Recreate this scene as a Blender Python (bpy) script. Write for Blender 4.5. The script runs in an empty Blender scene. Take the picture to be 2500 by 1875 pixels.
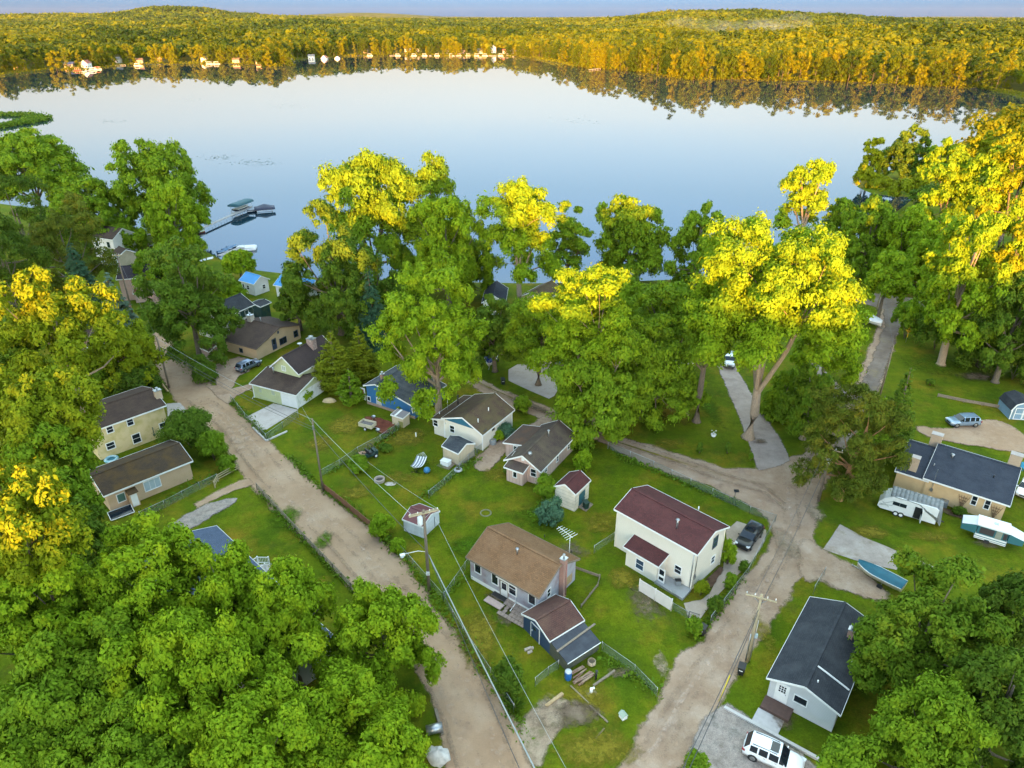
import bpy, math, random
import numpy as np
from mathutils import Vector, Matrix
SC = bpy.context.scene
COL = SC.collection
R_ = random.Random(7)
# ---------------------------------------------------------------- survey: camera 55 m up, pitched down; photo pixels -> ground points
HC = 55.0
TH = math.atan(905/1733.0)
FP = 1733.0
CT, ST = math.cos(TH), math.sin(TH)
CROPS = {'a1': (200, 600, .22604), 'a2': (500, 740, .22604), 'a3': (200, 940, .22604), 'a4': (830, 880, .22604), 'a5': (1130, 980, .22604),
         'a6': (1100, 1230, .22604), 'b1': (1450, 1150, .22604), 'b2': (1800, 1440, .22604), 'b3': (2000, 1050, .22604), 'b4': (1900, 680, .22604),
         'b5': (1150, 680, .22604), 'b6': (1550, 680, .22604), 'c1': (440, 440, .13562), 'c2': (1200, 1560, .18987), 'c3': (1760, 1700, .13562),
         'c4': (1000, 1170, .17493), 'I': (1650, 1235, .38584), 'E': (830, 620, .38584), 'Hh': (830, 1235, .38584), 'D': (0, 0, 1.1302), 'P': (0, 0, 1.0)}

def ray(k, x, y):
    ox, oy, s = CROPS[k]
    a = (ox+x*s-1250)/FP
    b = (oy+y*s-937.5)/FP
    return Vector((a, CT-b*ST, -ST-b*CT))

def G(k, x, y, z=0.0):
    r = ray(k, x, y)
    t = (z-HC)/r.z
    return Vector((r.x*t, r.y*t, z))

def atY(k, x, y, Y):
    r = ray(k, x, y)
    t = Y/r.y
    return Vector((r.x*t, Y, HC+r.z*t))

# ---------------------------------------------------------------- mesh builder
class MB:
    def __init__(s):
        s.v = []; s.f = []; s.m = []; s.sm = []
    def add(s, vs, fs, mi=0, smooth=False):
        b = len(s.v)
        s.v += [tuple(v) for v in vs]
        for f in fs:
            s.f.append(tuple(b+i for i in f)); s.m.append(mi); s.sm.append(smooth)
        return s
    def box(s, c, d, rz=0.0, mi=0, rx=0.0, ry=0.0):
        x, y, z = d[0]/2, d[1]/2, d[2]/2
        M = Matrix.Rotation(rz, 3, 'Z') @ Matrix.Rotation(ry, 3, 'Y') @ Matrix.Rotation(rx, 3, 'X')
        c = Vector(c)
        vs = [c+M @ Vector((a*x, b*y, e*z)) for a in (-1, 1) for b in (-1, 1) for e in (-1, 1)]
        return s.add(vs, [(0, 1, 3, 2), (4, 6, 7, 5), (0, 4, 5, 1), (2, 3, 7, 6), (0, 2, 6, 4), (1, 5, 7, 3)], mi)
    def bar(s, a, b, w, h=None, mi=0):
        a, b = Vector(a), Vector(b); d = b-a; L = d.length
        if L < 1e-6: return s
        h = h or w
        q = d.to_track_quat('X', 'Z').to_matrix()
        vs = [a+q @ Vector((x, y, z)) for x in (0, L) for y in (-w/2, w/2) for z in (-h/2, h/2)]
        return s.add(vs, [(0, 1, 3, 2), (4, 6, 7, 5), (0, 4, 5, 1), (2, 3, 7, 6), (0, 2, 6, 4), (1, 5, 7, 3)], mi)
    def tube(s, pts, rs, n=8, mi=0, cap=True, smooth=True):
        pts = [Vector(p) for p in pts]
        if not hasattr(rs, '__len__'): rs = [rs]*len(pts)
        vs = []; fs = []
        for i, p in enumerate(pts):
            d = (pts[min(i+1, len(pts)-1)]-pts[max(i-1, 0)])
            q = d.to_track_quat('Z', 'X').to_matrix() if d.length > 1e-9 else Matrix.Identity(3)
            for k in range(n):
                a = 2*math.pi*k/n
                vs.append(p+q @ Vector((math.cos(a)*rs[i], math.sin(a)*rs[i], 0)))
        for i in range(len(pts)-1):
            for k in range(n):
                fs.append((i*n+k, i*n+(k+1) % n, (i+1)*n+(k+1) % n, (i+1)*n+k))
        s.add(vs, fs, mi, smooth)
        if cap:
            b = len(s.v)-len(vs)
            s.f.append(tuple(b+k for k in range(n-1, -1, -1))); s.m.append(mi); s.sm.append(False)
            e = b+(len(pts)-1)*n
            s.f.append(tuple(e+k for k in range(n))); s.m.append(mi); s.sm.append(False)
        return s
    def prism(s, poly, z0, z1, mi=0):
        n = len(poly)
        vs = [(p[0], p[1], z0) for p in poly]+[(p[0], p[1], z1) for p in poly]
        fs = [tuple(range(n-1, -1, -1)), tuple(range(n, 2*n))]+[(i, (i+1) % n, n+(i+1) % n, n+i) for i in range(n)]
        return s.add(vs, fs, mi)
    def slab(s, quad, t, mi=0):
        """a quad given by 4 corners, thickened downwards along its normal"""
        q = [Vector(p) for p in quad]
        nrm = (q[1]-q[0]).cross(q[3]-q[0]).normalized()
        if nrm.z < 0: nrm = -nrm
        vs = q+[p-nrm*t for p in q]
        return s.add(vs, [(0, 1, 2, 3), (7, 6, 5, 4)]+[(i, i+4, (i+1) % 4+4, (i+1) % 4) for i in range(4)], mi)
    def lathe(s, prof, c=(0, 0, 0), n=16, mi=0, smooth=True, sx=1, sy=1):
        vs = []; fs = []
        for (r, z) in prof:
            for k in range(n):
                a = 2*math.pi*k/n
                vs.append((c[0]+math.cos(a)*r*sx, c[1]+math.sin(a)*r*sy, c[2]+z))
        for i in range(len(prof)-1):
            for k in range(n):
                fs.append((i*n+k, i*n+(k+1) % n, (i+1)*n+(k+1) % n, (i+1)*n+k))
        return s.add(vs, fs, mi, smooth)
    def build(s, name, mats, parent=None, loc=None, rz=0.0):
        used = sorted({i for f in s.f for i in f})
        if len(used) < len(s.v):
            mp_ = {o: n for n, o in enumerate(used)}; s.v = [s.v[i] for i in used]; s.f = [tuple(mp_[i] for i in f) for f in s.f]
        me = bpy.data.meshes.new(name)
        me.from_pydata(s.v, [], s.f)
        if not isinstance(mats, (list, tuple)): mats = [mats]
        for m in mats: me.materials.append(m)
        me.polygons.foreach_set('material_index', s.m)
        me.polygons.foreach_set('use_smooth', s.sm)
        me.update()
        o = bpy.data.objects.new(name, me)
        COL.objects.link(o)
        if parent: o.parent = parent
        if loc is not None: o.location = loc
        o.rotation_euler.z = rz
        return o

def np_mesh(name, V, F, mats, parent=None, smooth=False, midx=None):
    """V (n,3), F (m,k) arrays -> one mesh object"""
    me = bpy.data.meshes.new(name)
    V = np.asarray(V, np.float32); F = np.asarray(F, np.int32)
    k = F.shape[1]
    me.vertices.add(len(V)); me.vertices.foreach_set('co', V.ravel())
    me.loops.add(F.size); me.loops.foreach_set('vertex_index', F.ravel())
    me.polygons.add(len(F))
    me.polygons.foreach_set('loop_start', np.arange(0, F.size, k, dtype=np.int32))
    me.polygons.foreach_set('loop_total', np.full(len(F), k, np.int32))
    if not isinstance(mats, (list, tuple)): mats = [mats]
    for m in mats: me.materials.append(m)
    if midx is not None: me.polygons.foreach_set('material_index', np.asarray(midx, np.int32))
    me.polygons.foreach_set('use_smooth', np.full(len(F), smooth, bool))
    me.update(calc_edges=True)
    o = bpy.data.objects.new(name, me); COL.objects.link(o)
    if parent: o.parent = parent
    return o

def tag(o, label=None, cat=None, group=None, kind=None):
    if label: o['label'] = label
    if cat: o['category'] = cat
    if group: o['group'] = group
    if kind: o['kind'] = kind
    return o

def thing(name, label, cat, loc=(0, 0, 0), rz=0.0, group=None):
    o = bpy.data.objects.new(name, None); COL.objects.link(o)
    o.empty_display_size = .3
    o.location = loc; o.rotation_euler = (0, 0, rz)
    return tag(o, label, cat, group)

def copy_tree(o, parent=None):
    c = o.copy(); COL.objects.link(c)
    if parent: c.parent = parent
    for ch in list(o.children): copy_tree(ch, c)
    return c

# ---------------------------------------------------------------- materials
MATS = {}
def _new(name):
    m = bpy.data.materials.new(name); m.use_nodes = True
    nt = m.node_tree
    return m, nt, nt.nodes, nt.links, nt.nodes['Principled BSDF']

def ramp(N, stops):
    r = N.new('ShaderNodeValToRGB')
    e = r.color_ramp.elements
    e[0].position, e[0].color = stops[0][0], (*stops[0][1], 1)
    e[1].position, e[1].color = stops[-1][0], (*stops[-1][1], 1)
    for p, c in stops[1:-1]:
        x = e.new(p); x.color = (*c, 1)
    return r

def mat(name, c1, c2=None, scale=3.0, rough=.8, metal=0.0, bump=0.0, stretch=(1, 1, 1), detail=6, spec=.4, lo=.35, hi=.65, c3=None, coat=0.0):
    """noise-mottled surface of one or two tones in object space"""
    if name in MATS: return MATS[name]
    m, nt, N, L, P = _new(name)
    P.inputs['Roughness'].default_value = rough; P.inputs['Metallic'].default_value = metal
    P.inputs['Specular IOR Level'].default_value = spec
    P.inputs['Coat Weight'].default_value = coat
    if c2 is None: c2 = tuple(x*.82 for x in c1)
    tc = N.new('ShaderNodeTexCoord'); mp = N.new('ShaderNodeMapping'); mp.inputs['Scale'].default_value = stretch
    L.new(tc.outputs['Object'], mp.inputs['Vector'])
    nz = N.new('ShaderNodeTexNoise'); nz.inputs['Scale'].default_value = scale; nz.inputs['Detail'].default_value = detail
    nz.inputs['Roughness'].default_value = .6
    L.new(mp.outputs['Vector'], nz.inputs['Vector'])
    st = [(lo, c1), (hi, c2)] if c3 is None else [(lo, c1), ((lo+hi)/2, c2), (hi, c3)]
    rp = ramp(N, st); L.new(nz.outputs['Fac'], rp.inputs['Fac']); L.new(rp.outputs['Color'], P.inputs['Base Color'])
    if bump:
        b = N.new('ShaderNodeBump'); b.inputs['Strength'].default_value = bump; b.inputs['Distance'].default_value = .03
        L.new(nz.outputs['Fac'], b.inputs['Height']); L.new(b.outputs['Normal'], P.inputs['Normal'])
    MATS[name] = m
    return m

def siding(name, c, lap=.16, vertical=False, dirt=.12, dirtcol=(.12, .13, .05), rough=.6):
    """lap boards with a shadow gap, and a little grime"""
    if name in MATS: return MATS[name]
    m, nt, N, L, P = _new(name)
    P.inputs['Roughness'].default_value = rough
    tc = N.new('ShaderNodeTexCoord'); sp = N.new('ShaderNodeSeparateXYZ'); L.new(tc.outputs['Object'], sp.inputs[0])
    src = sp.outputs['Z']
    if vertical:
        ad = N.new('ShaderNodeMath'); ad.operation = 'ADD'; L.new(sp.outputs['X'], ad.inputs[0]); L.new(sp.outputs['Y'], ad.inputs[1]); src = ad.outputs[0]
    d = N.new('ShaderNodeMath'); d.operation = 'DIVIDE'; d.inputs[1].default_value = lap; L.new(src, d.inputs[0])
    fr = N.new('ShaderNodeMath'); fr.operation = 'FRACT'; L.new(d.outputs[0], fr.inputs[0])
    gap = ramp(N, [(0.0, (.55,)*3), (.10, (.62,)*3), (.16, (1,)*3), (1.0, (1,)*3)]); L.new(fr.outputs[0], gap.inputs['Fac'])
    nz = N.new('ShaderNodeTexNoise'); nz.inputs['Scale'].default_value = .9; nz.inputs['Detail'].default_value = 7; L.new(tc.outputs['Object'], nz.inputs['Vector'])
    k = ramp(N, [(.45, (0,)*3), (.75, (dirt*3,)*3)]); L.new(nz.outputs['Fac'], k.inputs['Fac'])
    mx = N.new('ShaderNodeMix'); mx.data_type = 'RGBA'; mx.inputs['A'].default_value = (*c, 1); mx.inputs['B'].default_value = (*dirtcol, 1)
    L.new(k.outputs['Color'], mx.inputs['Factor'])
    mu = N.new('ShaderNodeMix'); mu.data_type = 'RGBA'; mu.blend_type = 'MULTIPLY'; mu.inputs['Factor'].default_value = .7
    L.new(mx.outputs['Result'], mu.inputs['A']); L.new(gap.outputs['Color'], mu.inputs['B'])
    L.new(mu.outputs['Result'], P.inputs['Base Color'])
    MATS[name] = m
    return m

def shingle(name, c1, c2, c3=None, row=.17, tab=.3, patch=None, patch_amt=.5):
    """asphalt shingles: courses down the slope (object z), tabs along x, plus blotches"""
    if name in MATS: return MATS[name]
    m, nt, N, L, P = _new(name)
    P.inputs['Roughness'].default_value = .92; P.inputs['Specular IOR Level'].default_value = .25
    tc = N.new('ShaderNodeTexCoord'); sp = N.new('ShaderNodeSeparateXYZ'); L.new(tc.outputs['Object'], sp.inputs[0])
    ab = N.new('ShaderNodeMath'); ab.operation = 'ABSOLUTE'; L.new(sp.outputs['Y'], ab.inputs[0])
    ml = N.new('ShaderNodeMath'); ml.operation = 'MULTIPLY_ADD'; ml.inputs[1].default_value = 1.05; ml.inputs[2].default_value = 50; L.new(ab.outputs[0], ml.inputs[0])
    cb = N.new('ShaderNodeCombineXYZ'); L.new(sp.outputs['X'], cb.inputs[0]); L.new(ml.outputs[0], cb.inputs[1])
    br = N.new('ShaderNodeTexBrick'); br.inputs['Scale'].default_value = 1; br.inputs['Brick Width'].default_value = tab; br.inputs['Row Height'].default_value = row
    br.inputs['Mortar Size'].default_value = .014; br.inputs['Mortar Smooth'].default_value = .3
    br.inputs['Color1'].default_value = (*c1, 1); br.inputs['Color2'].default_value = (*c2, 1)
    br.inputs['Mortar'].default_value = (*[x*.55 for x in c1], 1)
    L.new(cb.outputs[0], br.inputs['Vector'])
    nz = N.new('ShaderNodeTexNoise'); nz.inputs['Scale'].default_value = 9; nz.inputs['Detail'].default_value = 8; nz.inputs['Roughness'].default_value = .75
    L.new(tc.outputs['Object'], nz.inputs['Vector'])
    gr = ramp(N, [(.3, (.62,)*3), (.7, (1.3,)*3)]); L.new(nz.outputs['Fac'], gr.inputs['Fac'])
    mu = N.new('ShaderNodeMix'); mu.data_type = 'RGBA'; mu.blend_type = 'MULTIPLY'; mu.inputs['Factor'].default_value = .8
    L.new(br.outputs['Color'], mu.inputs['A']); L.new(gr.outputs['Color'], mu.inputs['B'])
    n2 = N.new('ShaderNodeTexNoise'); n2.inputs['Scale'].default_value = .55; n2.inputs['Detail'].default_value = 8; n2.inputs['Roughness'].default_value = .65
    L.new(tc.outputs['Object'], n2.inputs['Vector'])
    k = ramp(N, [(.42, (0,)*3), (.66, (patch_amt,)*3)]); L.new(n2.outputs['Fac'], k.inputs['Fac'])
    mx = N.new('ShaderNodeMix'); mx.data_type = 'RGBA'; mx.inputs['B'].default_value = (*(patch or c3 or [x*1.5 for x in c1]), 1)
    L.new(mu.outputs['Result'], mx.inputs['A']); L.new(k.outputs['Color'], mx.inputs['Factor'])
    L.new(mx.outputs['Result'], P.inputs['Base Color'])
    b = N.new('ShaderNodeBump'); b.inputs['Strength'].default_value = .5; b.inputs['Distance'].default_value = .03
    L.new(br.outputs['Fac'], b.inputs['Height']); b.invert = True; L.new(b.outputs['Normal'], P.inputs['Normal'])
    MATS[name] = m
    return m

def brick(name, c1, c2, mortar, w=.24, h=.08):
    if name in MATS: return MATS[name]
    m, nt, N, L, P = _new(name)
    P.inputs['Roughness'].default_value = .9
    tc = N.new('ShaderNodeTexCoord'); sp = N.new('ShaderNodeSeparateXYZ'); L.new(tc.outputs['Object'], sp.inputs[0])
    ad = N.new('ShaderNodeMath'); ad.operation = 'ADD'; L.new(sp.outputs['X'], ad.inputs[0]); L.new(sp.outputs['Y'], ad.inputs[1])
    cb = N.new('ShaderNodeCombineXYZ'); L.new(ad.outputs[0], cb.inputs[0]); L.new(sp.outputs['Z'], cb.inputs[1])
    br = N.new('ShaderNodeTexBrick'); br.inputs['Scale'].default_value = 1; br.inputs['Brick Width'].default_value = w; br.inputs['Row Height'].default_value = h
    br.inputs['Mortar Size'].default_value = .012
    br.inputs['Color1'].default_value = (*c1, 1); br.inputs['Color2'].default_value = (*c2, 1); br.inputs['Mortar'].default_value = (*mortar, 1)
    L.new(cb.outputs[0], br.inputs['Vector']); L.new(br.outputs['Color'], P.inputs['Base Color'])
    MATS[name] = m
    return m

def leaf(name, c, var=.35, trans=.13, hue=None, hue_scale=.35):
    """leaf surface: tone varies over the crown and from tree to tree, a little light passes through"""
    if name in MATS: return MATS[name]
    m, nt, N, L, P = _new(name)
    N.remove(P)
    out = N['Material Output']
    tc = N.new('ShaderNodeTexCoord')
    nz = N.new('ShaderNodeTexNoise'); nz.inputs['Scale'].default_value = hue_scale; nz.inputs['Detail'].default_value = 6; nz.inputs['Roughness'].default_value = .7
    L.new(tc.outputs['Object'], nz.inputs['Vector'])
    h = hue or (c[0]*1.45, c[1]*1.12, c[2]*.9)
    rp = ramp(N, [(.30, tuple(x*(1-var) for x in c)), (.5, c), (.72, h)]); L.new(nz.outputs['Fac'], rp.inputs['Fac'])
    d = N.new('ShaderNodeBsdfPrincipled'); d.inputs['Roughness'].default_value = .7; d.inputs['Specular IOR Level'].default_value = .06
    L.new(rp.outputs['Color'], d.inputs['Base Color'])
    t = N.new('ShaderNodeBsdfTranslucent')
    tm = N.new('ShaderNodeMix'); tm.data_type = 'RGBA'; tm.blend_type = 'MULTIPLY'; tm.inputs['Factor'].default_value = 1
    L.new(rp.outputs['Color'], tm.inputs['A']); tm.inputs['B'].default_value = (1.5, 1.6, .7, 1)
    L.new(tm.outputs['Result'], t.inputs['Color'])
    mx = N.new('ShaderNodeMixShader'); mx.inputs[0].default_value = trans
    L.new(d.outputs[0], mx.inputs[1]); L.new(t.outputs[0], mx.inputs[2]); L.new(mx.outputs[0], out.inputs['Surface'])
    MATS[name] = m
    return m

def ground_mat(name, cols, scale=.25, fine=6.0, rough=.95, fine_amt=.35, patch=None, patch_scale=.12, patch_lo=.5, patch_hi=.68, bump=.4, patch2=None):
    """lawn or earth in world-size metres: broad tone, fine grain, and worn patches"""
    if name in MATS: return MATS[name]
    m, nt, N, L, P = _new(name)
    P.inputs['Roughness'].default_value = rough; P.inputs['Specular IOR Level'].default_value = .06
    tc = N.new('ShaderNodeTexCoord')
    def noise(sc, det=6, ro=.65):
        n = N.new('ShaderNodeTexNoise'); n.inputs['Scale'].default_value = sc; n.inputs['Detail'].default_value = det; n.inputs['Roughness'].default_value = ro
        L.new(tc.outputs['Object'], n.inputs['Vector']); return n
    a = noise(scale, 5); rp = ramp(N, [(.32+.36*i/(len(cols)-1), c) for i, c in enumerate(cols)]); L.new(a.outputs['Fac'], rp.inputs['Fac'])
    cur = rp.outputs['Color']
    def mixin(cur, col, sc, lo, hi, amt=1.0):
        n = noise(sc, 9, .72)
        k = ramp(N, [(lo, (0,)*3), (hi, (amt,)*3)]); L.new(n.outputs['Fac'], k.inputs['Fac'])
        x = N.new('ShaderNodeMix'); x.data_type = 'RGBA'; x.inputs['B'].default_value = (*col, 1)
        L.new(k.outputs['Color'], x.inputs['Factor']); L.new(cur, x.inputs['A']); return x.outputs['Result']
    if patch: cur = mixin(cur, patch, patch_scale, patch_lo, patch_hi)
    if patch2: cur = mixin(cur, patch2, patch_scale*2.7, patch_lo+.02, patch_hi+.04, .8)
    g_ = noise(1.15, 7, .75); gr_ = ramp(N, [(.28, (1-fine_amt*.6,)*3), (.72, (1+fine_amt*.5,)*3)]); L.new(g_.outputs['Fac'], gr_.inputs['Fac'])
    m0 = N.new('ShaderNodeMix'); m0.data_type = 'RGBA'; m0.blend_type = 'MULTIPLY'; m0.inputs['Factor'].default_value = 1; L.new(cur, m0.inputs['A']); L.new(gr_.outputs['Color'], m0.inputs['B']); cur = m0.outputs['Result']
    f = noise(fine, 8, .8); fr = ramp(N, [(.25, (1-fine_amt,)*3), (.75, (1+fine_amt,)*3)]); L.new(f.outputs['Fac'], fr.inputs['Fac'])
    mu = N.new('ShaderNodeMix'); mu.data_type = 'RGBA'; mu.blend_type = 'MULTIPLY'; mu.inputs['Factor'].default_value = 1
    L.new(cur, mu.inputs['A']); L.new(fr.outputs['Color'], mu.inputs['B']); L.new(mu.outputs['Result'], P.inputs['Base Color'])
    if bump:
        b = N.new('ShaderNodeBump'); b.inputs['Strength'].default_value = bump; b.inputs['Distance'].default_value = .08
        L.new(f.outputs['Fac'], b.inputs['Height']); L.new(b.outputs['Normal'], P.inputs['Normal'])
    MATS[name] = m
    return m

def glass(name='window_glass', c=(.012, .018, .026), rough=.06):
    if name in MATS: return MATS[name]
    m, nt, N, L, P = _new(name)
    P.inputs['Base Color'].default_value = (*c, 1); P.inputs['Roughness'].default_value = rough; P.inputs['Specular IOR Level'].default_value = .6
    MATS[name] = m
    return m

def plain(name, c, rough=.5, metal=0.0, coat=0.0):
    return mat(name, c, tuple(x*.9 for x in c), 1.5, rough, metal, coat=coat)

def netting(name, c=(.25, .28, .27), see=.72):
    """woven wire seen from far: mostly see-through"""
    if name in MATS: return MATS[name]
    m, nt, N, L, P = _new(name)
    P.inputs['Base Color'].default_value = (*c, 1); P.inputs['Roughness'].default_value = .5; P.inputs['Metallic'].default_value = .3
    t = N.new('ShaderNodeBsdfTransparent'); mx = N.new('ShaderNodeMixShader'); mx.inputs[0].default_value = 1-see
    L.new(t.outputs[0], mx.inputs[1]); L.new(P.outputs[0], mx.inputs[2]); L.new(mx.outputs[0], N['Material Output'].inputs['Surface'])
    MATS[name] = m
    return m
# ================================================================ light, sky, camera
SUN_EL, SUN_AZ = math.radians(5.2), math.radians(5)      # light travels towards (+sin az, +cos az)
LDIR = Vector((math.sin(SUN_AZ)*math.cos(SUN_EL), math.cos(SUN_AZ)*math.cos(SUN_EL), -math.sin(SUN_EL)))
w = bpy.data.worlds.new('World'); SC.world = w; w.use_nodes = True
WN, WL = w.node_tree.nodes, w.node_tree.links
sky = WN.new('ShaderNodeTexSky'); sky.sky_type = 'NISHITA'; sky.sun_disc = False
sky.sun_elevation = SUN_EL; sky.sun_rotation = math.pi+SUN_AZ
sky.altitude = 280; sky.air_density = 1.0; sky.dust_density = .6; sky.ozone_density = 1.0
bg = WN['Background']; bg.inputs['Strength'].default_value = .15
# on the side away from the sun the low sky is the earth's own shadow: dim blue, then pale; overhead an added warm-white boost lifts the shaded ground
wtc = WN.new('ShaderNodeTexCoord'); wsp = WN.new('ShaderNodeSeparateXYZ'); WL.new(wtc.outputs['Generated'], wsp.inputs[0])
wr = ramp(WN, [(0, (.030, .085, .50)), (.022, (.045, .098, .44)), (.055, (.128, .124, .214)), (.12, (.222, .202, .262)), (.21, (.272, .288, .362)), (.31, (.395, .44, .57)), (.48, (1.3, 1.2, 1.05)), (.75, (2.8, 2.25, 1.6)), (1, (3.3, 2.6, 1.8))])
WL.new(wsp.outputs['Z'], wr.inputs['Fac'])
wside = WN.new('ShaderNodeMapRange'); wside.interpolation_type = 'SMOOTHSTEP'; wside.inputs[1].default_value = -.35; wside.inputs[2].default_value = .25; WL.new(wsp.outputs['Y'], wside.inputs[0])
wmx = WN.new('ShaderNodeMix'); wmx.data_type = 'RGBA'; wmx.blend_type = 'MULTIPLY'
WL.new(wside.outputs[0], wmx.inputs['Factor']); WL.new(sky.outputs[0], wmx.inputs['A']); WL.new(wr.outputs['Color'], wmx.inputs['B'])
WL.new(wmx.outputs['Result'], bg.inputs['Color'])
sl = bpy.data.lights.new('sun', 'SUN'); sl.energy = 2.4; sl.angle = math.radians(.5); sl.color = (1, .455, .12)
so = bpy.data.objects.new('sun', sl); COL.objects.link(so)
so.rotation_euler = (-LDIR).to_track_quat('Z', 'Y').to_euler(); so.location = (0, -60, 80)
cd = bpy.data.cameras.new('camera'); cam = bpy.data.objects.new('camera', cd); COL.objects.link(cam)
cam.location = (0, 0, HC); cam.rotation_euler = (math.pi/2-TH, 0, 0)
cd.sensor_width = 36; cd.lens = FP/2500*36; cd.clip_start = .5; cd.clip_end = 60000
SC.camera = cam
vs = SC.view_settings
vs.view_transform = 'Standard'; vs.look = 'None'; vs.exposure = 3.5; vs.gamma = 1
SC.cycles.max_bounces = 6; SC.cycles.diffuse_bounces = 3; SC.cycles.glossy_bounces = 3; SC.cycles.transparent_max_bounces = 12
SC.cycles.transmission_bounces = 2; SC.cycles.volume_bounces = 0
SC.cycles.use_denoising = True
SC.cycles.sample_clamp_indirect = 6

# ================================================================ lake outline and the ground sheet
WZ = -.6
LAKE_D = [(-400, 175), (0, 163), (61, 156), (130, 149), (165, 152), (273, 141), (375, 139), (478, 138), (597, 144), (622, 139), (628, 131), (752, 121), (854, 119), (973, 121.5),
          (1076, 120.5), (1151, 126), (1246, 144), (1280, 149), (1359, 153), (1434, 165), (1486, 172), (1596, 173), (1829, 178), (2006, 187), (2126, 193),
          (2177, 206), (2240, 222), (2330, 236), (2300, 262), (2212, 276), (2110, 296), (2020, 330), (1950, 362), (1868, 384), (1850, 402), (1878, 417), (1930, 424), (1976, 426),
          (1950, 448), (1905, 478), (1860, 520), (1800, 552), (1700, 585), (1560, 600), (1379, 607), (1250, 611), (1130, 612), (930, 608), (700, 602), (620, 592), (546, 583), (480, 562),
          (400, 520), (280, 490), (160, 462), (0, 440), (-200, 420), (-500, 390), (-900, 330), (-900, 220)]
LAKE = np.array([G('D', x, y, WZ)[:2] for x, y in LAKE_D])

def in_poly(P, poly):
    x, y = P[:, 0], P[:, 1]; c = np.zeros(len(P), bool)
    n = len(poly)
    for i in range(n):
        x0, y0 = poly[i]; x1, y1 = poly[(i+1) % n]
        t = ((y0 > y) != (y1 > y))
        c ^= t & (x < (x1-x0)*(y-y0)/(y1-y0+1e-12)+x0)
    return c

def dist_poly(P, poly):
    d = np.full(len(P), 1e9); n = len(poly)
    for i in range(n):
        a = poly[i]; b = poly[(i+1) % n]; ab = b-a
        t = np.clip(((P-a)@ab)/(ab@ab+1e-12), 0, 1)
        d = np.minimum(d, np.hypot(*(P-(a+t[:, None]*ab)).T))
    return d

def far_rise(x, y):
    """gentle rise of the country beyond the lake, with its wooded hills"""
    z = np.zeros_like(x)
    def hump(cx, cy, sx, sy, h):
        return h*np.exp(-((x-cx)/sx)**2-((y-cy)/sy)**2)
    z += hump(-2020, 4700, 330, 500, 56)+hump(-1500, 4900, 700, 400, 24)+hump(-2900, 5200, 900, 500, 30)
    z += hump(-1650, 9000, 900, 500, 62)+hump(-3300, 8200, 900, 500, 60)
    z += hump(620, 2700, 420, 500, 38)+hump(1050, 3000, 500, 500, 26)
    z += hump(-700, 2300, 500, 300, 18)+hump(470, 1060, 240, 150, 19)+hump(760, 900, 240, 150, 24)+hump(240, 1330, 200, 120, 12)+hump(-500, 1240, 330, 110, 15)+hump(-60, 1500, 260, 120, 12)
    z += 5*np.sin(x*.0021+1)*np.sin(y*.0017)*np.clip((y-1300)/800, 0, 1)
    return z

SA, CA = math.sin(SUN_AZ), math.cos(SUN_AZ)
def ridge(x, y):
    """the wooded rise behind the viewpoint that still hides the low sun from the village"""
    s = y*CA+x*SA; p = x*CA-y*SA
    prof = np.interp(p, [-600, -300, -180, -125, -102, -85, -70, -63, -52, -47, -43, -38, -34, -30, -26, -17, -13, -9, 2, 27, 55, 70, 110, 300, 600], [38, 46, 49, 47, 46, 36, 31, 30, 29.5, 29, 27, 22, 26, 38, 42, 42, 31, 29, 31, 32.5, 31, 30, 26.5, 24, 18])
    return (prof)*np.clip((-s-110)/90, 0, 1)**.8*np.clip((y+520)/60, 0, 1)

def ground_z(x, y):
    x = np.asarray(x, float); y = np.asarray(y, float)
    P = np.stack([x.ravel(), y.ravel()], 1)
    ins = in_poly(P, LAKE); d = dist_poly(P, LAKE)
    z = np.where(ins, np.maximum(-4.0, -.6-.25*d), np.minimum(0, -.6+.30*d))
    far = (P[:, 1] > 430)
    z = np.where(~ins, z+far_rise(P[:, 0], P[:, 1])*np.clip(d/120, 0, 1)*far, z)
    z = z+np.where(P[:, 1] < 0, ridge(P[:, 0], P[:, 1]), 0)
    return z.reshape(x.shape)

rows = np.concatenate([np.linspace(-520, 20, 60)[:-1], np.linspace(20, 250, 140)[:-1], np.geomspace(250, 14000, 190)])
us = np.linspace(-1, 1, 281)
GX = us[None, :]*(140+.98*np.maximum(rows, 0))[:, None]*1.02
GX = np.where(rows[:, None] < 0, us[None, :]*(140+np.minimum(-rows, 420)[:, None]*.9)*1.02, GX)
GY = np.repeat(rows[:, None], len(us), 1)
GZ = ground_z(GX, GY)
nr, nc = GX.shape
idx = np.arange(nr*nc).reshape(nr, nc)
FQ = np.stack([idx[:-1, :-1], idx[:-1, 1:], idx[1:, 1:], idx[1:, :-1]], -1).reshape(-1, 4)
cy_ = (GY[:-1, :-1]+GY[1:, 1:]).ravel()/2
grass = ground_mat('grass', [(.044, .079, .0035), (.078, .110, .004), (.118, .134, .006)], scale=.16, fine=5, patch=(.185, .125, .012), patch_scale=.13, patch_lo=.50, patch_hi=.72, fine_amt=.5, patch2=(.055, .062, .010))
forest_floor = ground_mat('forest_floor', [(.05, .055, .008), (.09, .085, .012), (.13, .11, .02)], scale=.02, fine=.12, patch=(.15, .12, .02), patch_scale=.004, bump=.2)
bed = mat('lake_bed', (.03, .035, .025), rough=1)
mi = np.where(cy_ > 460, 1, 0)
zc_ = (GZ[:-1, :-1]+GZ[1:, 1:]).ravel()/2
mi = np.where(zc_ < -1.2, 2, mi)
gnd = np_mesh('ground', np.stack([GX, GY, GZ], -1).reshape(-1, 3), FQ, [grass, forest_floor, bed], smooth=True, midx=mi)
tag(gnd, kind='structure')

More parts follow.
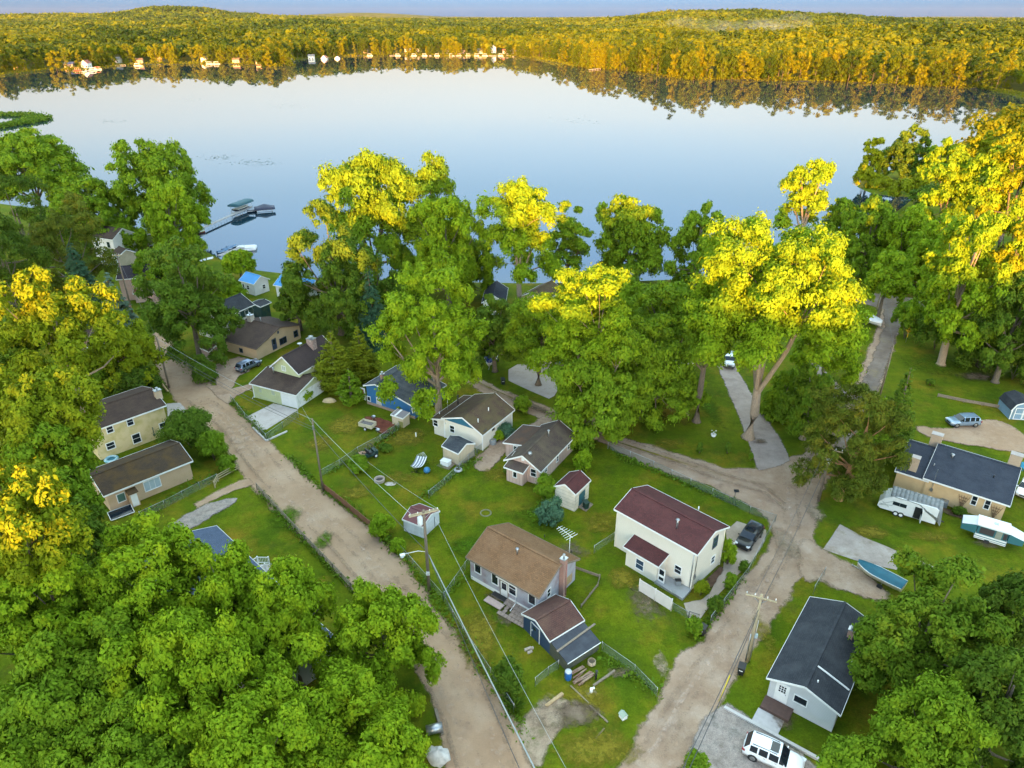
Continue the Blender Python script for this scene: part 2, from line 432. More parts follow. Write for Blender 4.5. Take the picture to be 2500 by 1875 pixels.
# water: calm, with a faint breath of ripple
m, nt, N, L, P = _new('lake_water')
P.inputs['Base Color'].default_value = (.008, .024, .037, 1); P.inputs['Roughness'].default_value = .015; P.inputs['IOR'].default_value = 1.45
tc = N.new('ShaderNodeTexCoord'); mp = N.new('ShaderNodeMapping'); mp.inputs['Scale'].default_value = (.35, 1, 1); L.new(tc.outputs['Object'], mp.inputs[0])
nz = N.new('ShaderNodeTexNoise'); nz.inputs['Scale'].default_value = .25; nz.inputs['Detail'].default_value = 5; L.new(mp.outputs[0], nz.inputs['Vector'])
bp = N.new('ShaderNodeBump'); bp.inputs['Strength'].default_value = .008; bp.inputs['Distance'].default_value = .08; L.new(nz.outputs['Fac'], bp.inputs['Height']); L.new(bp.outputs[0], P.inputs['Normal'])
water_m = m
lo, hi = LAKE.min(0)-60, LAKE.max(0)+60
MB().add([(lo[0], lo[1], WZ), (hi[0], lo[1], WZ), (hi[0], hi[1], WZ), (lo[0], hi[1], WZ)], [(0, 1, 2, 3)]).build('water', water_m)
tag(bpy.data.objects['water'], kind='structure')
# ================================================================ roads, drives, yards: flat sheets with ragged edges
from mathutils.geometry import tessellate_polygon
from mathutils import noise as mnoise

def ragged(pts, step=.45, amp=.22, seed=0, keep=False):
    out = []
    n = len(pts)
    for i in range(n):
        a, b = pts[i], pts[(i+1) % n]
        L = (b-a).length; k = max(1, int(L/step))
        t = (b-a).normalized(); nr_ = Vector((-t.y, t.x, 0))
        for j in range(k):
            p = a+(b-a)*(j/k)
            if amp: p = p+nr_*amp*(mnoise.noise(Vector((p.x*.55, p.y*.55, seed)))*1.3+.8*mnoise.noise(Vector((p.x*1.7, p.y*1.7, seed+5))))
            out.append(p)
    return out

def smooth_closed(pts, it=2):
    for _ in range(it):
        q = []
        for i in range(len(pts)):
            a, b = pts[i], pts[(i+1) % len(pts)]
            q += [a*.75+b*.25, a*.25+b*.75]
        pts = q
    return pts

def fade_mat(name, base, cols):
    """same earth as the road, thinning out into the grass in ragged tongues"""
    if name in MATS: return MATS[name]
    m = base.copy(); m.name = name
    N, L = m.node_tree.nodes, m.node_tree.links
    P = [n for n in N if n.type == 'BSDF_PRINCIPLED'][0]
    at = N.new('ShaderNodeAttribute'); at.attribute_name = 'fade'
    tc = N.new('ShaderNodeTexCoord'); nz = N.new('ShaderNodeTexNoise'); nz.inputs['Scale'].default_value = 1.6; nz.inputs['Detail'].default_value = 9; nz.inputs['Roughness'].default_value = .75
    L.new(tc.outputs['Object'], nz.inputs['Vector'])
    ad = N.new('ShaderNodeMath'); ad.operation = 'ADD'; L.new(at.outputs['Fac'], ad.inputs[0]); L.new(nz.outputs['Fac'], ad.inputs[1])
    mr = N.new('ShaderNodeMapRange'); mr.inputs[1].default_value = .78; mr.inputs[2].default_value = 1.12; L.new(ad.outputs[0], mr.inputs[0])
    t = N.new('ShaderNodeBsdfTransparent'); mx = N.new('ShaderNodeMixShader'); L.new(mr.outputs[0], mx.inputs[0]); L.new(t.outputs[0], mx.inputs[1]); L.new(P.outputs[0], mx.inputs[2])
    L.new(mx.outputs[0], N['Material Output'].inputs['Surface'])
    MATS[name] = m
    return m

ZL = [0]
def sheet(name, pts, material, z, smooth=0, amp=.22, step=.45, fringe=0.0, kind='structure'):
    ZL[0] += 1; z = .004+.006*ZL[0]
    p3 = [Vector((p[0], p[1], 0)) for p in pts]
    if sum(p3[i].x*p3[(i+1) % len(p3)].y-p3[(i+1) % len(p3)].x*p3[i].y for i in range(len(p3))) < 0: p3.reverse()
    if smooth: p3 = smooth_closed(p3, smooth)
    out = ragged(p3, step, amp, seed=ZL[0])
    tris = tessellate_polygon([out])
    V = np.array([(p.x, p.y, z) for p in out], np.float32)
    F = []
    for t in tris:
        a, b, c = (out[i] for i in t)
        F.append(t if (b-a).cross(c-a).z > 0 else t[::-1])
    o = np_mesh(name, V, np.array(F, np.int32), material)
    tag(o, kind=kind)
    if fringe:
        n = len(out); inn = []; outv = []
        for i in range(n):
            t = (out[(i+2) % n]-out[i-2]); t = t.normalized() if t.length > 1e-6 else Vector((1, 0, 0))
            nr_ = Vector((t.y, -t.x, 0))
            wv = fringe*(.8+.6*mnoise.noise(out[i]*.4))
            inn.append(out[i]-nr_*.12); outv.append(out[i]+nr_*wv)
        V2 = np.array([(p.x, p.y, z-.003) for p in inn]+[(p.x, p.y, z-.003) for p in outv], np.float32)
        F2 = np.array([(i, n+i, n+(i+1) % n, (i+1) % n) for i in range(n)], np.int32)
        o2 = np_mesh('road_shoulder', V2, F2, fade_mat(material.name+'_thin', material, None))
        at = o2.data.attributes.new('fade', 'FLOAT', 'POINT')
        at.data.foreach_set('value', np.concatenate([np.full(n, .85), np.full(n, .12)]).astype(np.float32))
        tag(o2, kind='structure')
    return o

def DD(l): return [G('D', x, y) for x, y in l]
def CC(k, l): return [G(k, x, y) for x, y in l]

dirt = ground_mat('dirt', [(.285, .183, .114), (.328, .219, .142), (.368, .26, .178)], scale=.22, fine=7, patch=(.232, .156, .108), patch_scale=.30, patch_lo=.55, patch_hi=.74, fine_amt=.17, patch2=(.37, .28, .22), bump=.25)
dirt2 = ground_mat('lane_dirt', [(.258, .170, .113), (.315, .220, .153), (.36, .268, .20)], scale=.30, fine=7, patch=(.19, .125, .09), patch_scale=.36, patch_lo=.53, patch_hi=.72, fine_amt=.24, patch2=(.40, .32, .265), bump=.3)
gravel = ground_mat('gravel', [(.20, .165, .14), (.30, .25, .22), (.36, .32, .29)], scale=.6, fine=11, patch=(.14, .12, .10), patch_scale=.6, fine_amt=.55, bump=.6)
asphalt = ground_mat('asphalt_old', [(.135, .105, .088), (.18, .142, .118), (.22, .18, .15)], scale=.35, fine=8, patch=(.22, .17, .09), patch_scale=.22, patch_lo=.52, patch_hi=.70, fine_amt=.25)
concrete = ground_mat('concrete', [(.33, .29, .265), (.40, .355, .33), (.46, .42, .395)], scale=.35, fine=9, patch=(.25, .20, .165), patch_scale=.35, patch_lo=.52, patch_hi=.75, fine_amt=.14, bump=.15)
slab_m = ground_mat('weathered_slab', [(.27, .22, .19), (.34, .28, .24), (.40, .345, .30)], scale=.4, fine=8, patch=(.20, .15, .09), patch_scale=.45, patch_lo=.52, patch_hi=.72, fine_amt=.2, bump=.2)
sand = ground_mat('sandy_dirt', [(.22, .155, .105), (.29, .215, .15), (.34, .265, .19)], scale=.5, fine=8, patch=(.09, .095, .03), patch_scale=.7, patch_lo=.5, patch_hi=.72, fine_amt=.3)
mulch = ground_mat('mulch', [(.075, .045, .03), (.11, .065, .045), (.14, .09, .06)], scale=.9, fine=9, patch=(.06, .075, .015), patch_scale=.5, fine_amt=.4)

main_l = [(325, 560), (333, 640), (338, 705), (338, 771), (350, 805), (365, 832), (389, 872), (417, 898), (467, 928), (517, 1002), (557, 1058), (610, 1112), (740, 1240), (803, 1315), (855, 1372), (898, 1425), (939, 1502), (966, 1605), (985, 1700), (1000, 1800)]
main_r = [(1215, 1800), (1165, 1700), (1141, 1659), (1120, 1577), (1083, 1519), (1031, 1461), (987, 1383), (925, 1301), (878, 1229), (796, 1144), (734, 1100), (608, 987), (574, 953), (546, 923), (492, 875), (451, 833), (407, 791), (367, 747), (352, 700), (347, 640), (336, 560)]
sheet('dirt_road', DD(main_l+main_r), dirt, .016, amp=.20, fringe=1.0)
lane = [(1320, 1720), (1342, 1659), (1400, 1570), (1448, 1485), (1466, 1425), (1525, 1392), (1549, 1345), (1603, 1263), (1661, 1195), (1679, 1156), (1668, 1127), (1640, 1097), (1597, 1078), (1528, 1044), (1460, 1023), (1383, 996), (1315, 960),
        (1250, 930), (1185, 907), (1076, 869), (1035, 839), (1010, 825), (1012, 808), (1076, 842), (1188, 884), (1298, 938), (1322, 945), (1417, 966), (1475, 988), (1562, 1014), (1640, 1016), (1661, 1006), (1700, 990), (1733, 984), (1764, 958), (1801, 907), (1829, 852), (1870, 788), (1904, 699), (1908, 655),
        (1950, 655), (1938, 709), (1897, 832), (1863, 887), (1822, 968), (1801, 1003), (1767, 1061), (1757, 1093), (1750, 1161), (1760, 1205), (1713, 1257), (1665, 1332), (1597, 1434), (1545, 1519), (1494, 1605), (1460, 1659), (1425, 1720)]
sheet('dirt_lane', DD(lane), dirt2, .016, amp=.22, fringe=1.0)
sheet('old_asphalt', DD([(1801, 985), (1822, 930), (1850, 860), (1885, 785), (1915, 705), (1912, 668), (1840, 648), (1760, 632), (1760, 618), (1850, 628), (1930, 640), (2000, 648), (2030, 655), (2020, 668), (1950, 668), (1938, 712), (1895, 832), (1862, 887), (1840, 930), (1815, 985)]), asphalt, .024, amp=.2, fringe=.8)
sheet('driveway', DD([(1640, 1014), (1600, 905), (1556, 798), (1545, 775), (1578, 770), (1588, 794), (1640, 885), (1678, 941), (1706, 994), (1668, 1010)]), asphalt_d := ground_mat('gravel_drive', [(.24, .19, .165), (.30, .245, .215), (.34, .285, .255)], scale=.4, fine=9, fine_amt=.22), .024, amp=.08, fringe=.5)
sheet('driveway', DD([(1716, 767), (1757, 808), (1801, 880), (1812, 870), (1826, 849), (1780, 800), (1735, 762)]), asphalt_d, .024, amp=.08, fringe=.5)
sheet('driveway', CC('a2', [(440, 1235), (740, 1085), (1010, 1155), (640, 1385)]), concrete, .012, amp=.02, step=2)
sheet('patio', CC('b5', [(405, 985), (500, 930), (640, 925), (930, 930), (1040, 1020), (900, 1270), (840, 1300), (640, 1215), (405, 1105)]), concrete, .012, amp=.03, step=1)
sheet('slab', CC('b3', [(40, 1290), (225, 1020), (480, 1160), (820, 1300), (1190, 1455), (1300, 1520), (1150, 1570), (900, 1530), (480, 1440)]), slab_m, .012, amp=.06, step=.8)
sheet('driveway', CC('b1', [(1545, 545), (1860, 640), (1845, 760), (1700, 980), (1500, 1180), (1300, 1390), (1180, 1560), (1130, 1640), (1020, 1590), (970, 1430), (1150, 1400), (1240, 1330), (1390, 1060), (1440, 800), (1420, 650)]), ground_mat('tan_concrete', [(.30, .235, .18), (.36, .29, .23), (.40, .33, .27)], scale=.4, fine=8, fine_amt=.15), .012, amp=.08)
sheet('gravel_yard', DD([(1490, 1640), (1520, 1560), (1572, 1523), (1640, 1572), (1720, 1625), (1800, 1690), (1830, 1760), (1450, 1760)]), gravel, .012, amp=.15, fringe=.6)
sheet('driveway', CC('a3', [(920, 205), (1050, 200), (1150, 310), (1240, 420), (1100, 480), (960, 480)]), concrete, .012, amp=.1, fringe=.4)
sheet('gravel_path', CC('a3', [(930, 1545), (1100, 1430), (1350, 1300), (1560, 1240), (1670, 1235), (1640, 1270), (1420, 1400), (1220, 1520), (1100, 1580)]), gravel, .012, amp=.15, fringe=.6)
sheet('path', CC('a3', [(1240, 1290), (1500, 1150), (1700, 1050), (1790, 1030), (1820, 1080), (1700, 1110), (1500, 1190), (1250, 1310)]), dirt, .012, amp=.15, fringe=.8)
sheet('dirt_yard', CC('a2', [(80, 690), (240, 620), (370, 590), (520, 620), (480, 740), (370, 780), (320, 860), (290, 930), (420, 900), (500, 880), (500, 930), (330, 1000), (250, 1090), (150, 1010), (20, 900), (130, 900), (140, 800)]), dirt2, .012, amp=.15, fringe=.5)
sheet('dirt_yard', DD([(1982, 921), (2040, 934), (2115, 910), (2165, 910), (2215, 945), (2260, 985), (2215, 978), (2143, 968), (2040, 951), (1992, 938)]), dirt, .012, smooth=1, amp=.15, fringe=.9)
sheet('bare_earth', CC('c2', [(430, 1100), (520, 960), (700, 890), (900, 780), (1000, 870), (870, 1100), (720, 1290), (640, 1480), (580, 1659), (440, 1400)]), sand, .012, smooth=1, amp=.25, fringe=.9)
# sheet('bare_earth', CC('c2', [(890, 1020), (1080, 940), (1330, 1060), (1460, 1120), (1350, 1290), (1170, 1210), (1110, 1340), (960, 1330)]), mulch, .012, smooth=1, amp=.25, fringe=.8)
sheet('dirt_yard', CC('a4', [(1440, 1110), (1700, 880), (1950, 760), (2100, 690), (2230, 600), (2290, 640), (2160, 760), (1720, 1010), (1640, 1190), (1500, 1180)]), dirt2, .012, smooth=1, amp=.2, fringe=.8)
sheet('mulch_bed', CC('a4', [(270, 600), (480, 640), (610, 700), (560, 780), (430, 800), (380, 730), (280, 650)]), mulch_r := ground_mat('red_mulch', [(.09, .03, .022), (.14, .045, .03), (.17, .07, .045)], scale=.9, fine=9, fine_amt=.4), .012, smooth=1, amp=.15, fringe=.3)
sheet('bare_earth', CC('D', [(1740, 1165), (1775, 1195), (1850, 1235), (1905, 1275), (1900, 1295), (1830, 1275), (1770, 1245), (1730, 1250)]), dirt2, .012, smooth=1, amp=.2, fringe=1.2)
sheet('mulch_bed', CC('b1', [(1110, 1280), (1270, 1120), (1390, 1040), (1380, 1090), (1260, 1290), (1150, 1330)]), mulch, .012, smooth=1, amp=.1, fringe=.3)
sheet('bare_earth', CC('b3', [(1260, 830), (1500, 890), (1720, 960), (1900, 990), (1880, 1020), (1690, 1000), (1500, 950), (1290, 880)]), mulch, .012, smooth=1, amp=.15, fringe=.5)
# sheet('bare_earth', DD([(2075, 800), (2150, 790), (2240, 815), (2260, 840), (2180, 835), (2110, 818)]), mulch, .012, smooth=1, amp=.3, fringe=1.0)

# worn, dry and bare places in the lawns: thin ragged patches
dry = ground_mat('dry_grass', [(.13, .115, .012), (.17, .135, .015), (.205, .16, .025)], scale=.5, fine=6, fine_amt=.5, patch=(.10, .11, .006), patch_scale=.5)
bare = ground_mat('bare_soil', [(.10, .07, .045), (.14, .10, .07), (.19, .145, .10)], scale=.6, fine=8, fine_amt=.45, patch=(.10, .09, .02), patch_scale=.5)
lush = ground_mat('lush_grass', [(.040, .085, .004), (.055, .105, .005), (.075, .125, .006)], scale=.5, fine=6, fine_amt=.5)
def blotch(name, cx, cy, rx, ry, material, strength=.62, k='D', rot=0.0):
    ZL[0] += 1; z = .004+.0035*ZL[0]
    c = G(k, cx, cy); e = G(k, cx+rx, cy); f = G(k, cx, cy-ry); ax = (e-c).length; ay = abs((f-c).y)
    n = 40; rings = (0, .35, .7, 1.0); V = []; A = []
    cr, sr = math.cos(rot), math.sin(rot)
    for i, r in enumerate(rings):
        for j in range(n if i else 1):
            t = 2*math.pi*j/n; q = 1+.35*mnoise.noise(Vector((math.cos(t)*1.5+cx, math.sin(t)*1.5+cy, 0)))
            x, y = math.cos(t)*ax*r*q, math.sin(t)*ay*r*q
            V.append((c.x+x*cr-y*sr, c.y+x*sr+y*cr, z)); A.append((strength, strength*.9, strength*.55, .0)[i])
    F = [(0, 1+j, 1+(j+1) % n) for j in range(n)]+[q for i in (0, 1) for j in range(n) for q in ((1+i*n+j, 1+(i+1)*n+j, 1+(i+1)*n+(j+1) % n), (1+i*n+j, 1+(i+1)*n+(j+1) % n, 1+i*n+(j+1) % n))]
    o = np_mesh(name, np.array(V), np.array(F, np.int32), fade_mat(material.name+'_thin', material, None))
    o.data.attributes.new('fade', 'FLOAT', 'POINT').data.foreach_set('value', np.array(A, np.float32)); tag(o, kind='structure')
for (cx, cy, rx, ry, m_, st) in [(1035, 1385, 60, 95, dry, .62), (1290, 1620, 130, 60, dry, .6), (1270, 1500, 70, 60, dry, .55), (1100, 1330, 50, 30, bare, .5), (1395, 1300, 70, 60, bare, .5), (1345, 1250, 60, 30, dry, .6), (880, 945, 60, 30, dry, .62), (745, 920, 60, 30, dry, .6), (690, 960, 40, 25, dry, .55), (1450, 880, 50, 55, dry, .7), (1440, 960, 60, 20, dry, .5),
        (1075, 1025, 60, 22, dry, .5), (1180, 1000, 45, 22, dry, .5), (860, 1035, 60, 25, dry, .5), (770, 1065, 50, 25, dry, .55), (1300, 1130, 70, 35, dry, .5), (1235, 1190, 50, 30, bare, .5), (1880, 1150, 60, 22, dry, .6), (2010, 1160, 80, 20, dry, .5), (1975, 1105, 45, 14, bare, .55), (1700, 1180, 40, 60, sand, .5), (2140, 1175, 60, 16, bare, .5),
        (1240, 1545, 75, 38, bare, .72), (1185, 1545, 50, 50, sand, .6), (1080, 1290, 45, 16, bare, .6), (1340, 1455, 40, 20, bare, .5), (2110, 815, 60, 12, bare, .6), (1640, 955, 22, 9, bare, .6), (1060, 905, 30, 14, bare, .5), (1560, 1200, 40, 25, sand, .45), (1010, 1180, 60, 30, lush, .6), (1150, 1120, 70, 40, lush, .5), (620, 1120, 50, 35, lush, .6), (700, 1170, 30, 25, lush, .6), (1430, 1440, 25, 45, sand, .5), (1760, 1110, 30, 25, sand, .55), (1530, 880, 30, 60, lush, .55), (2020, 790, 90, 40, lush, .5), (1210, 1060, 40, 10, bare, .6), (1380, 1180, 30, 14, bare, .55), (400, 1010, 60, 12, lush, .5), (930, 1010, 60, 30, lush, .45), (1650, 1370, 30, 60, dry, .5), (1690, 1560, 40, 30, bare, .5)]:
    blotch('worn_grass', cx, cy, rx, ry, m_, st)
# wheel ruts and lighter crowns along both dirt roads
def rut(pts, w, material, st, wav=.25):
    P_ = DD(pts); ZL[0] += 1; z = .004+.0035*ZL[0]; Q = []
    for a, c in zip(P_[:-1], P_[1:]):
        n = max(1, int((c-a).length/1.2)); Q += [a.lerp(c, i/n) for i in range(n)]
    Q.append(P_[-1]); V = []; A = []; n = len(Q)
    for i, q in enumerate(Q):
        t = (Q[min(i+1, n-1)]-Q[max(i-1, 0)]).normalized(); nr_ = Vector((-t.y, t.x, 0)); s = wav*mnoise.noise(q*.12)
        for k, f in ((-1, 0), (-.35, st), (.35, st), (1, 0)): p = q+nr_*(w*k+s); V.append((p.x, p.y, z)); A.append(f*(.75+.5*mnoise.noise(q*.09+Vector((w*9, 0, 0)))))
    F = [(4*i+k, 4*(i+1)+k, 4*(i+1)+k+1, 4*i+k+1) for i in range(n-1) for k in range(3)]
    o = np_mesh('wheel_rut', np.array(V), np.array(F, np.int32), fade_mat(material.name+'_thin', material, None))
    o.data.attributes.new('fade', 'FLOAT', 'POINT').data.foreach_set('value', np.array(A, np.float32)); tag(o, kind='structure')
rut_d = ground_mat('rut_dark', [(.20, .135, .092), (.24, .165, .115), (.27, .19, .135)], scale=.6, fine=8, fine_amt=.25)
rut_l = ground_mat('rut_pale', [(.36, .265, .20), (.42, .315, .25), (.46, .36, .29)], scale=.6, fine=8, fine_amt=.25)
mid = [((a[0]+b[0])/2, (a[1]+b[1])/2) for a, b in (((389, 872), (470, 855)), ((467, 928), (546, 923)), ((557, 1058), (640, 1015)), ((740, 1240), (815, 1160)), ((855, 1372), (925, 1301)), ((920, 1460), (1005, 1415)), ((960, 1580), (1100, 1548)), ((985, 1700), (1165, 1700)))]
for off, m_, st, w_ in ((-.55, rut_l, .34, .9), (-.15, rut_d, .36, .5), (.32, rut_l, .34, .9), (.75, rut_d, .42, .6), (-.92, rut_d, .46, .4)):
    rut([(x+off*(28+ (y-860)*.062), y) for x, y in mid], w_, m_, st)
for off in (-16, 0, 16):
    rut([(1400+off*1.8, 1640), (1470+off*1.5, 1520), (1530+off*1.5, 1435), (1610+off*1.3, 1320), (1690+off, 1210), (1712+off, 1130), (1700+off, 1060), (1745+off*.8, 1010), (1800+off*.6, 940), (1850+off*.5, 850), (1890+off*.4, 760)], .5, rut_l if off == 0 else rut_d, .42)
for off in (-7, 7): rut([(1030, 824+off*.7), (1130, 872+off*.8), (1250, 922+off), (1330, 955+off), (1440, 990+off), (1560, 1032+off), (1650, 1058+off), (1700, 1100+off)], .45, rut_d, .52)
rut([(1030, 826), (1130, 874), (1250, 922), (1330, 957), (1440, 992), (1560, 1030)], .3, dry, .55)
rut([(1110, 862), (1180, 893)], .8, bare, .7); rut([(1140, 880), (1230, 912)], .6, bare, .65)
# ================================================================ houses and sheds
WHT = siding('white_paint', (.72, .71, .68), lap=9)
white_trim = plain('white_trim', (.74, .74, .72), .5)
dark_glass = glass()
blue_glass = glass('sky_glass', (.03, .06, .10), .08)
dark_trim = plain('dark_trim', (.05, .055, .065), .5)
steel = mat('galvanised_steel', (.42, .43, .44), (.30, .31, .32), 5, .35, .8)
white_pvc = plain('white_pipe', (.78, .78, .76), .4)
black_pl = plain('black_plastic', (.018, .018, .02), .45)
wood_grey = mat('weathered_wood', (.24, .19, .14), (.15, .12, .09), 6, .85, stretch=(1, 1, 1))
wood_tan = mat('raw_timber', (.42, .30, .16), (.30, .20, .10), 5, .8)
rust = mat('rust', (.16, .06, .03), (.09, .04, .025), 6, .8)
red_brick = brick('red_brick', (.30, .12, .08), (.22, .09, .06), (.3, .27, .24))
tan_brick = brick('tan_brick', (.42, .30, .19), (.36, .25, .16), (.38, .33, .27))
stone = mat('field_stone', (.36, .25, .21), (.22, .15, .13), 3.2, .9, bump=.6, c3=(.44, .36, .31))

class House:
    pass

def house(name, label, x, y, rot, L, W, he, hr, o=0.0, ov=.35, ove=.3, wall=None, roof=None, trim=None, he2=None, shed=False, hip=0.0, cat='house', group=None, gable=None, root=None, z0=0.0, roofname='roof', wallname='wall', th=.12, front_ext=0):
    """gabled house: local x along the ridge, front wall on -y; returns the House record with its wall planes"""
    h = House()
    rz = math.radians(rot)
    trim = trim or white_trim
    h.root = root or thing(name, label, cat, (x, y, 0), rz, group)
    h.M = Matrix.Translation((x, y, 0)) @ Matrix.Rotation(rz, 4, 'Z')
    loc = None
    if root:                                   # a wing of another house: express in that house's frame
        h.M0 = root.matrix_basis.inverted() @ h.M
    else: h.M0 = Matrix.Identity(4)
    h.Mi = h.M.inverted()
    he2 = he if he2 is None else he2
    l, w = L/2-ov, W/2-ove
    h.l, h.w, h.he, h.hr = l, w, he, hr
    def rz_at(yv):
        if yv <= o and o+W/2 > 1e-6: return he+(hr-he)*(yv+W/2)/(o+W/2)
        return hr+(he2-hr)*(yv-o)/(W/2-o) if W/2-o > 1e-6 else hr
    h.rz_at = rz_at
    mb = MB()
    zf, zb = rz_at(-w)-th, rz_at(w)-th
    if o > w: prof = [(-w, z0), (w, z0), (w, zb), (-w, zf)]
    else: prof = [(-w, z0), (w, z0), (w, zb), (o, hr-th-.02), (-w, zf)]
    n = len(prof)
    vs = [(-l, p[0], p[1]) for p in prof]+[(l, p[0], p[1]) for p in prof]
    mb.add(vs, [tuple(range(n)), tuple(range(2*n-1, n-1, -1))]+[(i, n+i, n+(i+1) % n, (i+1) % n) for i in range(n)])
    h.wall = wing(mb.build(wallname, wall, h.root), h)
    rb = MB()
    H2 = L/2
    if o+W/2 > .05: rb.slab([(-H2, -W/2, he), (H2, -W/2, he), (H2-hip, o, hr), (-H2+hip, o, hr)], th)
    if W/2-o > .05:
        rb.slab([(H2, W/2, he2), (-H2, W/2, he2), (-H2+hip, o, hr+.003), (H2-hip, o, hr+.003)], th)
    if not hip and W/2-o > .05:
        rb.box((0, o, hr+.01), (L, .26, .05))
    h.roof = wing(rb.build(roofname, roof, h.root), h)
    fb = MB()
    e = .035; fh = .2
    fb.box((0, -W/2-e/2-.002, he-fh/2+.02), (L+.06, e, fh))
    if W/2-o > .05: fb.box((0, W/2+e/2+.002, he2-fh/2+.02), (L+.06, e, fh))
    if not hip:
        for sx in (-1, 1):
            xx = sx*(H2+e/2+.003)
            if o+W/2 > .05: fb.bar((xx, -W/2, he-.07), (xx, o, hr-.07), e, fh)
            if W/2-o > .05: fb.bar((xx, o, hr-.073), (xx, W/2, he2-.073), e*.96, fh)
    h.fascia = wing(fb.build('fascia', trim, h.root), h)
    h.corner = trim
    return h

def wing(o, h):
    o.matrix_local = h.M0 @ o.matrix_local if h.M0 != Matrix.Identity(4) else o.matrix_local
    return o

def wall_uv(h, side, k, x, y):
    """pixel of the survey photo -> position along that wall and height"""
    r = h.Mi.to_3x3() @ ray(k, x, y); o = h.Mi @ Vector((0, 0, HC))
    ax, d = {'F': (1, -h.w), 'B': (1, h.w), 'L': (0, -h.l), 'R': (0, h.l)}[side]
    t = (d-o[ax])/r[ax]; p = o+r*t
    return (p.x if ax == 1 else p.y), p.z

def panel(h, side, u0, u1, z0, z1, d0, d1, mb, mi=0):
    """a box lying on a wall: u along it, z up, d outwards"""
    ax = side in 'FB'; sg = -1 if side in 'FL' else 1
    base = h.w if ax else h.l
    a, b = sg*(base+d0), sg*(base+d1)
    c = ((u0+u1)/2, (a+b)/2, (z0+z1)/2) if ax else ((a+b)/2, (u0+u1)/2, (z0+z1)/2)
    d = (abs(u1-u0), abs(b-a), abs(z1-z0)) if ax else (abs(b-a), abs(u1-u0), abs(z1-z0))
    mb.box(c, d, 0, mi)

def window(h, side, u, z, w, hh, trim=None, pane=None, rail=True, mull=0, t=.09):
    """window frame with sill; its pane is a sub-part; z is the middle"""
    trim = trim or h.corner
    f = MB(); u0, u1, z0, z1 = u-w/2, u+w/2, z-hh/2, z+hh/2
    panel(h, side, u0-t, u0, z0-t, z1+t, -.02, .05, f); panel(h, side, u1, u1+t, z0-t, z1+t, -.02, .05, f)
    panel(h, side, u0, u1, z1, z1+t, -.02, .05, f); panel(h, side, u0-.02, u1+.02, z0-t, z0, -.02, .075, f)
    if rail: panel(h, side, u0, u1, z-.025, z+.025, -.01, .035, f)
    for i in range(mull):
        uu = u0+(u1-u0)*(i+1)/(mull+1); panel(h, side, uu-.025, uu+.025, z0, z1, -.01, .037, f)
    fr = wing(f.build('window', trim, h.root), h)
    g = MB(); panel(h, side, u0, u1, z0, z1, -.03, .012, g)
    p = g.build('pane', pane or dark_glass, fr)
    return fr

def win(h, side, k, x, y, w=.8, hh=1.1, **kw):
    u, z = wall_uv(h, side, k, x, y)
    return window(h, side, u, max(z, hh/2+.25), w, hh, **kw)

def door(h, side, u, w=.9, hh=2.0, dmat=None, trim=None, lite=True, z=0.12, pane=None):
    d = MB(); u0, u1 = u-w/2, u+w/2
    panel(h, side, u0, u1, z, z+hh, -.02, .03, d)
    do = wing(d.build('door', dmat or white_trim, h.root), h)
    f = MB()
    panel(h, side, u0-.1, u0, z-.02, z+hh+.1, -.02, .05, f); panel(h, side, u1, u1+.1, z-.02, z+hh+.1, -.02, .05, f); panel(h, side, u0, u1, z+hh, z+hh+.1, -.02, .05, f)
    f.build('frame', trim or h.corner, do)
    k = MB(); panel(h, side, u0+.08, u0+.14, z+.95, z+1.05, .03, .09, k); k.build('handle', steel, do)
    if lite:
        g = MB(); panel(h, side, u0+.16, u1-.16, z+hh*.5, z+hh*.93, .028, .037, g); g.build('pane', pane or dark_glass, do)
    return do

def door_px(h, side, k, x, y, **kw):
    u, z = wall_uv(h, side, k, x, y)
    return door(h, side, u, **kw)

def vent_pipe(h, x, y, ln=.5, r=.06, m=None, name='vent_pipe', cap=False):
    z = h.rz_at(y)
    b = MB(); b.tube([(x, y, z-.1), (x, y, z+ln)], r, 8)
    if cap: b.lathe([(0.01, ln+.14), (r*2.1, ln+.02), (r*2.1, ln-.05), (r, ln-.08)], (x, y, z), 10)
    return wing(b.build(name, m or white_pvc, h.root), h)

def on_roof(h, k, x, y):
    """pixel -> local x, y on the roof slope"""
    r = h.Mi.to_3x3() @ ray(k, x, y); o = h.Mi @ Vector((0, 0, HC))
    t0 = 5.0
    for i in range(4000):
        p = o+r*t0
        if abs(p.y) < 12 and p.z <= h.rz_at(p.y): return p.x, p.y
        t0 += .08
    return 0, 0

def chimney(h, x, y, zt, w=.6, d=.6, m=None, zb=None, pot=True):
    z = h.rz_at(y) if zb is None else zb
    b = MB(); b.box((x, y, (z-.3+zt)/2 if zb is None else (zb+zt)/2), (w, d, zt-z+.3 if zb is None else zt-zb))
    c = wing(b.build('chimney', m or red_brick, h.root), h)
    k = MB(); k.box((x, y, zt+.04), (w+.1, d+.1, .08))
    if pot: k.tube([(x, y, zt+.08), (x, y, zt+.35)], .11, 8); k.box((x, y, zt+.42), (.34, .34, .04))
    k.build('cap', steel if pot else concrete, c)
    return c

def corner_boards(h, m=None):
    for sx in (-1, 1):
        for sy in (-1, 1):
            b = MB(); zt = h.rz_at(sy*h.w)-.2
            b.box((sx*(h.l+.012), sy*(h.w+.012), zt/2), (.13, .13, zt))
            wing(b.build('corner_board', m or h.corner, h.root), h)

def downpipe(h, x, y, zt, m=None):
    b = MB(); b.tube([(x, y, zt), (x, y, .25), (x+.05, y-.5, .08)], .045, 6)
    return wing(b.build('downpipe', m or white_trim, h.root), h)

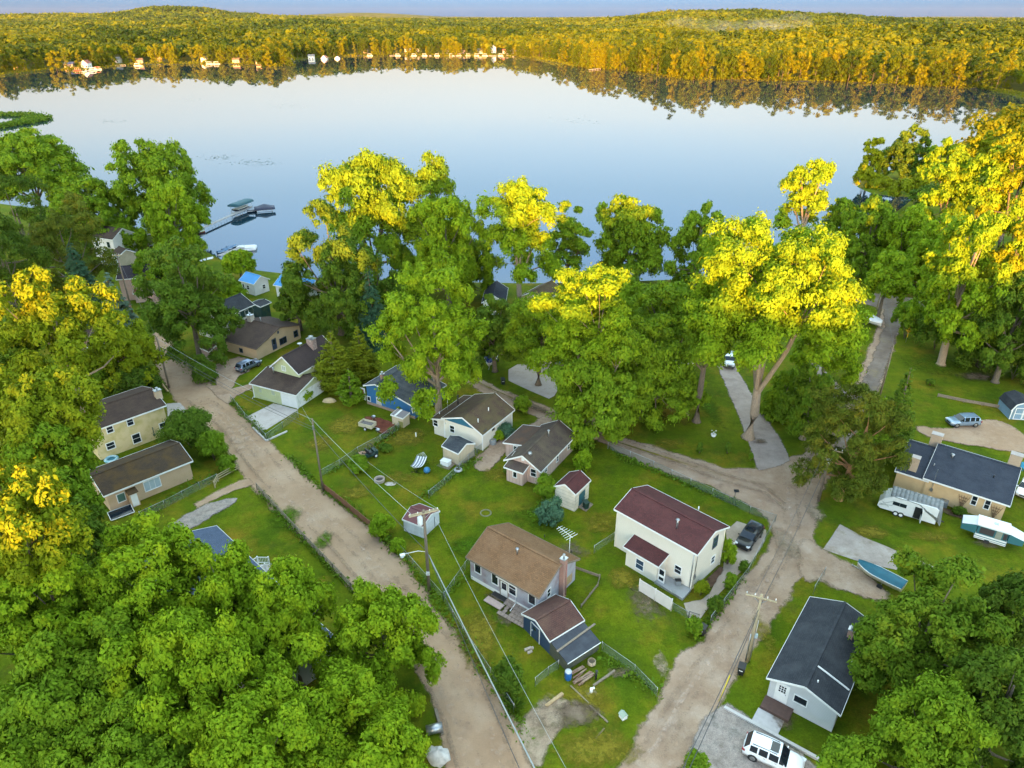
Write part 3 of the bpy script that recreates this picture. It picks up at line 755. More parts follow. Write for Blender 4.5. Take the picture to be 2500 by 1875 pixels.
# roofs
r_brown = shingle('brown_shingle', (.205, .108, .052), (.15, .080, .040), patch=(.215, .128, .072), patch_amt=.5)
r_maroon = shingle('maroon_shingle', (.088, .028, .028), (.062, .023, .024), patch=(.105, .040, .038), patch_amt=.5)
r_umber = shingle('umber_shingle', (.105, .068, .046), (.080, .052, .037), patch=(.115, .095, .04), patch_amt=.7)
r_dark = shingle('dark_brown_shingle', (.062, .040, .032), (.048, .032, .027), patch=(.080, .055, .040), patch_amt=.6)
r_moss = shingle('mossy_brown_shingle', (.060, .040, .026), (.045, .031, .021), patch=(.085, .050, .016), patch_amt=.9)
r_slate = shingle('slate_shingle', (.050, .058, .068), (.038, .045, .056), patch=(.095, .10, .10), patch_amt=.7)
r_black = shingle('black_shingle', (.034, .038, .046), (.026, .029, .036), patch=(.060, .064, .072), patch_amt=.55)
r_navy = shingle('navy_shingle', (.032, .040, .058), (.025, .031, .046), patch=(.048, .056, .074), patch_amt=.5)
r_bluegrey = shingle('blue_grey_shingle', (.075, .10, .155), (.06, .082, .13), patch=(.09, .115, .17), patch_amt=.5)
blue_metal = plain('blue_metal_roof', (.015, .19, .46), .45)
# walls
w_cream = siding('cream_siding', (.68, .635, .54), dirt=.02)
w_pink = siding('pale_pink_siding', (.52, .37, .31), vertical=True, lap=.5, dirt=.10, dirtcol=(.35, .28, .22))
w_yellow = siding('aged_yellow_siding', (.62, .50, .27), lap=.14, dirt=.28, dirtcol=(.40, .33, .09))
w_tan = siding('tan_siding', (.50, .355, .215), dirt=.06)
w_peach = siding('peach_siding', (.52, .36, .23), dirt=.14, dirtcol=(.34, .24, .10))
w_green = siding('pale_green_siding', (.50, .53, .30), dirt=.06)
w_blue = siding('bright_blue_siding', (.025, .125, .29), dirt=.05, dirtcol=(.06, .12, .2))
w_white = siding('white_siding', (.66, .64, .61), dirt=.04)
w_chalk = siding('chalky_siding', (.36, .36, .40), lap=.2, dirt=.28, dirtcol=(.22, .12, .13))
w_navy = siding('navy_boards', (.022, .050, .105), vertical=True, lap=.3, dirt=.10, dirtcol=(.05, .07, .09))
w_sand = siding('sand_board', (.50, .41, .29), vertical=True, lap=.3, dirt=.10)
w_stucco = mat('tan_stucco', (.54, .385, .21), (.49, .345, .185), 1.2, .9)
w_barnred = siding('dusty_pink_boards', (.38, .25, .22), vertical=True, lap=.3)
w_grey = siding('pale_grey_siding', (.50, .51, .52), dirt=.05)

# ---- 1 weathered bungalow with brown roof
h = house('bungalow', 'weathered bungalow with patchy blue boards and large brown shingle roof beside navy shed', 1.17, 59.11, -38.2, 9.84, 7.44, 3.0, 4.77, wall=w_chalk, roof=r_brown, trim=wood_grey)
for (x, y) in ((295, 690), (480, 810), (880, 1025)):
    win(h, 'F', 'a6', x, y, .8, 1.4, rail=False, trim=white_trim)
door_px(h, 'F', 'a6', 580, 900, w=.95, hh=2.05)
win(h, 'F', 'a6', 672, 920, .95, 1.5, trim=white_trim)
b = MB(); panel(h, 'F', -4.5, 4.5, 0, .45, 0, .03, b); wing(b.build('plinth', white_trim, h.root), h)
b = MB(); u0, z0 = wall_uv(h, 'F', 'a6', 500, 770); u1, z1 = wall_uv(h, 'F', 'a6', 712, 880); panel(h, 'F', u0, u1, 2.42, 2.6, .02, .16, b); b.tube([(u1, -h.w-.12, 2.5), (u1, -h.w-.12, .3), (u1+.1, -h.w-1.2, .1)], .05, 6); wing(b.build('gutter', white_trim, h.root), h)
win(h, 'R', 'a6', 1060, 960, .55, 1.0, trim=white_trim)
b = MB(); panel(h, 'R', .7, 2.8, .35, 1.5, -.01, .02, b); wing(b.build('bare_board', wood_tan, h.root), h)
u, _ = wall_uv(h, 'R', 'a6', 1180, 980)
b = MB(); b.box((h.l+.32, u, 2.6), (.56, .62, 5.2)); c = wing(b.build('chimney', brick('pinkish_brick', (.34, .17, .13), (.28, .14, .11), (.33, .25, .21)), h.root), h)
b = MB(); b.box((h.l+.32, u, 5.24), (.66, .72, .08)); b.tube([(h.l+.32, u, 5.28), (h.l+.32, u, 5.7)], .1, 8); b.lathe([(.16, 5.7), (.16, 5.78), (.02, 5.85)], (h.l+.32, u, 0), 8); b.build('flue', steel, c)
b = MB(); b.tube([(h.l+.66, u+.12, .3), (h.l+.66, u+.12, 4.6)], .045, 6); b.build('conduit', plain('pink_pipe', (.42, .2, .17)), c)
x, y = on_roof(h, 'a6', 720, 540); vent_pipe(h, x, y, .7, .1, steel, 'flue', cap=True)
x, y = on_roof(h, 'a6', 1015, 355); vent_pipe(h, x, y, .25, .05, black_pl)
x, y = on_roof(h, 'a6', 1310, 520); vent_pipe(h, x, y, .25, .06, black_pl)
H1 = h
# aerial on a mast
p = G('a6', 1285, 470, 2.9); t = thing('tv_aerial', 'white many-armed tv aerial on a thin mast behind the weathered bungalow', 'aerial', (p.x, p.y, 0))
b = MB(); b.tube([(0, 0, 0), (0, 0, 4.6)], .03, 6); b.build('mast', white_trim, t)
b = MB(); dv = Vector((-.62, .78, 0)); b.bar(Vector((0, 0, 4.55))-dv*.4, Vector((0, 0, 4.55))+dv*1.9, .035)
for i in range(7):
    c = Vector((0, 0, 4.55))+dv*(-.3+i*.34); pr = Vector((.78, .62, 0)); ln = .85-.07*i; b.bar(c-pr*ln, c+pr*ln, .028)
b.build('boom', white_trim, t)

# ---- 2 cream two-storey house with maroon roof
h = house('house', 'tall two-storey cream house with maroon roof and lean-to beside the black car', 17.64, 63.0, -45.1, 10.86, 6.45, 5.35, 6.56, wall=w_cream, roof=r_maroon)
win(h, 'F', 'b1', 908, 1065, .75, .95)
win(h, 'R', 'b1', 1310, 765, .85, 1.35, trim=dark_trim, pane=blue_glass); win(h, 'R', 'b1', 1283, 955, .7, .9, trim=white_trim, pane=blue_glass)
corner_boards(h, w_cream)
x, y = on_roof(h, 'b1', 895, 615)
f = vent_pipe(h, x, y, 1.15, .11, steel, 'flue', cap=True)
x, y = on_roof(h, 'b1', 1128, 420); vent_pipe(h, x, y, .45, .07)
b = MB(); b.tube([(h.l-.15, -h.w-.06, 5.0), (h.l-.15, -h.w-.06, .4)], .05, 6); b.tube([(h.l+.06, -h.w+.35, 5.3), (h.l+.06, -h.w+.35, 2.0)], .04, 6); b.box((h.l+.08, -h.w+.35, 1.75), (.14, .34, .5)); wing(b.build('downpipe', steel, h.root), h)
H2_ = h
hp = house('porch', '', 15.36, 61.12, -44.8, 4.67, 3.9, 2.63, 3.75, o=1.95, wall=w_cream, roof=r_maroon, root=h.root, roofname='porch_roof', wallname='porch_wall', ov=.28)
win(hp, 'F', 'b1', 495, 1010, .95, 1.25, pane=blue_glass)
# open white storm door, hinged at the porch corner
dd = MB(); hx, hy = hp.l+.05, -hp.w+.25
dd.box((hx+.42, hy-.05, 1.15), (.84, .05, .30)); dd.box((hx+.42, hy-.05, 2.08), (.84, .05, .14)); dd.box((hx+.42, hy-.05, .32), (.84, .05, .5))
for q in (.06, .78): dd.box((hx+q, hy-.05, 1.2), (.12, .052, 1.9))
do = wing(dd.build('door', white_trim, h.root), hp)
g = MB(); g.box((hx+.42, hy-.05, 1.65), (.62, .02, .75)); g.box((hx+.42, hy-.05, .78), (.62, .02, .45)); g.build('pane', dark_glass, do)
b = MB(); b.box((hx+.72, hy-.1, 1.05), (.05, .06, .16)); b.build('handle', steel, do)

# ---- 3 pale pink house
h = house('house', 'long pale pink house with brown roof and small gabled entry porch', 4.0, 82.06, 59.6, 10.6, 5.61, 2.4, 4.0, wall=w_pink, roof=shingle('worn_brown_shingle', (.085, .06, .05), (.068, .05, .043), patch=(.115, .095, .06), patch_amt=.75))
for (x, y) in ((897, 735), (1020, 620), (1142, 485)): win(h, 'F', 'a5', x, y, .55, .8, rail=True)
win(h, 'L', 'a5', 762, 770, .75, 1.1)
u, z = wall_uv(h, 'L', 'a5', 650, 620); b = MB(); b.box((-h.l-.03, u, z), (.05, .45, .6)); wing(b.build('gable_vent', white_trim, h.root), h)
x, y = on_roof(h, 'a5', 925, 375); vent_pipe(h, x, y, .9, .09, steel, 'flue', cap=True)
x, y = on_roof(h, 'a5', 725, 565); b = MB(); b.lathe([(.0, .25), (.28, .22), (.3, .05), (.3, -.1)], (x, y, h.rz_at(y)), 10); wing(b.build('roof_vent', steel, h.root), h)
H3 = h
# lower wing on the far side and the entry
hw = house('wing', '', 1.45, 85.2, 59.6, 5.6, 3.0, 2.45, 2.75, o=-1.5, he2=2.2, wall=w_pink, roof=shingle('rusty_brown_shingle', (.10, .066, .05), (.085, .058, .045), patch=(.15, .075, .035), patch_amt=.6), root=h.root, roofname='wing_roof', wallname='wing_wall', ov=.25)
hp = house('entry', '', .95, 78.04, -31.1, 2.94, 3.0, 2.25, 3.05, o=1.5, wall=w_pink, roof=MATS['worn_brown_shingle'], root=h.root, roofname='porch_roof', wallname='porch_wall', ov=.25)
win(hp, 'F', 'a5', 562, 790, .5, .8, rail=False)
door(hw, 'L', -.5, .8, 1.95, dmat=plain('dark_green_door', (.03, .06, .05)), trim=white_trim)

# ---- 4 cream house with blue gable
h = house('house', 'cream house with a blue painted gable and mossy brown roof, beside the pale tan shed', -4.9, 90.0, 58.1, 8.52, 7.2, 2.78, 4.62, o=-.15, he2=3.35, wall=w_cream, roof=r_umber)
h2 = house('wing', '', -8.55, 92.25, 58.1, 8.3, 2.6, 2.65, 3.3, o=-1.3, wall=w_cream, roof=r_umber, root=h.root, roofname='wing_roof', wallname='wing_wall', ov=.3)
b = MB(); b.add([(-h.l-.03, -2.35, 3.1), (-h.l-.03, 2.9, 3.1), (-h.l-.03, 2.9, 3.3), (-h.l-.03, -.15, 4.38), (-h.l-.002, -2.35, 3.1), (-h.l-.002, 2.9, 3.1), (-h.l-.002, 2.9, 3.3), (-h.l-.002, -.15, 4.38)], [(3, 2, 1, 0), (0, 1, 5, 4), (1, 2, 6, 5), (2, 3, 7, 6), (3, 0, 4, 7)])
wing(b.build('gable_panel', plain('teal_blue_paint', (.022, .125, .20), .7), h.root), h)
win(h, 'L', 'a4', 1213, 740, .75, 1.05); win(h2, 'L', 'a4', 1033, 675, .75, .95)
win(h, 'F', 'a4', 1655, 718, .5, .95, trim=dark_trim); win(h, 'F', 'a4', 1565, 770, .55, .35, rail=False, trim=dark_trim)
corner_boards(h)
for (x, y) in ((1605, 545), (1492, 668)):
    a, c = on_roof(h, 'a4', x, y); vent_pipe(h, a, c, .55, .08)
a, c = on_roof(h2, 'a4', 1075, 578); vent_pipe(h2, a, c, .4, .07)
a, c = on_roof(h2, 'a4', 1275, 475); f = vent_pipe(h2, a, c, 1.5, .1, black_pl, 'flue', cap=True)
a, c = on_roof(h2, 'a4', 1165, 535); vent_pipe(h2, a, c, 1.7, .035, steel, 'service_mast')
H4 = h

# ---- 5 bright blue house
h = house('house', 'bright blue house with white trim and a patchy grey roof under the big maple', -16.9, 99.6, 59.3, 8.4, 10.0, 2.25, 4.15, o=2.55, he2=3.3, wall=w_blue, roof=r_slate)
door_px(h, 'L', 'a4', 255, 440, w=.9, hh=2.0, dmat=white_trim, lite=True, pane=plain('red_door_light', (.25, .03, .03)), z=.45)
win(h, 'L', 'a4', 313, 412, .6, .7, rail=False); win(h, 'L', 'a4', 423, 468, .75, 1.35, pane=plain('pale_blind', (.40, .33, .27)), mull=1)
win(h, 'F', 'a4', 798, 530, .75, .75, mull=1, pane=plain('pale_blind', (.40, .33, .27)))
b = MB(); b.box((-h.l-.08, 0, .2), (.16, h.w*2+.1, .4)); wing(b.build('foundation', brick('old_foundation', (.30, .20, .14), (.24, .15, .1), (.3, .25, .2), .5, .2), h.root), h)
a, c = on_roof(h, 'a4', 460, 200); chimney(h, a, c, h.hr+.75, .5, .5, red_brick)
a, c = on_roof(h, 'a4', 558, 415); vent_pipe(h, a, c, .4, .05, black_pl)
H5 = h
# little tan shed against the blue house
p = G('a4', 650, 700); t = house('shed', 'small tan lean-to shed with grey roof at the corner of the bright blue house', p.x+.1, p.y+.35, -30.5, 2.3, 1.7, 1.75, 1.95, o=.85, wall=w_sand, roof=plain('grey_sheet_roof', (.19, .17, .18), .6), cat='shed', ov=.1, ove=.1, th=.06)
b = MB(); panel(t, 'F', .15, 1.0, .05, 1.0, 0, .03, b); b.build('door', siding('green_boards', (.20, .19, .06), vertical=True, lap=.2), t.root)
b = MB(); b.bar((-.35, -.85, 1.80), (-.35, .85, 2.0), .35, .03); b.build('roof_strip', white_trim, t.root)

# ---- 6 pale green house with garage wing
h = house('house', 'pale green house with white garage and tall stone chimney', -35.82, 102.5, -25.2, 9.48, 8.8, 2.6, 3.7, wall=w_green, roof=r_dark)
win(h, 'F', 'a2', 600, 940, .55, .75, rail=False, trim=w_green, pane=plain('pale_shade', (.42, .46, .36))); win(h, 'F', 'a2', 738, 970, .7, .8, rail=False, trim=w_green, pane=plain('pale_shade', (.42, .46, .36)))
b = MB(); u0, _ = wall_uv(h, 'F', 'a2', 830, 1050); panel(h, 'F', u0, h.l-.08, .05, 2.15, -.01, .03, b)
for i in range(4): panel(h, 'F', u0, h.l-.08, .06+i*.53, .10+i*.53, .03, .045, b)
b.build('garage_door', white_trim, h.root)
b = MB(); panel(h, 'R', -h.w+.02, h.w-.1, .05, 2.25, 0, .035, b); panel(h, 'R', -h.w+.02, h.w-.1, 2.2, 2.3, .03, .06, b); b.build('white_cladding', siding('white_boards', (.72, .72, .70), vertical=True, lap=.35), h.root)
corner_boards(h)
downpipe(h, -h.l-.05, -h.w-.05, 2.3)
u = house('upper', '', -34.3, 105.9, 62.8, 9.6, 6.1, 4.35, 6.8, wall=w_green, roof=shingle('dusk_brown_shingle', (.042, .030, .030), (.034, .025, .026), patch=(.055, .038, .034), patch_amt=.5), root=h.root, roofname='upper_roof', wallname='upper_wall', z0=2.4, ov=.45)
win(u, 'L', 'a2', 852, 705, .7, .75, rail=False, mull=1, pane=plain('pale_shade', (.42, .46, .36)))
cx = h.root.matrix_basis.inverted() @ G('a2', 1190, 690, 2.4)
b = MB(); b.box((cx.x, cx.y, 3.9), (1.25, 1.0, 7.4)); c = b.build('chimney', stone, h.root)
b = MB(); b.box((cx.x, cx.y, 7.64), (1.35, 1.1, .1)); b.tube([(cx.x, cx.y, 7.69), (cx.x, cx.y, 8.0)], .2, 8); b.lathe([(.42, 8.0), (.42, 8.05), (.05, 8.2)], (cx.x, cx.y, 0), 10); b.build('cap', steel, c)
a, c = on_roof(u, 'a2', 1030, 480)
b = MB(); zz = u.rz_at(c); b.lathe([(0, 0), (.25, .03), (.42, .14)], (a, c, zz+.55), 12); b.tube([(a, c, zz), (a, c, zz+.6)], .03, 6); wing(b.build('satellite_dish', steel, h.root), u)
a, c = on_roof(h, 'a2', 745, 755); vent_pipe(h, a, c, .95, .1, steel, 'flue', cap=True)
H6 = h

# ---- 7 tan house
h = house('house', 'tan house with broad dark brown gable roof and dark blue door', -46.3, 121.36, -28.7, 8.46, 11.49, 2.3, 4.25, o=.45, he2=2.75, wall=w_tan, roof=r_dark, trim=plain('brown_trim', (.12, .085, .07)))
blue_trim = plain('slate_blue_trim', (.035, .05, .085))
door_px(h, 'R', 'a2', 755, 470, w=.85, hh=2.0, dmat=blue_trim, trim=blue_trim, lite=True, z=.35)
win(h, 'R', 'a2', 845, 405, 1.6, 1.1, trim=blue_trim, rail=False, mull=1); win(h, 'R', 'a2', 982, 330, .9, 1.15, trim=blue_trim)
win(h, 'F', 'a2', 393, 510, .7, .7, trim=blue_trim, rail=False)
u, z = wall_uv(h, 'R', 'a2', 790, 315); b = MB(); b.box((h.l+.03, u, z), (.05, .4, .5)); b.build('gable_vent', blue_trim, h.root)
a, c = on_roof(h, 'a2', 498, 190); chimney(h, a, c, h.hr+1.0, 1.0, .8, brick('pale_brick', (.5, .44, .36), (.44, .38, .3), (.5, .45, .4)))
a, c = on_roof(h, 'a2', 605, 200); vent_pipe(h, a, c, .8, .09, steel, 'flue', cap=True)
H7 = h

# ---- 8 white house with green band
h = house('house', 'two-storey white house with a dark green band and black roof behind the tan house', -55.6, 128.2, 62.4, 9.2, 6.6, 4.3, 6.1, wall=w_white, roof=r_black)
gband = siding('dark_green_siding', (.012, .05, .05))
b = MB(); panel(h, 'F', -h.l+.05, h.l-.05, 2.6, 3.95, 0, .03, b); b.build('green_band', gband, h.root)
for u in (-2.4, 0.5, 2.6): window(h, 'F', u, 3.3, .8, .9, rail=False, pane=plain('pale_blind', (.40, .33, .27)))
window(h, 'F', -3.1, 1.4, 1.0, 1.0, trim=gband); window(h, 'F', -.9, 1.6, .6, 1.2, trim=gband)
hp = house('porch', '', -50.9, 134.4, 62.4, 3.0, 3.4, 3.2, 3.6, wall=gband, roof=r_black, root=h.root, roofname='porch_roof', wallname='porch_wall', ov=.3)

# ---- 9, 10 white cottages with blue metal roofs
h = house('cottage', 'small white cottage with a bright blue metal roof, leftmost of the two by the lake', -57.05, 149.95, -33.4, 5.05, 4.4, 2.75, 4.1, wall=w_white, roof=blue_metal, th=.08)
window(h, 'R', .6, 1.4, .7, .8); window(h, 'F', 0, 1.5, .8, .9); door(h, 'F', -1.5, .8, 2.0)
p = G('D', 640, 648)
h = house('cottage', 'white cottage with bright blue metal roof half hidden by the big yellow topped tree', p.x+.3, p.y+2.6, -24, 9.5, 5.6, 2.7, 4.2, wall=w_white, roof=blue_metal, th=.08)
window(h, 'F', -2.0, 1.5, .8, .9, trim=dark_trim); window(h, 'F', 1.0, 1.5, .8, .9, trim=dark_trim); window(h, 'R', .5, 1.5, .8, .9); door(h, 'F', 2.8, .8, 2.0)

# ---- 11 pinkish two-storey house, upper left
p = G('a1', 600, 600)
h = house('house', 'narrow two-storey pink house with a dark gable roof, near the blue spruce', p.x-1.2, p.y+4.6, 14, 6.4, 8.0, 4.9, 6.6, o=0, wall=siding('dusty_pink_siding', (.50, .34, .28), dirt=.05), roof=shingle('plum_black_shingle', (.035, .028, .038), (.028, .022, .03), patch_amt=.3))
maroonish = shingle('red_brown_shingle', (.17, .06, .05), (.13, .045, .04), patch_amt=.4)
window(h, 'R', -1.8, 3.9, .9, 1.2, mull=1); window(h, 'F', 1.4, 3.7, 1.5, 1.2, mull=1)
hw = house('bay', '', p.x+1.9, p.y+1.7, 14, 4.2, 3.8, 4.2, 4.8, wall=MATS['dusty_pink_siding'], roof=maroonish, root=h.root, hip=1.2, roofname='bay_roof', wallname='bay_wall', ov=.3)
window(hw, 'F', .2, 3.4, 1.5, 1.0, mull=1)
hw = house('porch', '', p.x+1.75, p.y+.3, 14, 4.0, 2.2, 2.2, 2.7, o=1.1, wall=MATS['dusty_pink_siding'], roof=maroonish, root=h.root, roofname='porch_roof', wallname='porch_wall', ov=.2)

# ---- 12 aged yellow two-storey house
h = house('house', 'large faded yellow two-storey house with stained siding left of the dirt road', -56.62, 88.7, 46.4, 10.4, 8.6, 4.8, 6.0, wall=w_yellow, roof=r_dark)
for (x, y, a, c) in ((885, 455, 1.0, 1.45), (590, 575, 1.0, 1.35), (310, 655, 1.0, .95), (520, 398, .75, 1.0), (302, 480, .75, .9)):
    win(h, 'F', 'a3', x, y, a, c, t=.12)
a, c = on_roof(h, 'a3', 830, 130); chimney(h, a, c, h.hr+.5, .9, .7, tan_brick)
u, z = wall_uv(h, 'F', 'a3', 785, 560); b = MB(); b.tube([(u, -h.w-.08, 2.1), (u, -h.w-.08, .9)], .06, 6); b.box((u, -h.w-.06, .85), (.3, .12, .3)); b.build('meter_pipe', plain('grey_green_pipe', (.08, .12, .08)), h.root)
H12 = h

# ---- 13 peach cottage with mossy roof
h = house('house', 'low peach coloured house with a mossy dark brown roof, in front of the yellow house', -48.48, 76.82, 44.9, 11.0, 7.3, 2.8, 4.0, wall=w_peach, roof=r_moss)
win(h, 'F', 'a3', 760, 1070, 1.9, 1.35, rail=False, mull=2, pane=plain('blue_curtain', (.36, .44, .48)))
win(h, 'F', 'a3', 425, 1215, .85, 1.1, rail=False, pane=plain('green_shade', (.07, .15, .12)))
u, z = wall_uv(h, 'F', 'a3', 555, 1240)
b = MB(); b.box((u, -h.w-.45, 1.0), (1.0, .9, 2.0)); c = b.build('entry_box', w_peach, h.root)
b = MB(); b.slab([(u-.6, -h.w-1.05, 2.05), (u+.6, -h.w-1.05, 2.05), (u+.6, -h.w, 2.3), (u-.6, -h.w, 2.3)], .08); b.build('entry_roof', r_moss, c)
b = MB(); b.box((u, -h.w-.915, .98), (.75, .03, 1.7)); b.build('door', white_trim, c)
H13 = h

# ---- 14 house under the yellow-lit trees at the left
p = G('a1', 80, 1290)
h = house('house', 'tan house with dark brown roof almost hidden under trees at the left', p.x-1.0, p.y+5, 40, 9, 7.5, 3.0, 4.8, wall=w_tan, roof=r_dark)
window(h, 'R', -1, 1.6, .8, 1.0); window(h, 'F', 2.6, 1.6, .7, 1.0); window(h, 'F', -2, 1.6, .7, 1.0); door(h, 'F', .6)

# ---- 15 white house and garage by the lake, upper left
p = G('D', 220, 560)
h = house('house', 'white two-storey house with a dark roof among the dark trees at upper left', p.x+2, p.y+4, -22, 8.0, 7.0, 5.2, 7.2, wall=w_white, roof=r_dark)
for u in (-2.2, 1.8): window(h, 'F', u, 3.6, .8, 1.3, trim=plain('green_shutter', (.02, .08, .06))); window(h, 'F', u, 1.3, .8, 1.2, trim=plain('green_shutter', (.02, .08, .06)))
door(h, 'F', -.2, .9, 2.0, dmat=plain('green_door', (.02, .07, .06)))
p = G('a1', 450, 222)
h = house('garage', 'small tan garage with dark roof beside the white house at upper left', p.x-.6, p.y+2.6, -42, 4.4, 4.6, 2.6, 3.9, wall=w_sand, roof=r_dark, cat='garage')
b = MB(); panel(h, 'F', -1.3, 1.3, .05, 2.0, 0, .03, b); b.build('garage_door', white_trim, h.root)

# ---- 16 blue-grey roofed house behind the foreground trees
a = G('a3', 1455, 1520, 3.0); bq = G('D', 560, 1222, 3.0)
rot = math.degrees(math.atan2(bq.y-a.y, bq.x-a.x))
ex = Vector((math.cos(math.radians(rot)), math.sin(math.radians(rot)), 0)); ey = Vector((-ex.y, ex.x, 0))
p = a+ex*12.2+ey*(-4.2)
h = house('house', 'house with a blue grey roof mostly covered by the foreground tree crowns', p.x, p.y, rot, 24.4, 8.4, 3.0, 4.3, wall=w_grey, roof=r_bluegrey)
window(h, 'L', -1.5, 1.6, 1.0, 1.2); window(h, 'L', 1.8, 1.6, 1.0, 1.2); window(h, 'B', -3, 1.6, 1.2, 1.2); door(h, 'B', -1.2)
# porch steps with white railings on the road side
r = MB(); px0 = -4.4
s_ = MB()
for i in range(4): s_.box((px0, h.w+1.5+.3*i, .75-.2*i), (1.5, .3, .2))
s_.box((px0, h.w+.68, .85), (1.8, 1.34, .2)); s_.build('porch_steps', concrete, h.root)
for sx in (-.8, .8):
    pts = [(px0+sx, h.w+.1, .95), (px0+sx, h.w+1.3, .95), (px0+sx, h.w+2.5, .15)]
    for q in pts: r.box((q[0], q[1], q[2]+.55), (.12, .12, 1.15))
    for i in range(2):
        for dz in (.25, 1.0): r.bar(Vector(pts[i])+Vector((0, 0, dz)), Vector(pts[i+1])+Vector((0, 0, dz)), .06)
        for k in range(1, 7): q = Vector(pts[i]).lerp(Vector(pts[i+1]), k/7); r.bar(q+Vector((0, 0, .25)), q+Vector((0, 0, 1.0)), .035)
r.build('railing', white_trim, h.root)

# ---- 17 tan stucco house, right
h = house('house', 'tan stucco house with a navy shingle roof and brick chimneys, behind the travel trailer', 58.46, 74.68, -38.1, 9.4, 9.2, 3.0, 4.1, o=3.3, he2=3.6, wall=w_stucco, roof=r_navy, ove=.45)
for (x, y) in ((1675, 760), (1815, 805)): win(h, 'F', 'b3', x, y, .5, 1.2)
hw = house('wing', '', 53.6, 78.3, -37.2, 3.9, 8.4, 2.6, 3.6, o=3.0, he2=3.2, wall=w_stucco, roof=r_navy, root=h.root, roofname='wing_roof', wallname='wing_wall', ov=.25)
a, c = on_roof(hw, 'b3', 1010, 430); chimney(hw, a, c, 4.7, .9, .8, tan_brick, pot=False)
for k, x, y, zt in (('b3', 1230, 180, 5.0), ('b3', 2085, 420, 5.4)):
    q = h.root.matrix_basis.inverted() @ G(k, x, y, 3.8)
    chimney(h, q.x, h.w+.15, zt, 1.3, .9, tan_brick, zb=0, pot=False)
a, c = on_roof(h, 'b3', 1432, 300); vent_pipe(h, a, c, .5, .12, steel, 'roof_vent', cap=True)
a, c = on_roof(h, 'b3', 1882, 515); vent_pipe(h, a, c, .35, .08, black_pl)
a, c = on_roof(h, 'b3', 1240, 385); vent_pipe(h, a, c, .3, .06, steel)
b = MB()
for (kx, ky) in ((1545, 780), (1895, 890)):
    u, z = wall_uv(h, 'F', 'b3', kx, ky)
    for i in range(5): b.bar((u, -h.w-.08, .3), (u-.6+.3*i, -h.w-.1, 2.2), .05, .04)
    for zz in (1.1, 1.5, 1.9): s = .6*(zz-.3)/1.9; b.bar((u-s, -h.w-.13, zz), (u+s, -h.w-.13, zz), .05, .04)
b.build('trellis', mat('trellis_wood', (.16, .09, .05)), h.root)
u, z = wall_uv(h, 'F', 'b3', 1200, 680); b = MB(); panel(h, 'F', u-.15, u+.15, 1.3, 1.7, 0, .15, b); panel(h, 'F', u-.03, u+.03, 1.7, 4.6, .02, .08, b); b.build('meter_box', steel, h.root)
H17 = h

# ---- 18 white bungalow with black roof, lower right
h = house('house', 'white bungalow with a long black shingle roof and white doors, beside the white car', 28.85, 46.78, 52.7, 12.4, 6.3, 2.75, 3.9, wall=w_grey, roof=r_black)
do = door_px(h, 'L', 'b2', 470, 1150, w=.95, hh=2.05, lite=False, z=.5)
u, _ = wall_uv(h, 'L', 'b2', 470, 1150)
g = MB()
for i in range(3):
    for j in range(3): panel(h, 'L', u-.3+.22*i, u-.3+.22*i+.16, 1.62+.27*j, 1.62+.27*j+.2, .028, .04, g)
g.build('pane', dark_glass, do)
u, z = wall_uv(h, 'L', 'b2', 682, 1195); window(h, 'L', u, z, 1.05, .75, rail=False, mull=0)
a, c = on_roof(h, 'b2', 1215, 510); chimney(h, a, c, h.rz_at(c)+.95, .5, .5, red_brick)
x, y = on_roof(h, 'b2', 868, 1000); vent_pipe(h, x, y, .25, .06)
x, y = on_roof(h, 'b2', 1235, 785); vent_pipe(h, x, y, .25, .06)
# raised cross gable on the far slope with white barge boards
x, y = on_roof(h, 'b2', 940, 885)
b = MB(); b.bar((x, y+.6, h.rz_at(y+.6)+.06), (x, y-.2, h.rz_at(y-.2)+.1), .1, .12); b.bar((x, y-.2, h.rz_at(y-.2)+.1), (x, -h.w-.2, h.rz_at(-h.w)+.05), .1, .12); b.build('roof_edge_trim', white_trim, h.root)
# step deck at its door, and a white landing
d = MB(); u, _ = wall_uv(h, 'L', 'b2', 430, 1240)
d.box((-h.l-.75, u-.15, .2), (1.45, 2.5, .4)); d.build('deck', mat('brown_deck', (.10, .055, .042), (.075, .042, .034), 4), h.root)
d = MB(); d.box((-h.l-2.45, u+.05, .06), (1.9, 2.3, .12)); d.build('landing', mat('pale_landing', (.46, .43, .42), (.40, .37, .36), 2.5, .8), h.root)
H18 = h

# ---- 19-24 houses seen through the trees
p = G('b5', 300, 412)
h = house('house', 'white house with a plain dark navy roof beside the twin tree trunks near the lake', p.x-.8, p.y+5.0, 87, 9.0, 4.9, 2.8, 4.4, wall=w_white, roof=r_navy)
window(h, 'L', 0, 1.6, 1.6, 1.0, mull=2)
p = G('b5', 700, 250)
h = house('house', 'low brown roofed house behind the loose limbed tree near the lake', p.x+1.0, p.y-2.0, 57, 9.0, 6.0, 2.6, 4.2, wall=w_tan, roof=r_umber)
window(h, 'F', -2, 1.5, .8, 1.0); window(h, 'F', 1.5, 1.5, .8, 1.0); door(h, 'L', 0)
p = G('b5', 770, 935)
h = house('house', 'steep gabled cream house behind the concrete parking pad, seen through branches', p.x+.4, p.y+3.3, 88, 6.0, 6.2, 3.4, 5.9, wall=w_cream, roof=r_umber)
window(h, 'L', -1.5, 3.6, .8, 1.1); window(h, 'L', 1.2, 3.6, .8, 1.1); window(h, 'L', .2, 4.6, .5, .5, rail=False); door(h, 'L', -2.0, .9, 2.0); window(h, 'L', 1.3, 1.4, 1.1, 1.0)
chimney(h, 1.0, .3, 7.0, .7, .7, red_brick)
p = G('b6', 470, 640)
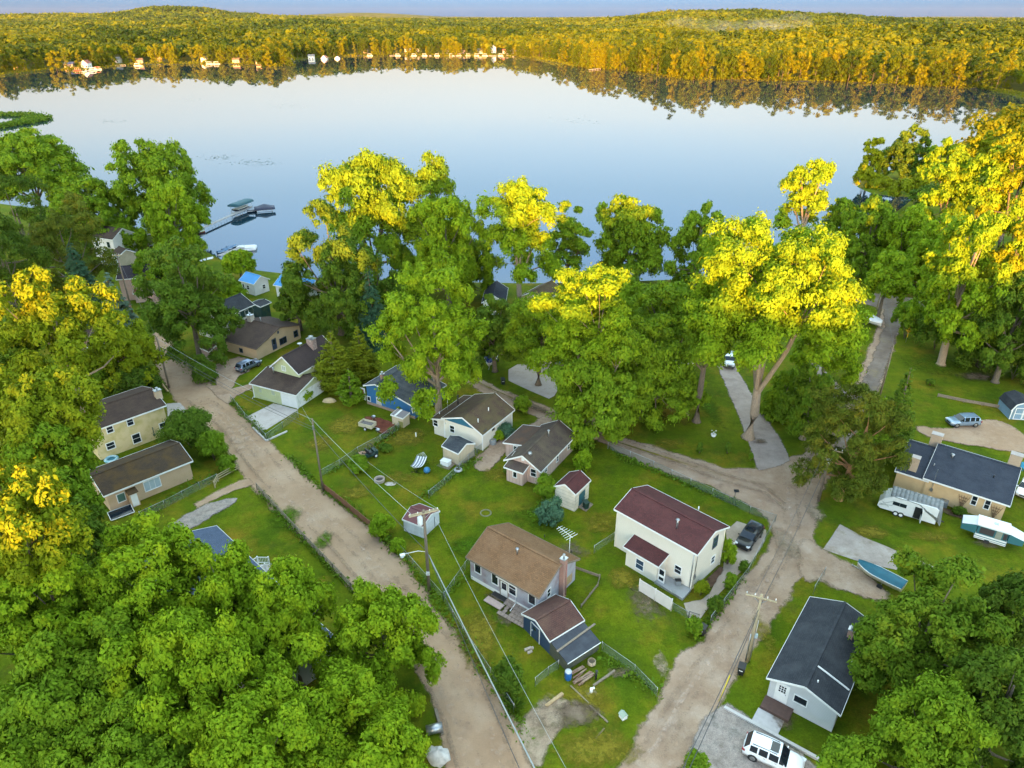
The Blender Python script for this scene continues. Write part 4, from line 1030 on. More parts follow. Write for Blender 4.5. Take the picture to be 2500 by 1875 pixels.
h = house('house', 'white house with navy roof half hidden behind the big yellow topped cottonwood', p.x+1.0, p.y+4.0, 8, 9.0, 7.0, 3.2, 5.0, wall=w_white, roof=r_navy)
window(h, 'F', -2.6, 1.7, .8, 1.1); window(h, 'F', .2, 1.7, 1.2, 1.1, mull=1); door(h, 'F', 2.2, .9, 2.0, dmat=plain('navy_door', (.02, .03, .08))); window(h, 'L', 0, 1.7, .9, 1.1)
p = G('b6', 530, 962)
h = house('garage', 'small cream garage with navy roof on the lawn left of the paved drive', p.x, p.y+1.9, 14, 3.4, 4.8, 2.4, 3.3, wall=w_cream, roof=r_navy, cat='garage')
b = MB(); panel(h, 'F', -1.2, 1.2, .05, 1.9, 0, .03, b); b.build('garage_door', white_trim, h.root); window(h, 'L', .5, 1.4, .6, .7)
p = G('b4', 1690, 220)
h = house('house', 'narrow tan brick building with a dark brown roof at the end of the lane', p.x+.6, p.y+4.2, -13, 3.6, 7.6, 3.5, 5.2, wall=tan_brick, roof=r_dark)
window(h, 'F', .1, 2.2, .8, 1.0); door(h, 'F', -.9, .8, 2.0)

# ---- sheds
h = house('shed', 'navy board shed with a maroon roof and white edged door, beside the weathered bungalow', 4.04, 51.69, 37.0, 4.43, 4.42, 1.95, 2.9, wall=w_navy, roof=shingle('maroon_brown_shingle', (.10, .048, .038), (.078, .04, .034), patch=(.13, .078, .055), patch_amt=.6), cat='shed', ov=.15, ove=.15)
u, z = wall_uv(h, 'L', 'a6', 915, 1430)
b = MB(); panel(h, 'L', u-.62, u+.62, .05, 1.9, 0, .035, b); do = b.build('door', w_navy, h.root)
b = MB(); panel(h, 'L', u-.7, u-.62, .02, 1.98, 0, .05, b); panel(h, 'L', u+.62, u+.7, .02, 1.98, 0, .05, b); panel(h, 'L', u-.62, u+.62, 1.9, 1.98, 0, .05, b); b.build('frame', white_trim, do)
b = MB(); panel(h, 'L', u-.08, u+.3, 1.25, 1.6, .03, .045, b); b.build('pane', dark_glass, do)
b = MB(); panel(h, 'L', u+.42, u+.5, .9, 1.1, .035, .08, b); b.build('handle', white_trim, do)
# sloping black lean-to on its right side
lb = MB(); W0 = h.w
lb.add([(-h.l, -W0-2.5, 0), (h.l, -W0-2.5, 0), (h.l, -W0-2.5, 1.15), (-h.l, -W0-2.5, 1.15), (-h.l, -W0, 0), (h.l, -W0, 0), (h.l, -W0, 1.75), (-h.l, -W0, 1.75)], [(0, 1, 2, 3), (4, 0, 3, 7), (1, 5, 6, 2)])
lb.build('lean_to_wall', mat('grey_green_boards', (.10, .10, .06), (.05, .055, .05), 2.0, .85, stretch=(1, 1, 6)), h.root)
lb = MB(); lb.slab([(-h.l-.05, -W0-2.65, 1.2), (h.l+.05, -W0-2.65, 1.2), (h.l+.05, -W0-.0, 1.86), (-h.l-.05, -W0-.0, 1.86)], .07); lo_ = lb.build('lean_to_roof', mat('black_roll_roof', (.020, .024, .036), (.038, .044, .058), 1.5, .6), h.root)
lb = MB(); lb.bar((-h.l-.07, -W0-2.68, 1.16), (h.l+.07, -W0-2.68, 1.16), .04, .1); lb.build('lean_to_trim', white_trim, h.root)
SHED1 = h
h = house('shed', 'white shed with maroon roof and teal door near the cream two-storey house', 7.59, 73.23, 54.7, 3.73, 3.14, 2.72, 3.62, wall=siding('ivory_boards', (.66, .60, .50), lap=.5), roof=r_maroon, cat='shed', ov=.12, ove=.12)
b = MB(); panel(h, 'F', -.75, .75, .08, 2.0, 0, .03, b); do = b.build('door', siding('teal_boards', (.012, .10, .14), vertical=True, lap=.25), h.root)
b = MB(); panel(h, 'F', .5, .58, .95, 1.1, .03, .07, b); b.build('handle', steel, do)
b = MB(); b.slab([(-.9, -h.w-1.2, .05), (.9, -h.w-1.2, .05), (.9, -h.w, .25), (-.9, -h.w, .25)], .05); b.build('ramp', wood_grey, h.root)
h = house('shed', 'pale tan shed with a dark grey roof in the yard beside the cream house', -7.42, 83.25, -39.4, 3.14, 3.43, 2.05, 2.85, wall=w_sand, roof=r_slate, cat='shed', ov=.1, ove=.1)
b = MB(); panel(h, 'R', -.8, .8, .08, 1.85, 0, .03, b); do = b.build('door', w_sand, h.root)
b = MB(); panel(h, 'R', .5, .58, .9, 1.05, .03, .07, b); b.build('handle', steel, do)
b = MB(); b.box((0, 0, .06), (3.1, 3.4, .12)); b.build('base', wood_grey, h.root)
h = house('shed', 'pink barn style shed with crossed dark door braces at the gravel yard', -53.89, 115.79, -37.9, 3.29, 2.9, 2.05, 2.75, wall=w_barnred, roof=r_umber, cat='shed', ov=.12, ove=.12)
b = MB(); panel(h, 'R', -.85, .85, .06, 1.8, 0, .03, b); do = b.build('door', w_barnred, h.root)
b = MB(); X = h.l+.05
for (a, c) in (((-.85, .06), (-.85, 1.8)), ((.85, .06), (.85, 1.8)), ((-.85, 1.8), (.85, 1.8)), ((-.85, .08), (.85, .08)), ((-.8, .1), (.8, 1.78)), ((-.8, 1.78), (.8, .1))):
    b.bar((X, a[0], a[1]), (X, c[0], c[1]), .1, .03)
b.build('brace', dark_trim, do)
h = house('shed', 'white metal shed with maroon roof standing behind the front utility pole', -10.88, 68.07, -29.6, 3.0, 3.48, 1.75, 2.45, wall=siding('ribbed_white_metal', (.60, .62, .65), vertical=True, lap=.22), roof=plain('maroon_metal', (.11, .028, .032), .5), cat='shed', ov=.08, ove=.08, th=.05)
b = MB(); panel(h, 'R', -.6, .6, .05, 1.6, 0, .03, b); do = b.build('door', siding('ribbed_white_metal', (.6, .6, .6)), h.root)
b = MB(); panel(h, 'R', .6, .72, .05, 1.6, 0, .02, b); b.build('door_gap', black_pl, do)
# barn roofed light blue shed at the right edge
p = G('P', 2466, 1022)
t = thing('barn_shed', 'light blue barn roofed shed with white framed doors at the right edge', 'shed', (p.x+1.6, p.y+1.5, 0), math.radians(-7))
prof = [(-1.7, 0), (1.7, 0), (1.7, 1.7), (1.25, 2.55), (0, 3.05), (-1.25, 2.55), (-1.7, 1.7)]
b = MB(); vs = [(q[0], -1.9, q[1]) for q in prof]+[(q[0], 1.9, q[1]) for q in prof]; n = 7
b.add(vs, [tuple(range(n)), tuple(range(2*n-1, n-1, -1))]+[(i, n+i, n+(i+1) % n, (i+1) % n) for i in (0, 1, 6)]); b.build('wall', siding('light_blue_boards', (.16, .26, .36), vertical=True, lap=.3), t)
b = MB(); rp_ = [(-1.85, 1.55), (-1.33, 2.6), (0, 3.14), (1.33, 2.6), (1.85, 1.55)]
for i in range(4): b.slab([(rp_[i][0], -2.0, rp_[i][1]), (rp_[i+1][0], -2.0, rp_[i+1][1]), (rp_[i+1][0], 2.0, rp_[i+1][1]), (rp_[i][0], 2.0, rp_[i][1])], .08)
b.build('roof', r_black, t)
b = MB()
for i in range(4): b.bar((rp_[i][0]*.99, -2.02, rp_[i][1]-.06), (rp_[i+1][0]*.99, -2.02, rp_[i+1][1]-.06), .05, .16)
for xx in (-1.66, 1.66): b.box((xx, -1.93, .82), (.14, .06, 1.6))
b.build('fascia', white_trim, t)
for sx in (-.62, .62):
    b = MB(); b.box((sx, -1.92, 1.05), (1.15, .05, 1.9)); do = b.build('door', MATS['light_blue_boards'], t)
    b = MB()
    for q in (-.55, .55): b.box((sx+q, -1.955, 1.05), (.1, .03, 1.9))
    for q in (.1, 1.05, 2.0): b.box((sx, -1.957, q), (1.15, .03, .1))
    b.build('frame', white_trim, do)
# ================================================================ trees
bark = mat('bark', (.16, .125, .09), (.09, .07, .05), 3.0, .95, stretch=(4, 4, 1), bump=.5)
bark_pale = mat('pale_bark', (.33, .25, .175), (.22, .16, .11), 2.5, .95, stretch=(4, 4, 1), bump=.5)
bark_pine = mat('orange_pine_bark', (.36, .18, .075), (.22, .11, .055), 3, .95, stretch=(3, 3, 1))
L_ash = leaf('leaf_ash', (0.1489, 0.2396, 0.0086), hue=(0.2627, 0.3114, 0.0086))
L_lime = leaf('leaf_lime', (0.1550, 0.2005, 0.0072), hue=(0.2635, 0.2587, 0.0086))
L_maple = leaf('leaf_maple', (0.1176, 0.1976, 0.0101), hue=(0.1863, 0.2530, 0.0086))
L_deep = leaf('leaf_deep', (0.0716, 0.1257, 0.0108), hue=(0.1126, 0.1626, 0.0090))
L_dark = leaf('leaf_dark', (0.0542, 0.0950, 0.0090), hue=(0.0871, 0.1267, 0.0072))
L_olive = leaf('leaf_olive', (0.0942, 0.1597, 0.0101), hue=(0.1648, 0.1779, 0.0086))
L_yell = leaf('leaf_yellow_green', (0.1705, 0.1980, 0.0054), hue=(0.2480, 0.2376, 0.0054))
L_pine = leaf('needle_pine', (.080, .105, .010), hue=(.155, .125, .010), trans=.1)
L_spruce = leaf('needle_spruce', (.034, .080, .042), hue=(.055, .105, .050), trans=.1)
L_blue = leaf('needle_blue_spruce', (.085, .135, .095), hue=(.11, .16, .12), trans=.1)
L_cedar = leaf('leaf_cedar', (0.1162, 0.1452, 0.0072), hue=(0.1705, 0.1782, 0.0072), trans=.12)
L_far = leaf('leaf_far_shore', (.070, .098, .008), var=.45, hue=(.115, .115, .006), hue_scale=.09)
L_far2 = leaf('leaf_far_wood', (.062, .088, .008), var=.5, hue=(.11, .10, .008), hue_scale=.03)
L_bluebush = leaf('leaf_blue_green', (.065, .135, .075), hue=(.09, .16, .09))
L_weed = leaf('leaf_weed', (0.0853, 0.1518, 0.0108), hue=(0.1395, 0.1980, 0.0108), hue_scale=.8)

def leaf_tone(name, stops, trans=.2):
    """foliage of a whole wood: every crown carries its own tone"""
    m = leaf(name, stops[1], trans=trans)
    N, L = m.node_tree.nodes, m.node_tree.links
    rp = [n for n in N if n.type == 'VALTORGB'][0]
    for e, c in zip(rp.color_ramp.elements, stops): e.color = (*c, 1)
    for e, p in zip(rp.color_ramp.elements, (.1, .5, .9)): e.position = p
    at = N.new('ShaderNodeAttribute'); at.attribute_name = 'tone'
    nz = [n for n in N if n.type == 'TEX_NOISE'][0]
    ad = N.new('ShaderNodeMath'); ad.operation = 'MULTIPLY_ADD'; ad.inputs[1].default_value = .35; L.new(nz.outputs['Fac'], ad.inputs[0])
    sb = N.new('ShaderNodeMath'); sb.operation = 'SUBTRACT'; sb.inputs[1].default_value = .175; L.new(at.outputs['Fac'], sb.inputs[0]); L.new(sb.outputs[0], ad.inputs[2])
    L.new(ad.outputs[0], rp.inputs['Fac'])
    return m
W_far2 = leaf_tone('leaf_far_wood_tone', [(.020, .042, .006), (.052, .078, .005), (.098, .112, .006)])
W_far = leaf_tone('leaf_wood', [(.020, .042, .004), (.068, .090, .003), (.122, .130, .003)])

def unit(rng, n):
    v = rng.normal(size=(n, 3)); return v/np.linalg.norm(v, axis=1)[:, None]

def diamonds(P, Nn, size, rng, aspect=.55, tdir=None):
    """one pointed leaf spray per point"""
    n = len(P)
    Nn = Nn/np.linalg.norm(Nn, axis=1)[:, None]
    t = unit(rng, n) if tdir is None else tdir+.35*unit(rng, n)
    t = t-(t*Nn).sum(1)[:, None]*Nn; t /= np.linalg.norm(t, axis=1)[:, None]+1e-9
    b = np.cross(Nn, t)
    s = (size*np.clip(rng.lognormal(-.08, .34, n), .4, 1.9))[:, None]; aspect = aspect*rng.uniform(.7, 1.25, n)[:, None]
    V = np.stack([P-t*s, P-b*s*aspect+t*s*.12, P+t*s, P+b*s*aspect+t*s*.12], 1).reshape(-1, 3)
    return V, np.arange(4*n, dtype=np.int32).reshape(n, 4)

def puff_leaves(puffs, rng, dens, size, flat=.8, up=.35, jit=.7, aspect=.55, inner=.68):
    """sprays over the surface of each leaf clump"""
    puffs = np.asarray(puffs)
    k = np.maximum(6, (dens*puffs[:, 3]**2).astype(int))
    i = np.repeat(np.arange(len(puffs)), k)
    d = unit(rng, len(i)); d[:, 2] = np.where((d[:, 2] < -.1) & (rng.random(len(i)) < .6), -d[:, 2], d[:, 2])
    rr = puffs[i, 3]*np.where(rng.random(len(i)) < .12, rng.uniform(1.1, 1.55, len(i)), rng.uniform(inner, 1.12, len(i)))
    st = rng.uniform(.72, 1.3, (len(puffs), 3))[i]*np.array([1, 1, flat])      # every clump its own shape
    P = puffs[i, :3]+d*rr[:, None]*st
    Nn = d+np.array([0, 0, up])+jit*unit(rng, len(i))
    return diamonds(P, Nn, size, rng, aspect)

def lobes_dome(rng, zc, rx, rz, n, rl, low=-.45, fill=.7, wob=.22):
    """main masses of a crown, spread over an uneven dome"""
    out = []
    ga = math.pi*(3-math.sqrt(5)); off = rng.uniform(0, 6.28)
    for i in range(n):
        z = 1-(1-low)*(i+.5)/n
        a = i*ga+off+rng.uniform(-.35, .35); rh = math.sqrt(max(0, 1-z*z))
        f = fill*(1+rng.uniform(-wob, wob))
        out.append((math.cos(a)*rh*rx*f, math.sin(a)*rh*rx*f, zc+z*rz*f, rl*rng.uniform(.8, 1.2)))
    return out

def puffs_on(lobes, rng, n, rp, core=None, upb=.25):
    out = []
    for (x, y, z, r) in lobes:
        c = np.array([x, y, z]); o = c-(core if core is not None else np.zeros(3)); o = o/(np.linalg.norm(o)+1e-6)
        m = max(3, int(n*rng.uniform(.8, 1.2)))
        d = unit(rng, m*2); sc = d@o*.8+d[:, 2]*upb; d = d[np.argsort(-sc)[:m+m//3]]
        d = d[rng.permutation(len(d))[:m]]
        p = c+d*r*np.array([1, 1, .8])*rng.uniform(.7, 1.08, (len(d), 1))
        q = rp*rng.uniform(.7, 1.3, len(d))
        out += [(*p[j], q[j]) for j in range(len(d))]
    return out

def limbs(mb, rng, h0, r0, lobes, lean=(0, 0), fork=.5, maxl=14, top=None, forked=False):
    if forked: top = h0
    """trunk and tapering limbs reaching into the main masses"""
    top = top or max(l[2] for l in lobes)*.8
    bend = rng.uniform(-.3, .3, 2)
    def tr(z):
        f = z/top; return Vector((lean[0]*f+bend[0]*math.sin(f*3), lean[1]*f+bend[1]*math.sin(f*3), z))
    zs = [0, .25, .5, h0*.5, h0]+([] if forked else [h0+(top-h0)*.5, top])
    zs = sorted(set(max(0, z) for z in zs))
    def rad(z): return r0*(1.45 if z < .1 else 1.15 if z < .4 else max(.12, 1-(.30 if forked else .82)*(z/top)))
    mb.tube([tr(z) for z in zs], [rad(z) for z in zs], 9)
    if forked:
        mains = []
        ang = sorted(lobes, key=lambda l: math.atan2(l[1], l[0])); pick = ang[::max(1, len(ang)//6)][:6]
        for (x, y, z, r) in pick:
            a = tr(h0*rng.uniform(.88, 1.06)); e = Vector((x*.82, y*.82, max(z, h0+1.5))); m1 = a.lerp(e, .35)+Vector((x*.10, y*.10, .10*(e.z-a.z))); m2 = a.lerp(e, .68)+Vector((0, 0, .06*(e.z-a.z)))
            ra = rad(0.5)*rng.uniform(.36, .52); mb.tube([a-Vector((0, 0, .6)), a, m1, m2, e], [ra, ra, ra*.8, ra*.52, ra*.2], 8, cap=False); mains += [(m1, ra*.7), (m2, ra*.45), (a.lerp(m1, .6), ra*.8)]
        for (x, y, z, r) in lobes[:maxl+10]:
            b = Vector((x, y, z)); a, ra = min(mains, key=lambda q: (q[0]-b).length+(3 if q[0].z > z else 0)); mid = a.lerp(b, .5)+Vector(rng.uniform(-.3, .3, 3))
            mb.tube([a, mid, b], [ra*.55, ra*.35, ra*.1], 6, cap=False)
        return
    L = sorted(lobes, key=lambda l: -l[3]*rng.uniform(.7, 1.3))[:maxl]
    for (x, y, z, r) in L:
        zz = h0+(min(z, top)-h0)*rng.uniform(.0, fork) if z > h0 else h0*.8
        a = tr(zz); b = Vector((x, y, z)); mid = a.lerp(b, .5)+Vector((0, 0, -.06*(b-a).length if z > zz+1 else .1))+Vector(rng.uniform(-.35, .35, 3))
        ra = rad(zz)*.55
        mb.tube([a, a.lerp(mid, .5)+Vector(rng.uniform(-.12, .12, 3)), mid, mid.lerp(b, .6), b], [ra, ra*.85, ra*.62, ra*.36, ra*.14], 6, cap=False)

SEED = [100]
def crown_mesh(V, F, m, parent, name='crown'):
    return np_mesh(name, V, F, m, parent)

def tree_at(label, kind, lm, x, y, ztop, zbot, rx, bm=None, name=None, cat='tree', group=None, dens=1.0, leafs=1.0, lean=(0, 0), z0=0.0, trunk_r=None, lobes_n=None, forked=None, fork_h=None, seed=None, rot=None):
    SEED[0] += 1
    rng = np.random.default_rng(seed or SEED[0])
    H = ztop; rz = (ztop-zbot)/2; zc = (ztop+zbot)/2
    dist = math.hypot(x, y, HC)
    t = thing(name or {'spruce': 'spruce_tree', 'pine': 'pine_tree', 'cedar': 'cedar_tree', 'bush': 'bush'}.get(kind, 'tree'), label, cat, (x, y, z0), 0, group)
    tb = MB()
    ls = (.088+.0011*dist)*leafs                    # spray length
    r0 = trunk_r or (.18+.018*H)
    if kind in ('broad', 'loose', 'vase'):
        if kind == 'broad':
            n = int((lobes_n or 22+rx*1.5)*1.15)
            lob = lobes_dome(rng, zc, rx, rz, n, rx*.225, low=-.55, fill=.82, wob=.34)+lobes_dome(rng, zc-.1*rz, rx*.5, rz*.6, 4, rx*.26)
            rp = rx*.075+.30; pf = puffs_on(lob, rng, 9, rp, np.array([0, 0, zc-.3*rz]))
            flat, jit, dn = .8, .6, 1.05
        elif kind == 'loose':
            n = lobes_n or int(17+rx*1.6)
            lob = lobes_dome(rng, zc, rx, rz, n, rx*.27, low=-.75, fill=.80, wob=.30)+lobes_dome(rng, zc, rx*.5, rz*.6, 5, rx*.22)
            rp = rx*.10+.42; pf = puffs_on(lob, rng, 9, rp, np.array([0, 0, zc-.4*rz]))
            flat, jit, dn = .55, .7, .85
        else:
            n = lobes_n or 7; lob = []
            for i in range(n):
                a = i*2.4+rng.uniform(-.4, .4); f = rng.uniform(.35, .78) if i else .12
                zt = zc+rz*(.72-.55*f*rng.uniform(.6, 1.3))
                lob.append((math.cos(a)*rx*f, math.sin(a)*rx*f, zt, rx*.33*rng.uniform(.85, 1.15)))
                lob.append((math.cos(a)*rx*f*.85, math.sin(a)*rx*f*.85, zt-rz*.5, rx*.28))
                if i % 2: lob.append((math.cos(a+.5)*rx*.8, math.sin(a+.5)*rx*.8, zc-rz*.55, rx*.24))
            rp = rx*.10+.36; pf = puffs_on(lob, rng, 12, rp, np.array([0, 0, zc-1.2*rz]), upb=.5)
            flat, jit, dn = .75, .6, 1.0
        area = 4*math.pi*rp**2
        V, F = puff_leaves(pf, rng, dens*dn*10.2/(ls*ls*1.1), ls, flat, .35, jit)
        # thin outliers that break the outline
        trunk_args = ((max(zbot*.9, H*.22), r0), dict(fork=.6 if kind != 'vase' else .25, forked=(kind != 'broad') if forked is None else forked))
        if fork_h: trunk_args = ((fork_h, r0), trunk_args[1])
    elif kind == 'bush':
        lob = lobes_dome(rng, zc, rx*.85, max(rz, .4), lobes_n or 8, rx*.42, low=-.5)
        rp = rx*.22+.12; pf = puffs_on(lob, rng, 9, rp, np.array([0, 0, zc-.5]))
        V, F = puff_leaves(pf, rng, dens*10/(ls*ls*1.1), ls, .85, .35, .55)
        tb.tube([(0, 0, 0), (.05, 0, max(.3, zc))], [.09, .04], 6)
        for i in range(4): a = i*1.6; tb.tube([(0, 0, .05), (math.cos(a)*rx*.4, math.sin(a)*rx*.4, max(.3, zc))], [.05, .02], 5)
    elif kind in ('spruce', 'cedar'):
        Ps, Ns, Ts = [], [], []
        nw = int((H-zbot)/(.42 if kind == 'spruce' else .5))
        for i in range(nw):
            f = i/nw; z = zbot+(H-zbot)*f
            rr = rx*((1-f)**.85 if kind == 'spruce' else (1-f**1.25)*1.05*(.6+.4*min(1, f*6)))+.12
            nb = max(6, int(rr*8))
            for j in range(nb):
                a = rng.uniform(0, 6.283); ln = rr*rng.uniform(.72, 1.12)
                m = max(5, int(ln*(15 if kind == 'spruce' else 17)*dens))
                u = np.sqrt(rng.uniform(.10, 1, m))
                dz = -.28*u*ln if kind == 'spruce' else .30*u*ln-.3
                wd = (rng.normal(size=m)*.16*ln*u)
                ca, sa = math.cos(a), math.sin(a)
                Ps.append(np.stack([ca*u*ln-sa*wd, sa*u*ln+ca*wd, z+dz+rng.normal(size=m)*.08], 1))
                Ns.append(np.tile([ca*.45, sa*.45, 1.0 if kind == 'spruce' else .55], (m, 1))+.45*unit(rng, m))
                Ts.append(np.tile([ca, sa, -.25 if kind == 'spruce' else .9], (m, 1)))
        V, F = diamonds(np.concatenate(Ps), np.concatenate(Ns), ls*1.05, rng, .38, np.concatenate(Ts))
        tb.tube([(0, 0, 0), (0, 0, H*.5), (0, 0, H*.97)], [r0, r0*.6, .03], 8)
    elif kind == 'pine':
        lob = lobes_dome(rng, zc, rx, rz, lobes_n or 16, rx*.30, low=-.7, fill=.80, wob=.3)
        pf = puffs_on(lob, rng, 12, rx*.09+.34, np.array([0, 0, zc-.6*rz]))
        V, F = puff_leaves(pf, rng, dens*11/(ls*ls*.9), ls*.9, .5, .6, .8, aspect=.34)
        trunk_args = ((max(zbot, H*.25), r0), dict(fork=.7))
    bm = bm or bark
    if kind in ('broad', 'loose', 'vase', 'pine', 'bush'):      # fit the foliage to the surveyed outline
        q = np.percentile(np.hypot(V[:, 0], V[:, 1]), 97.5); k = rx/q
        z0_, z1_ = np.percentile(V[:, 2], [.6, 99.7]); kz = (ztop-zbot)/(z1_-z0_)
        V = V*np.array([k, k, kz]); V[:, 2] += zbot-z0_*kz
        lob = [(a*k, b*k, zbot+(c-z0_)*kz, d*k) for a, b, c, d in lob]
        if kind != 'bush': limbs(tb, rng, *trunk_args[0], lob, lean, **trunk_args[1])
    tb.build('trunk' if kind != 'bush' else 'stem', bm, t)
    cr = crown_mesh(V, F, lm, t, 'crown' if kind != 'bush' else 'foliage')
    if rot is not None: t.rotation_euler.z = rot
    return t

def yb(b): return G('D', 1106, b).y
def T(label, kind, lm, cx, ty, cby, w, Y, **kw):
    zt = atY('D', cx, ty, Y).z; zb = max(.15, atY('D', cx, cby, Y).z)
    # centre of the crown seen at cx
    mid = (ty+cby)/2; p = atY('D', cx, mid, Y); x = p.x
    depth = Y*CT+(HC-p.z)*ST
    rx = w/2/1533.5*depth
    if kind not in ('spruce', 'cedar'): zb = max(.15, atY('D', cx, cby, Y-.6*rx).z)
    return tree_at(label, kind, lm, x, Y, zt, zb, rx, **kw)

T('broad bright green tree overhanging the blue grey roof', 'broad', L_ash, 350, 1148, 1420, 285, 47)
T('bright green tree low at the left edge below the yellow topped one', 'broad', L_ash, 130, 1195, 1480, 290, 44)
T('bright green crown cutting across the blue grey roof', 'broad', L_ash, 505, 1192, 1420, 185, 46)
T('bright green crown just right of the blue grey roof gap', 'broad', L_ash, 620, 1236, 1450, 215, 45)
T('bright green tree whose crown hangs over the main dirt road', 'broad', L_ash, 830, 1275, 1560, 225, 45)
T('large bright green crown in the middle of the lower left clump', 'broad', L_ash, 430, 1335, 1640, 340, 39)
T('wide green crown second from left in the lower left clump', 'broad', L_maple, 190, 1375, 1700, 330, 38)
T('rounded green tree beside the road below the overhanging crown', 'broad', L_ash, 725, 1440, 1720, 310, 38)
T('bright green crown at the bottom edge with a bare limb showing', 'broad', L_ash, 560, 1535, 1800, 310, 33, bm=bark_pale)
T('green crown at the bottom edge left of the bare limb', 'broad', L_maple, 290, 1560, 1800, 330, 33)
T('green crown filling the very corner at lower left', 'broad', L_maple, 60, 1530, 1800, 260, 34)
T('green tree at the bottom edge next to the white boulder', 'broad', L_ash, 840, 1565, 1760, 170, 33)
T('tree with glowing yellow top at the left edge above the corner clump', 'broad', L_lime, 55, 1005, 1260, 230, 44, dens=.9)
T('small dark green tree between peach house and corner clump', 'broad', L_deep, 165, 1090, 1250, 140, 56)
T('large spreading tree with a yellow sunlit crown at the left', 'broad', L_lime, 128, 578, 850, 265, 85, dens=.85, bm=bark_pale, lobes_n=24)
T('lower yellow green crown right of the large sunlit one, above the yellow house', 'broad', L_lime, 262, 676, 840, 155, 101, dens=.9, bm=bark_pale)
T('green tree at the left edge below the large yellow crown', 'broad', L_lime, 82, 808, 1010, 245, 66)
T('green tree touching the upper left corner of the yellow house', 'broad', L_maple, 185, 790, 900, 190, 99)
T('dark green tree left of the peach house wall', 'broad', L_maple, 105, 925, 1150, 190, 62)
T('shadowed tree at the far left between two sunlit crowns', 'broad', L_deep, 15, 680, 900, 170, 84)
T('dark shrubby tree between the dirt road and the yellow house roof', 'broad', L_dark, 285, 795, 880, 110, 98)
T('loose airy tree at the upper left edge by the lake', 'loose', L_maple, 60, 283, 440, 215, 198)
T('mid green lakeside tree right of the airy one at upper left', 'loose', L_maple, 185, 385, 560, 160, 182)
T('tall dark pine mass at the upper left edge', 'pine', L_dark, 50, 372, 640, 230, 150)
T('dark pine behind the blue spruce at upper left', 'pine', L_pine, 140, 430, 640, 200, 138)
T('dark green pine at the left edge above the large yellow crown', 'pine', L_dark, 10, 465, 700, 190, 122)
T('tall rounded lakeside maple left of the boat dock', 'broad', L_maple, 340, 303, 500, 195, 192)
T('lighter green tree in front of the tall lakeside maple', 'broad', L_ash, 372, 395, 580, 145, 176)
T('broad dark green maple beside the far end of the dirt road', 'broad', L_deep, 405, 525, 775, 200, yb(772), dens=1.1)
T('fresh green tree between dark maple and white house', 'broad', L_maple, 345, 535, 640, 110, 150)
T('small round tree on the shore in front of the jet skis', 'broad', L_ash, 515, 540, 592, 70, 158)
T('pale green bushy tree left of the blue metal roofs', 'broad', L_ash, 487, 598, 672, 78, 143)
T('thin dark spruce behind the blue spruce', 'spruce', L_spruce, 170, 520, 670, 95, 128)
T('pale blue spruce beside the pink two-storey house', 'spruce', L_blue, 245, 585, 705, 78, 118)
# middle
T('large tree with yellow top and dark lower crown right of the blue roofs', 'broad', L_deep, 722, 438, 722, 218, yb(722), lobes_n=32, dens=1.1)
T('tall golden topped tree rising in the centre of the near shore', 'vase', L_maple, 800, 332, 600, 200, 150, lobes_n=9, bm=bark)
T('golden brown topped tree leaning right beside the tallest golden one', 'vase', L_maple, 930, 338, 600, 170, 154, lobes_n=8)
T('tall blue green spruce behind the cedars', 'spruce', L_spruce, 803, 582, 755, 92, 121)
T('yellow green cedar against the pale green garage', 'cedar', L_cedar, 722, 710, 862, 104, 103)
T('dark green cedar second from the pale green garage', 'cedar', L_cedar, 778, 698, 842, 84, 106)
T('small bright green tree at the foot of the cedars', 'cedar', L_maple, 757, 793, 888, 66, 99)
T('large round maple with bare trunk standing between blue house and cream house', 'broad', L_ash, 938, 580, 885, 245, yb(903), bm=bark_pale, lobes_n=26, dens=1.1)
T('green and yellow lakeshore tree behind the round maple', 'broad', L_ash, 965, 425, 640, 175, 140)
T('twin trunked golden cottonwood in front of the lake', 'vase', L_ash, 1120, 393, 610, 170, 138, lobes_n=8, bm=bark_pale)
T('slim dark green tree on the shore right of the twin trunked cottonwood', 'loose', L_maple, 1228, 435, 612, 95, 155)
T('fan shaped lakeshore maple standing alone against the water', 'loose', L_maple, 1365, 430, 610, 155, 157)
T('dense green lakeshore tree left of the giant cottonwood', 'broad', L_maple, 1508, 440, 640, 130, 152)
T('loose limbed locust with a yellow lit top in the middle of the village', 'loose', L_ash, 1265, 575, 830, 230, 93, bm=bark_pale, dens=.9)
T('drooping green tree hanging over the narrow lane', 'loose', L_maple, 1290, 720, 975, 210, yb(945), bm=bark_pale)
T('green tree to the right of the drooping one above the lane', 'loose', L_maple, 1395, 690, 950, 180, 94, dens=.85)
T('green tree whose branches hide the cream gabled house', 'loose', L_maple, 1165, 640, 790, 150, 105, dens=.75)
T('loose green tree left of the giant cottonwood trunk', 'loose', L_maple, 1450, 610, 790, 170, 108, dens=.8)
T('small young tree on the lawn left of the paved drive', 'broad', L_maple, 1490, 795, 885, 82, yb(896), bm=bark_pale)
T('giant cottonwood with a blazing yellow upper crown and thick pale trunk', 'broad', L_ash, 1672, 486, 790, 368, yb(945), bm=bark_pale, trunk_r=.78, lobes_n=44, dens=.95, forked=True, fork_h=8.0, seed=4242)
T('green tree right of the giant cottonwood, between the two drives', 'loose', L_ash, 1795, 630, 825, 160, yb(822), bm=bark_pale)
T('bushy olive cedar between the paved drive and the lane', 'broad', L_olive, 1752, 788, 940, 115, yb(948), bm=bark_pale)
T('green bushy tree behind the giant cottonwood trunk', 'broad', L_maple, 1690, 800, 925, 80, 94)
T('golden sparse tree leaning over the lake at the right', 'vase', L_ash, 1748, 348, 500, 118, 168, lobes_n=5, bm=bark_pale)
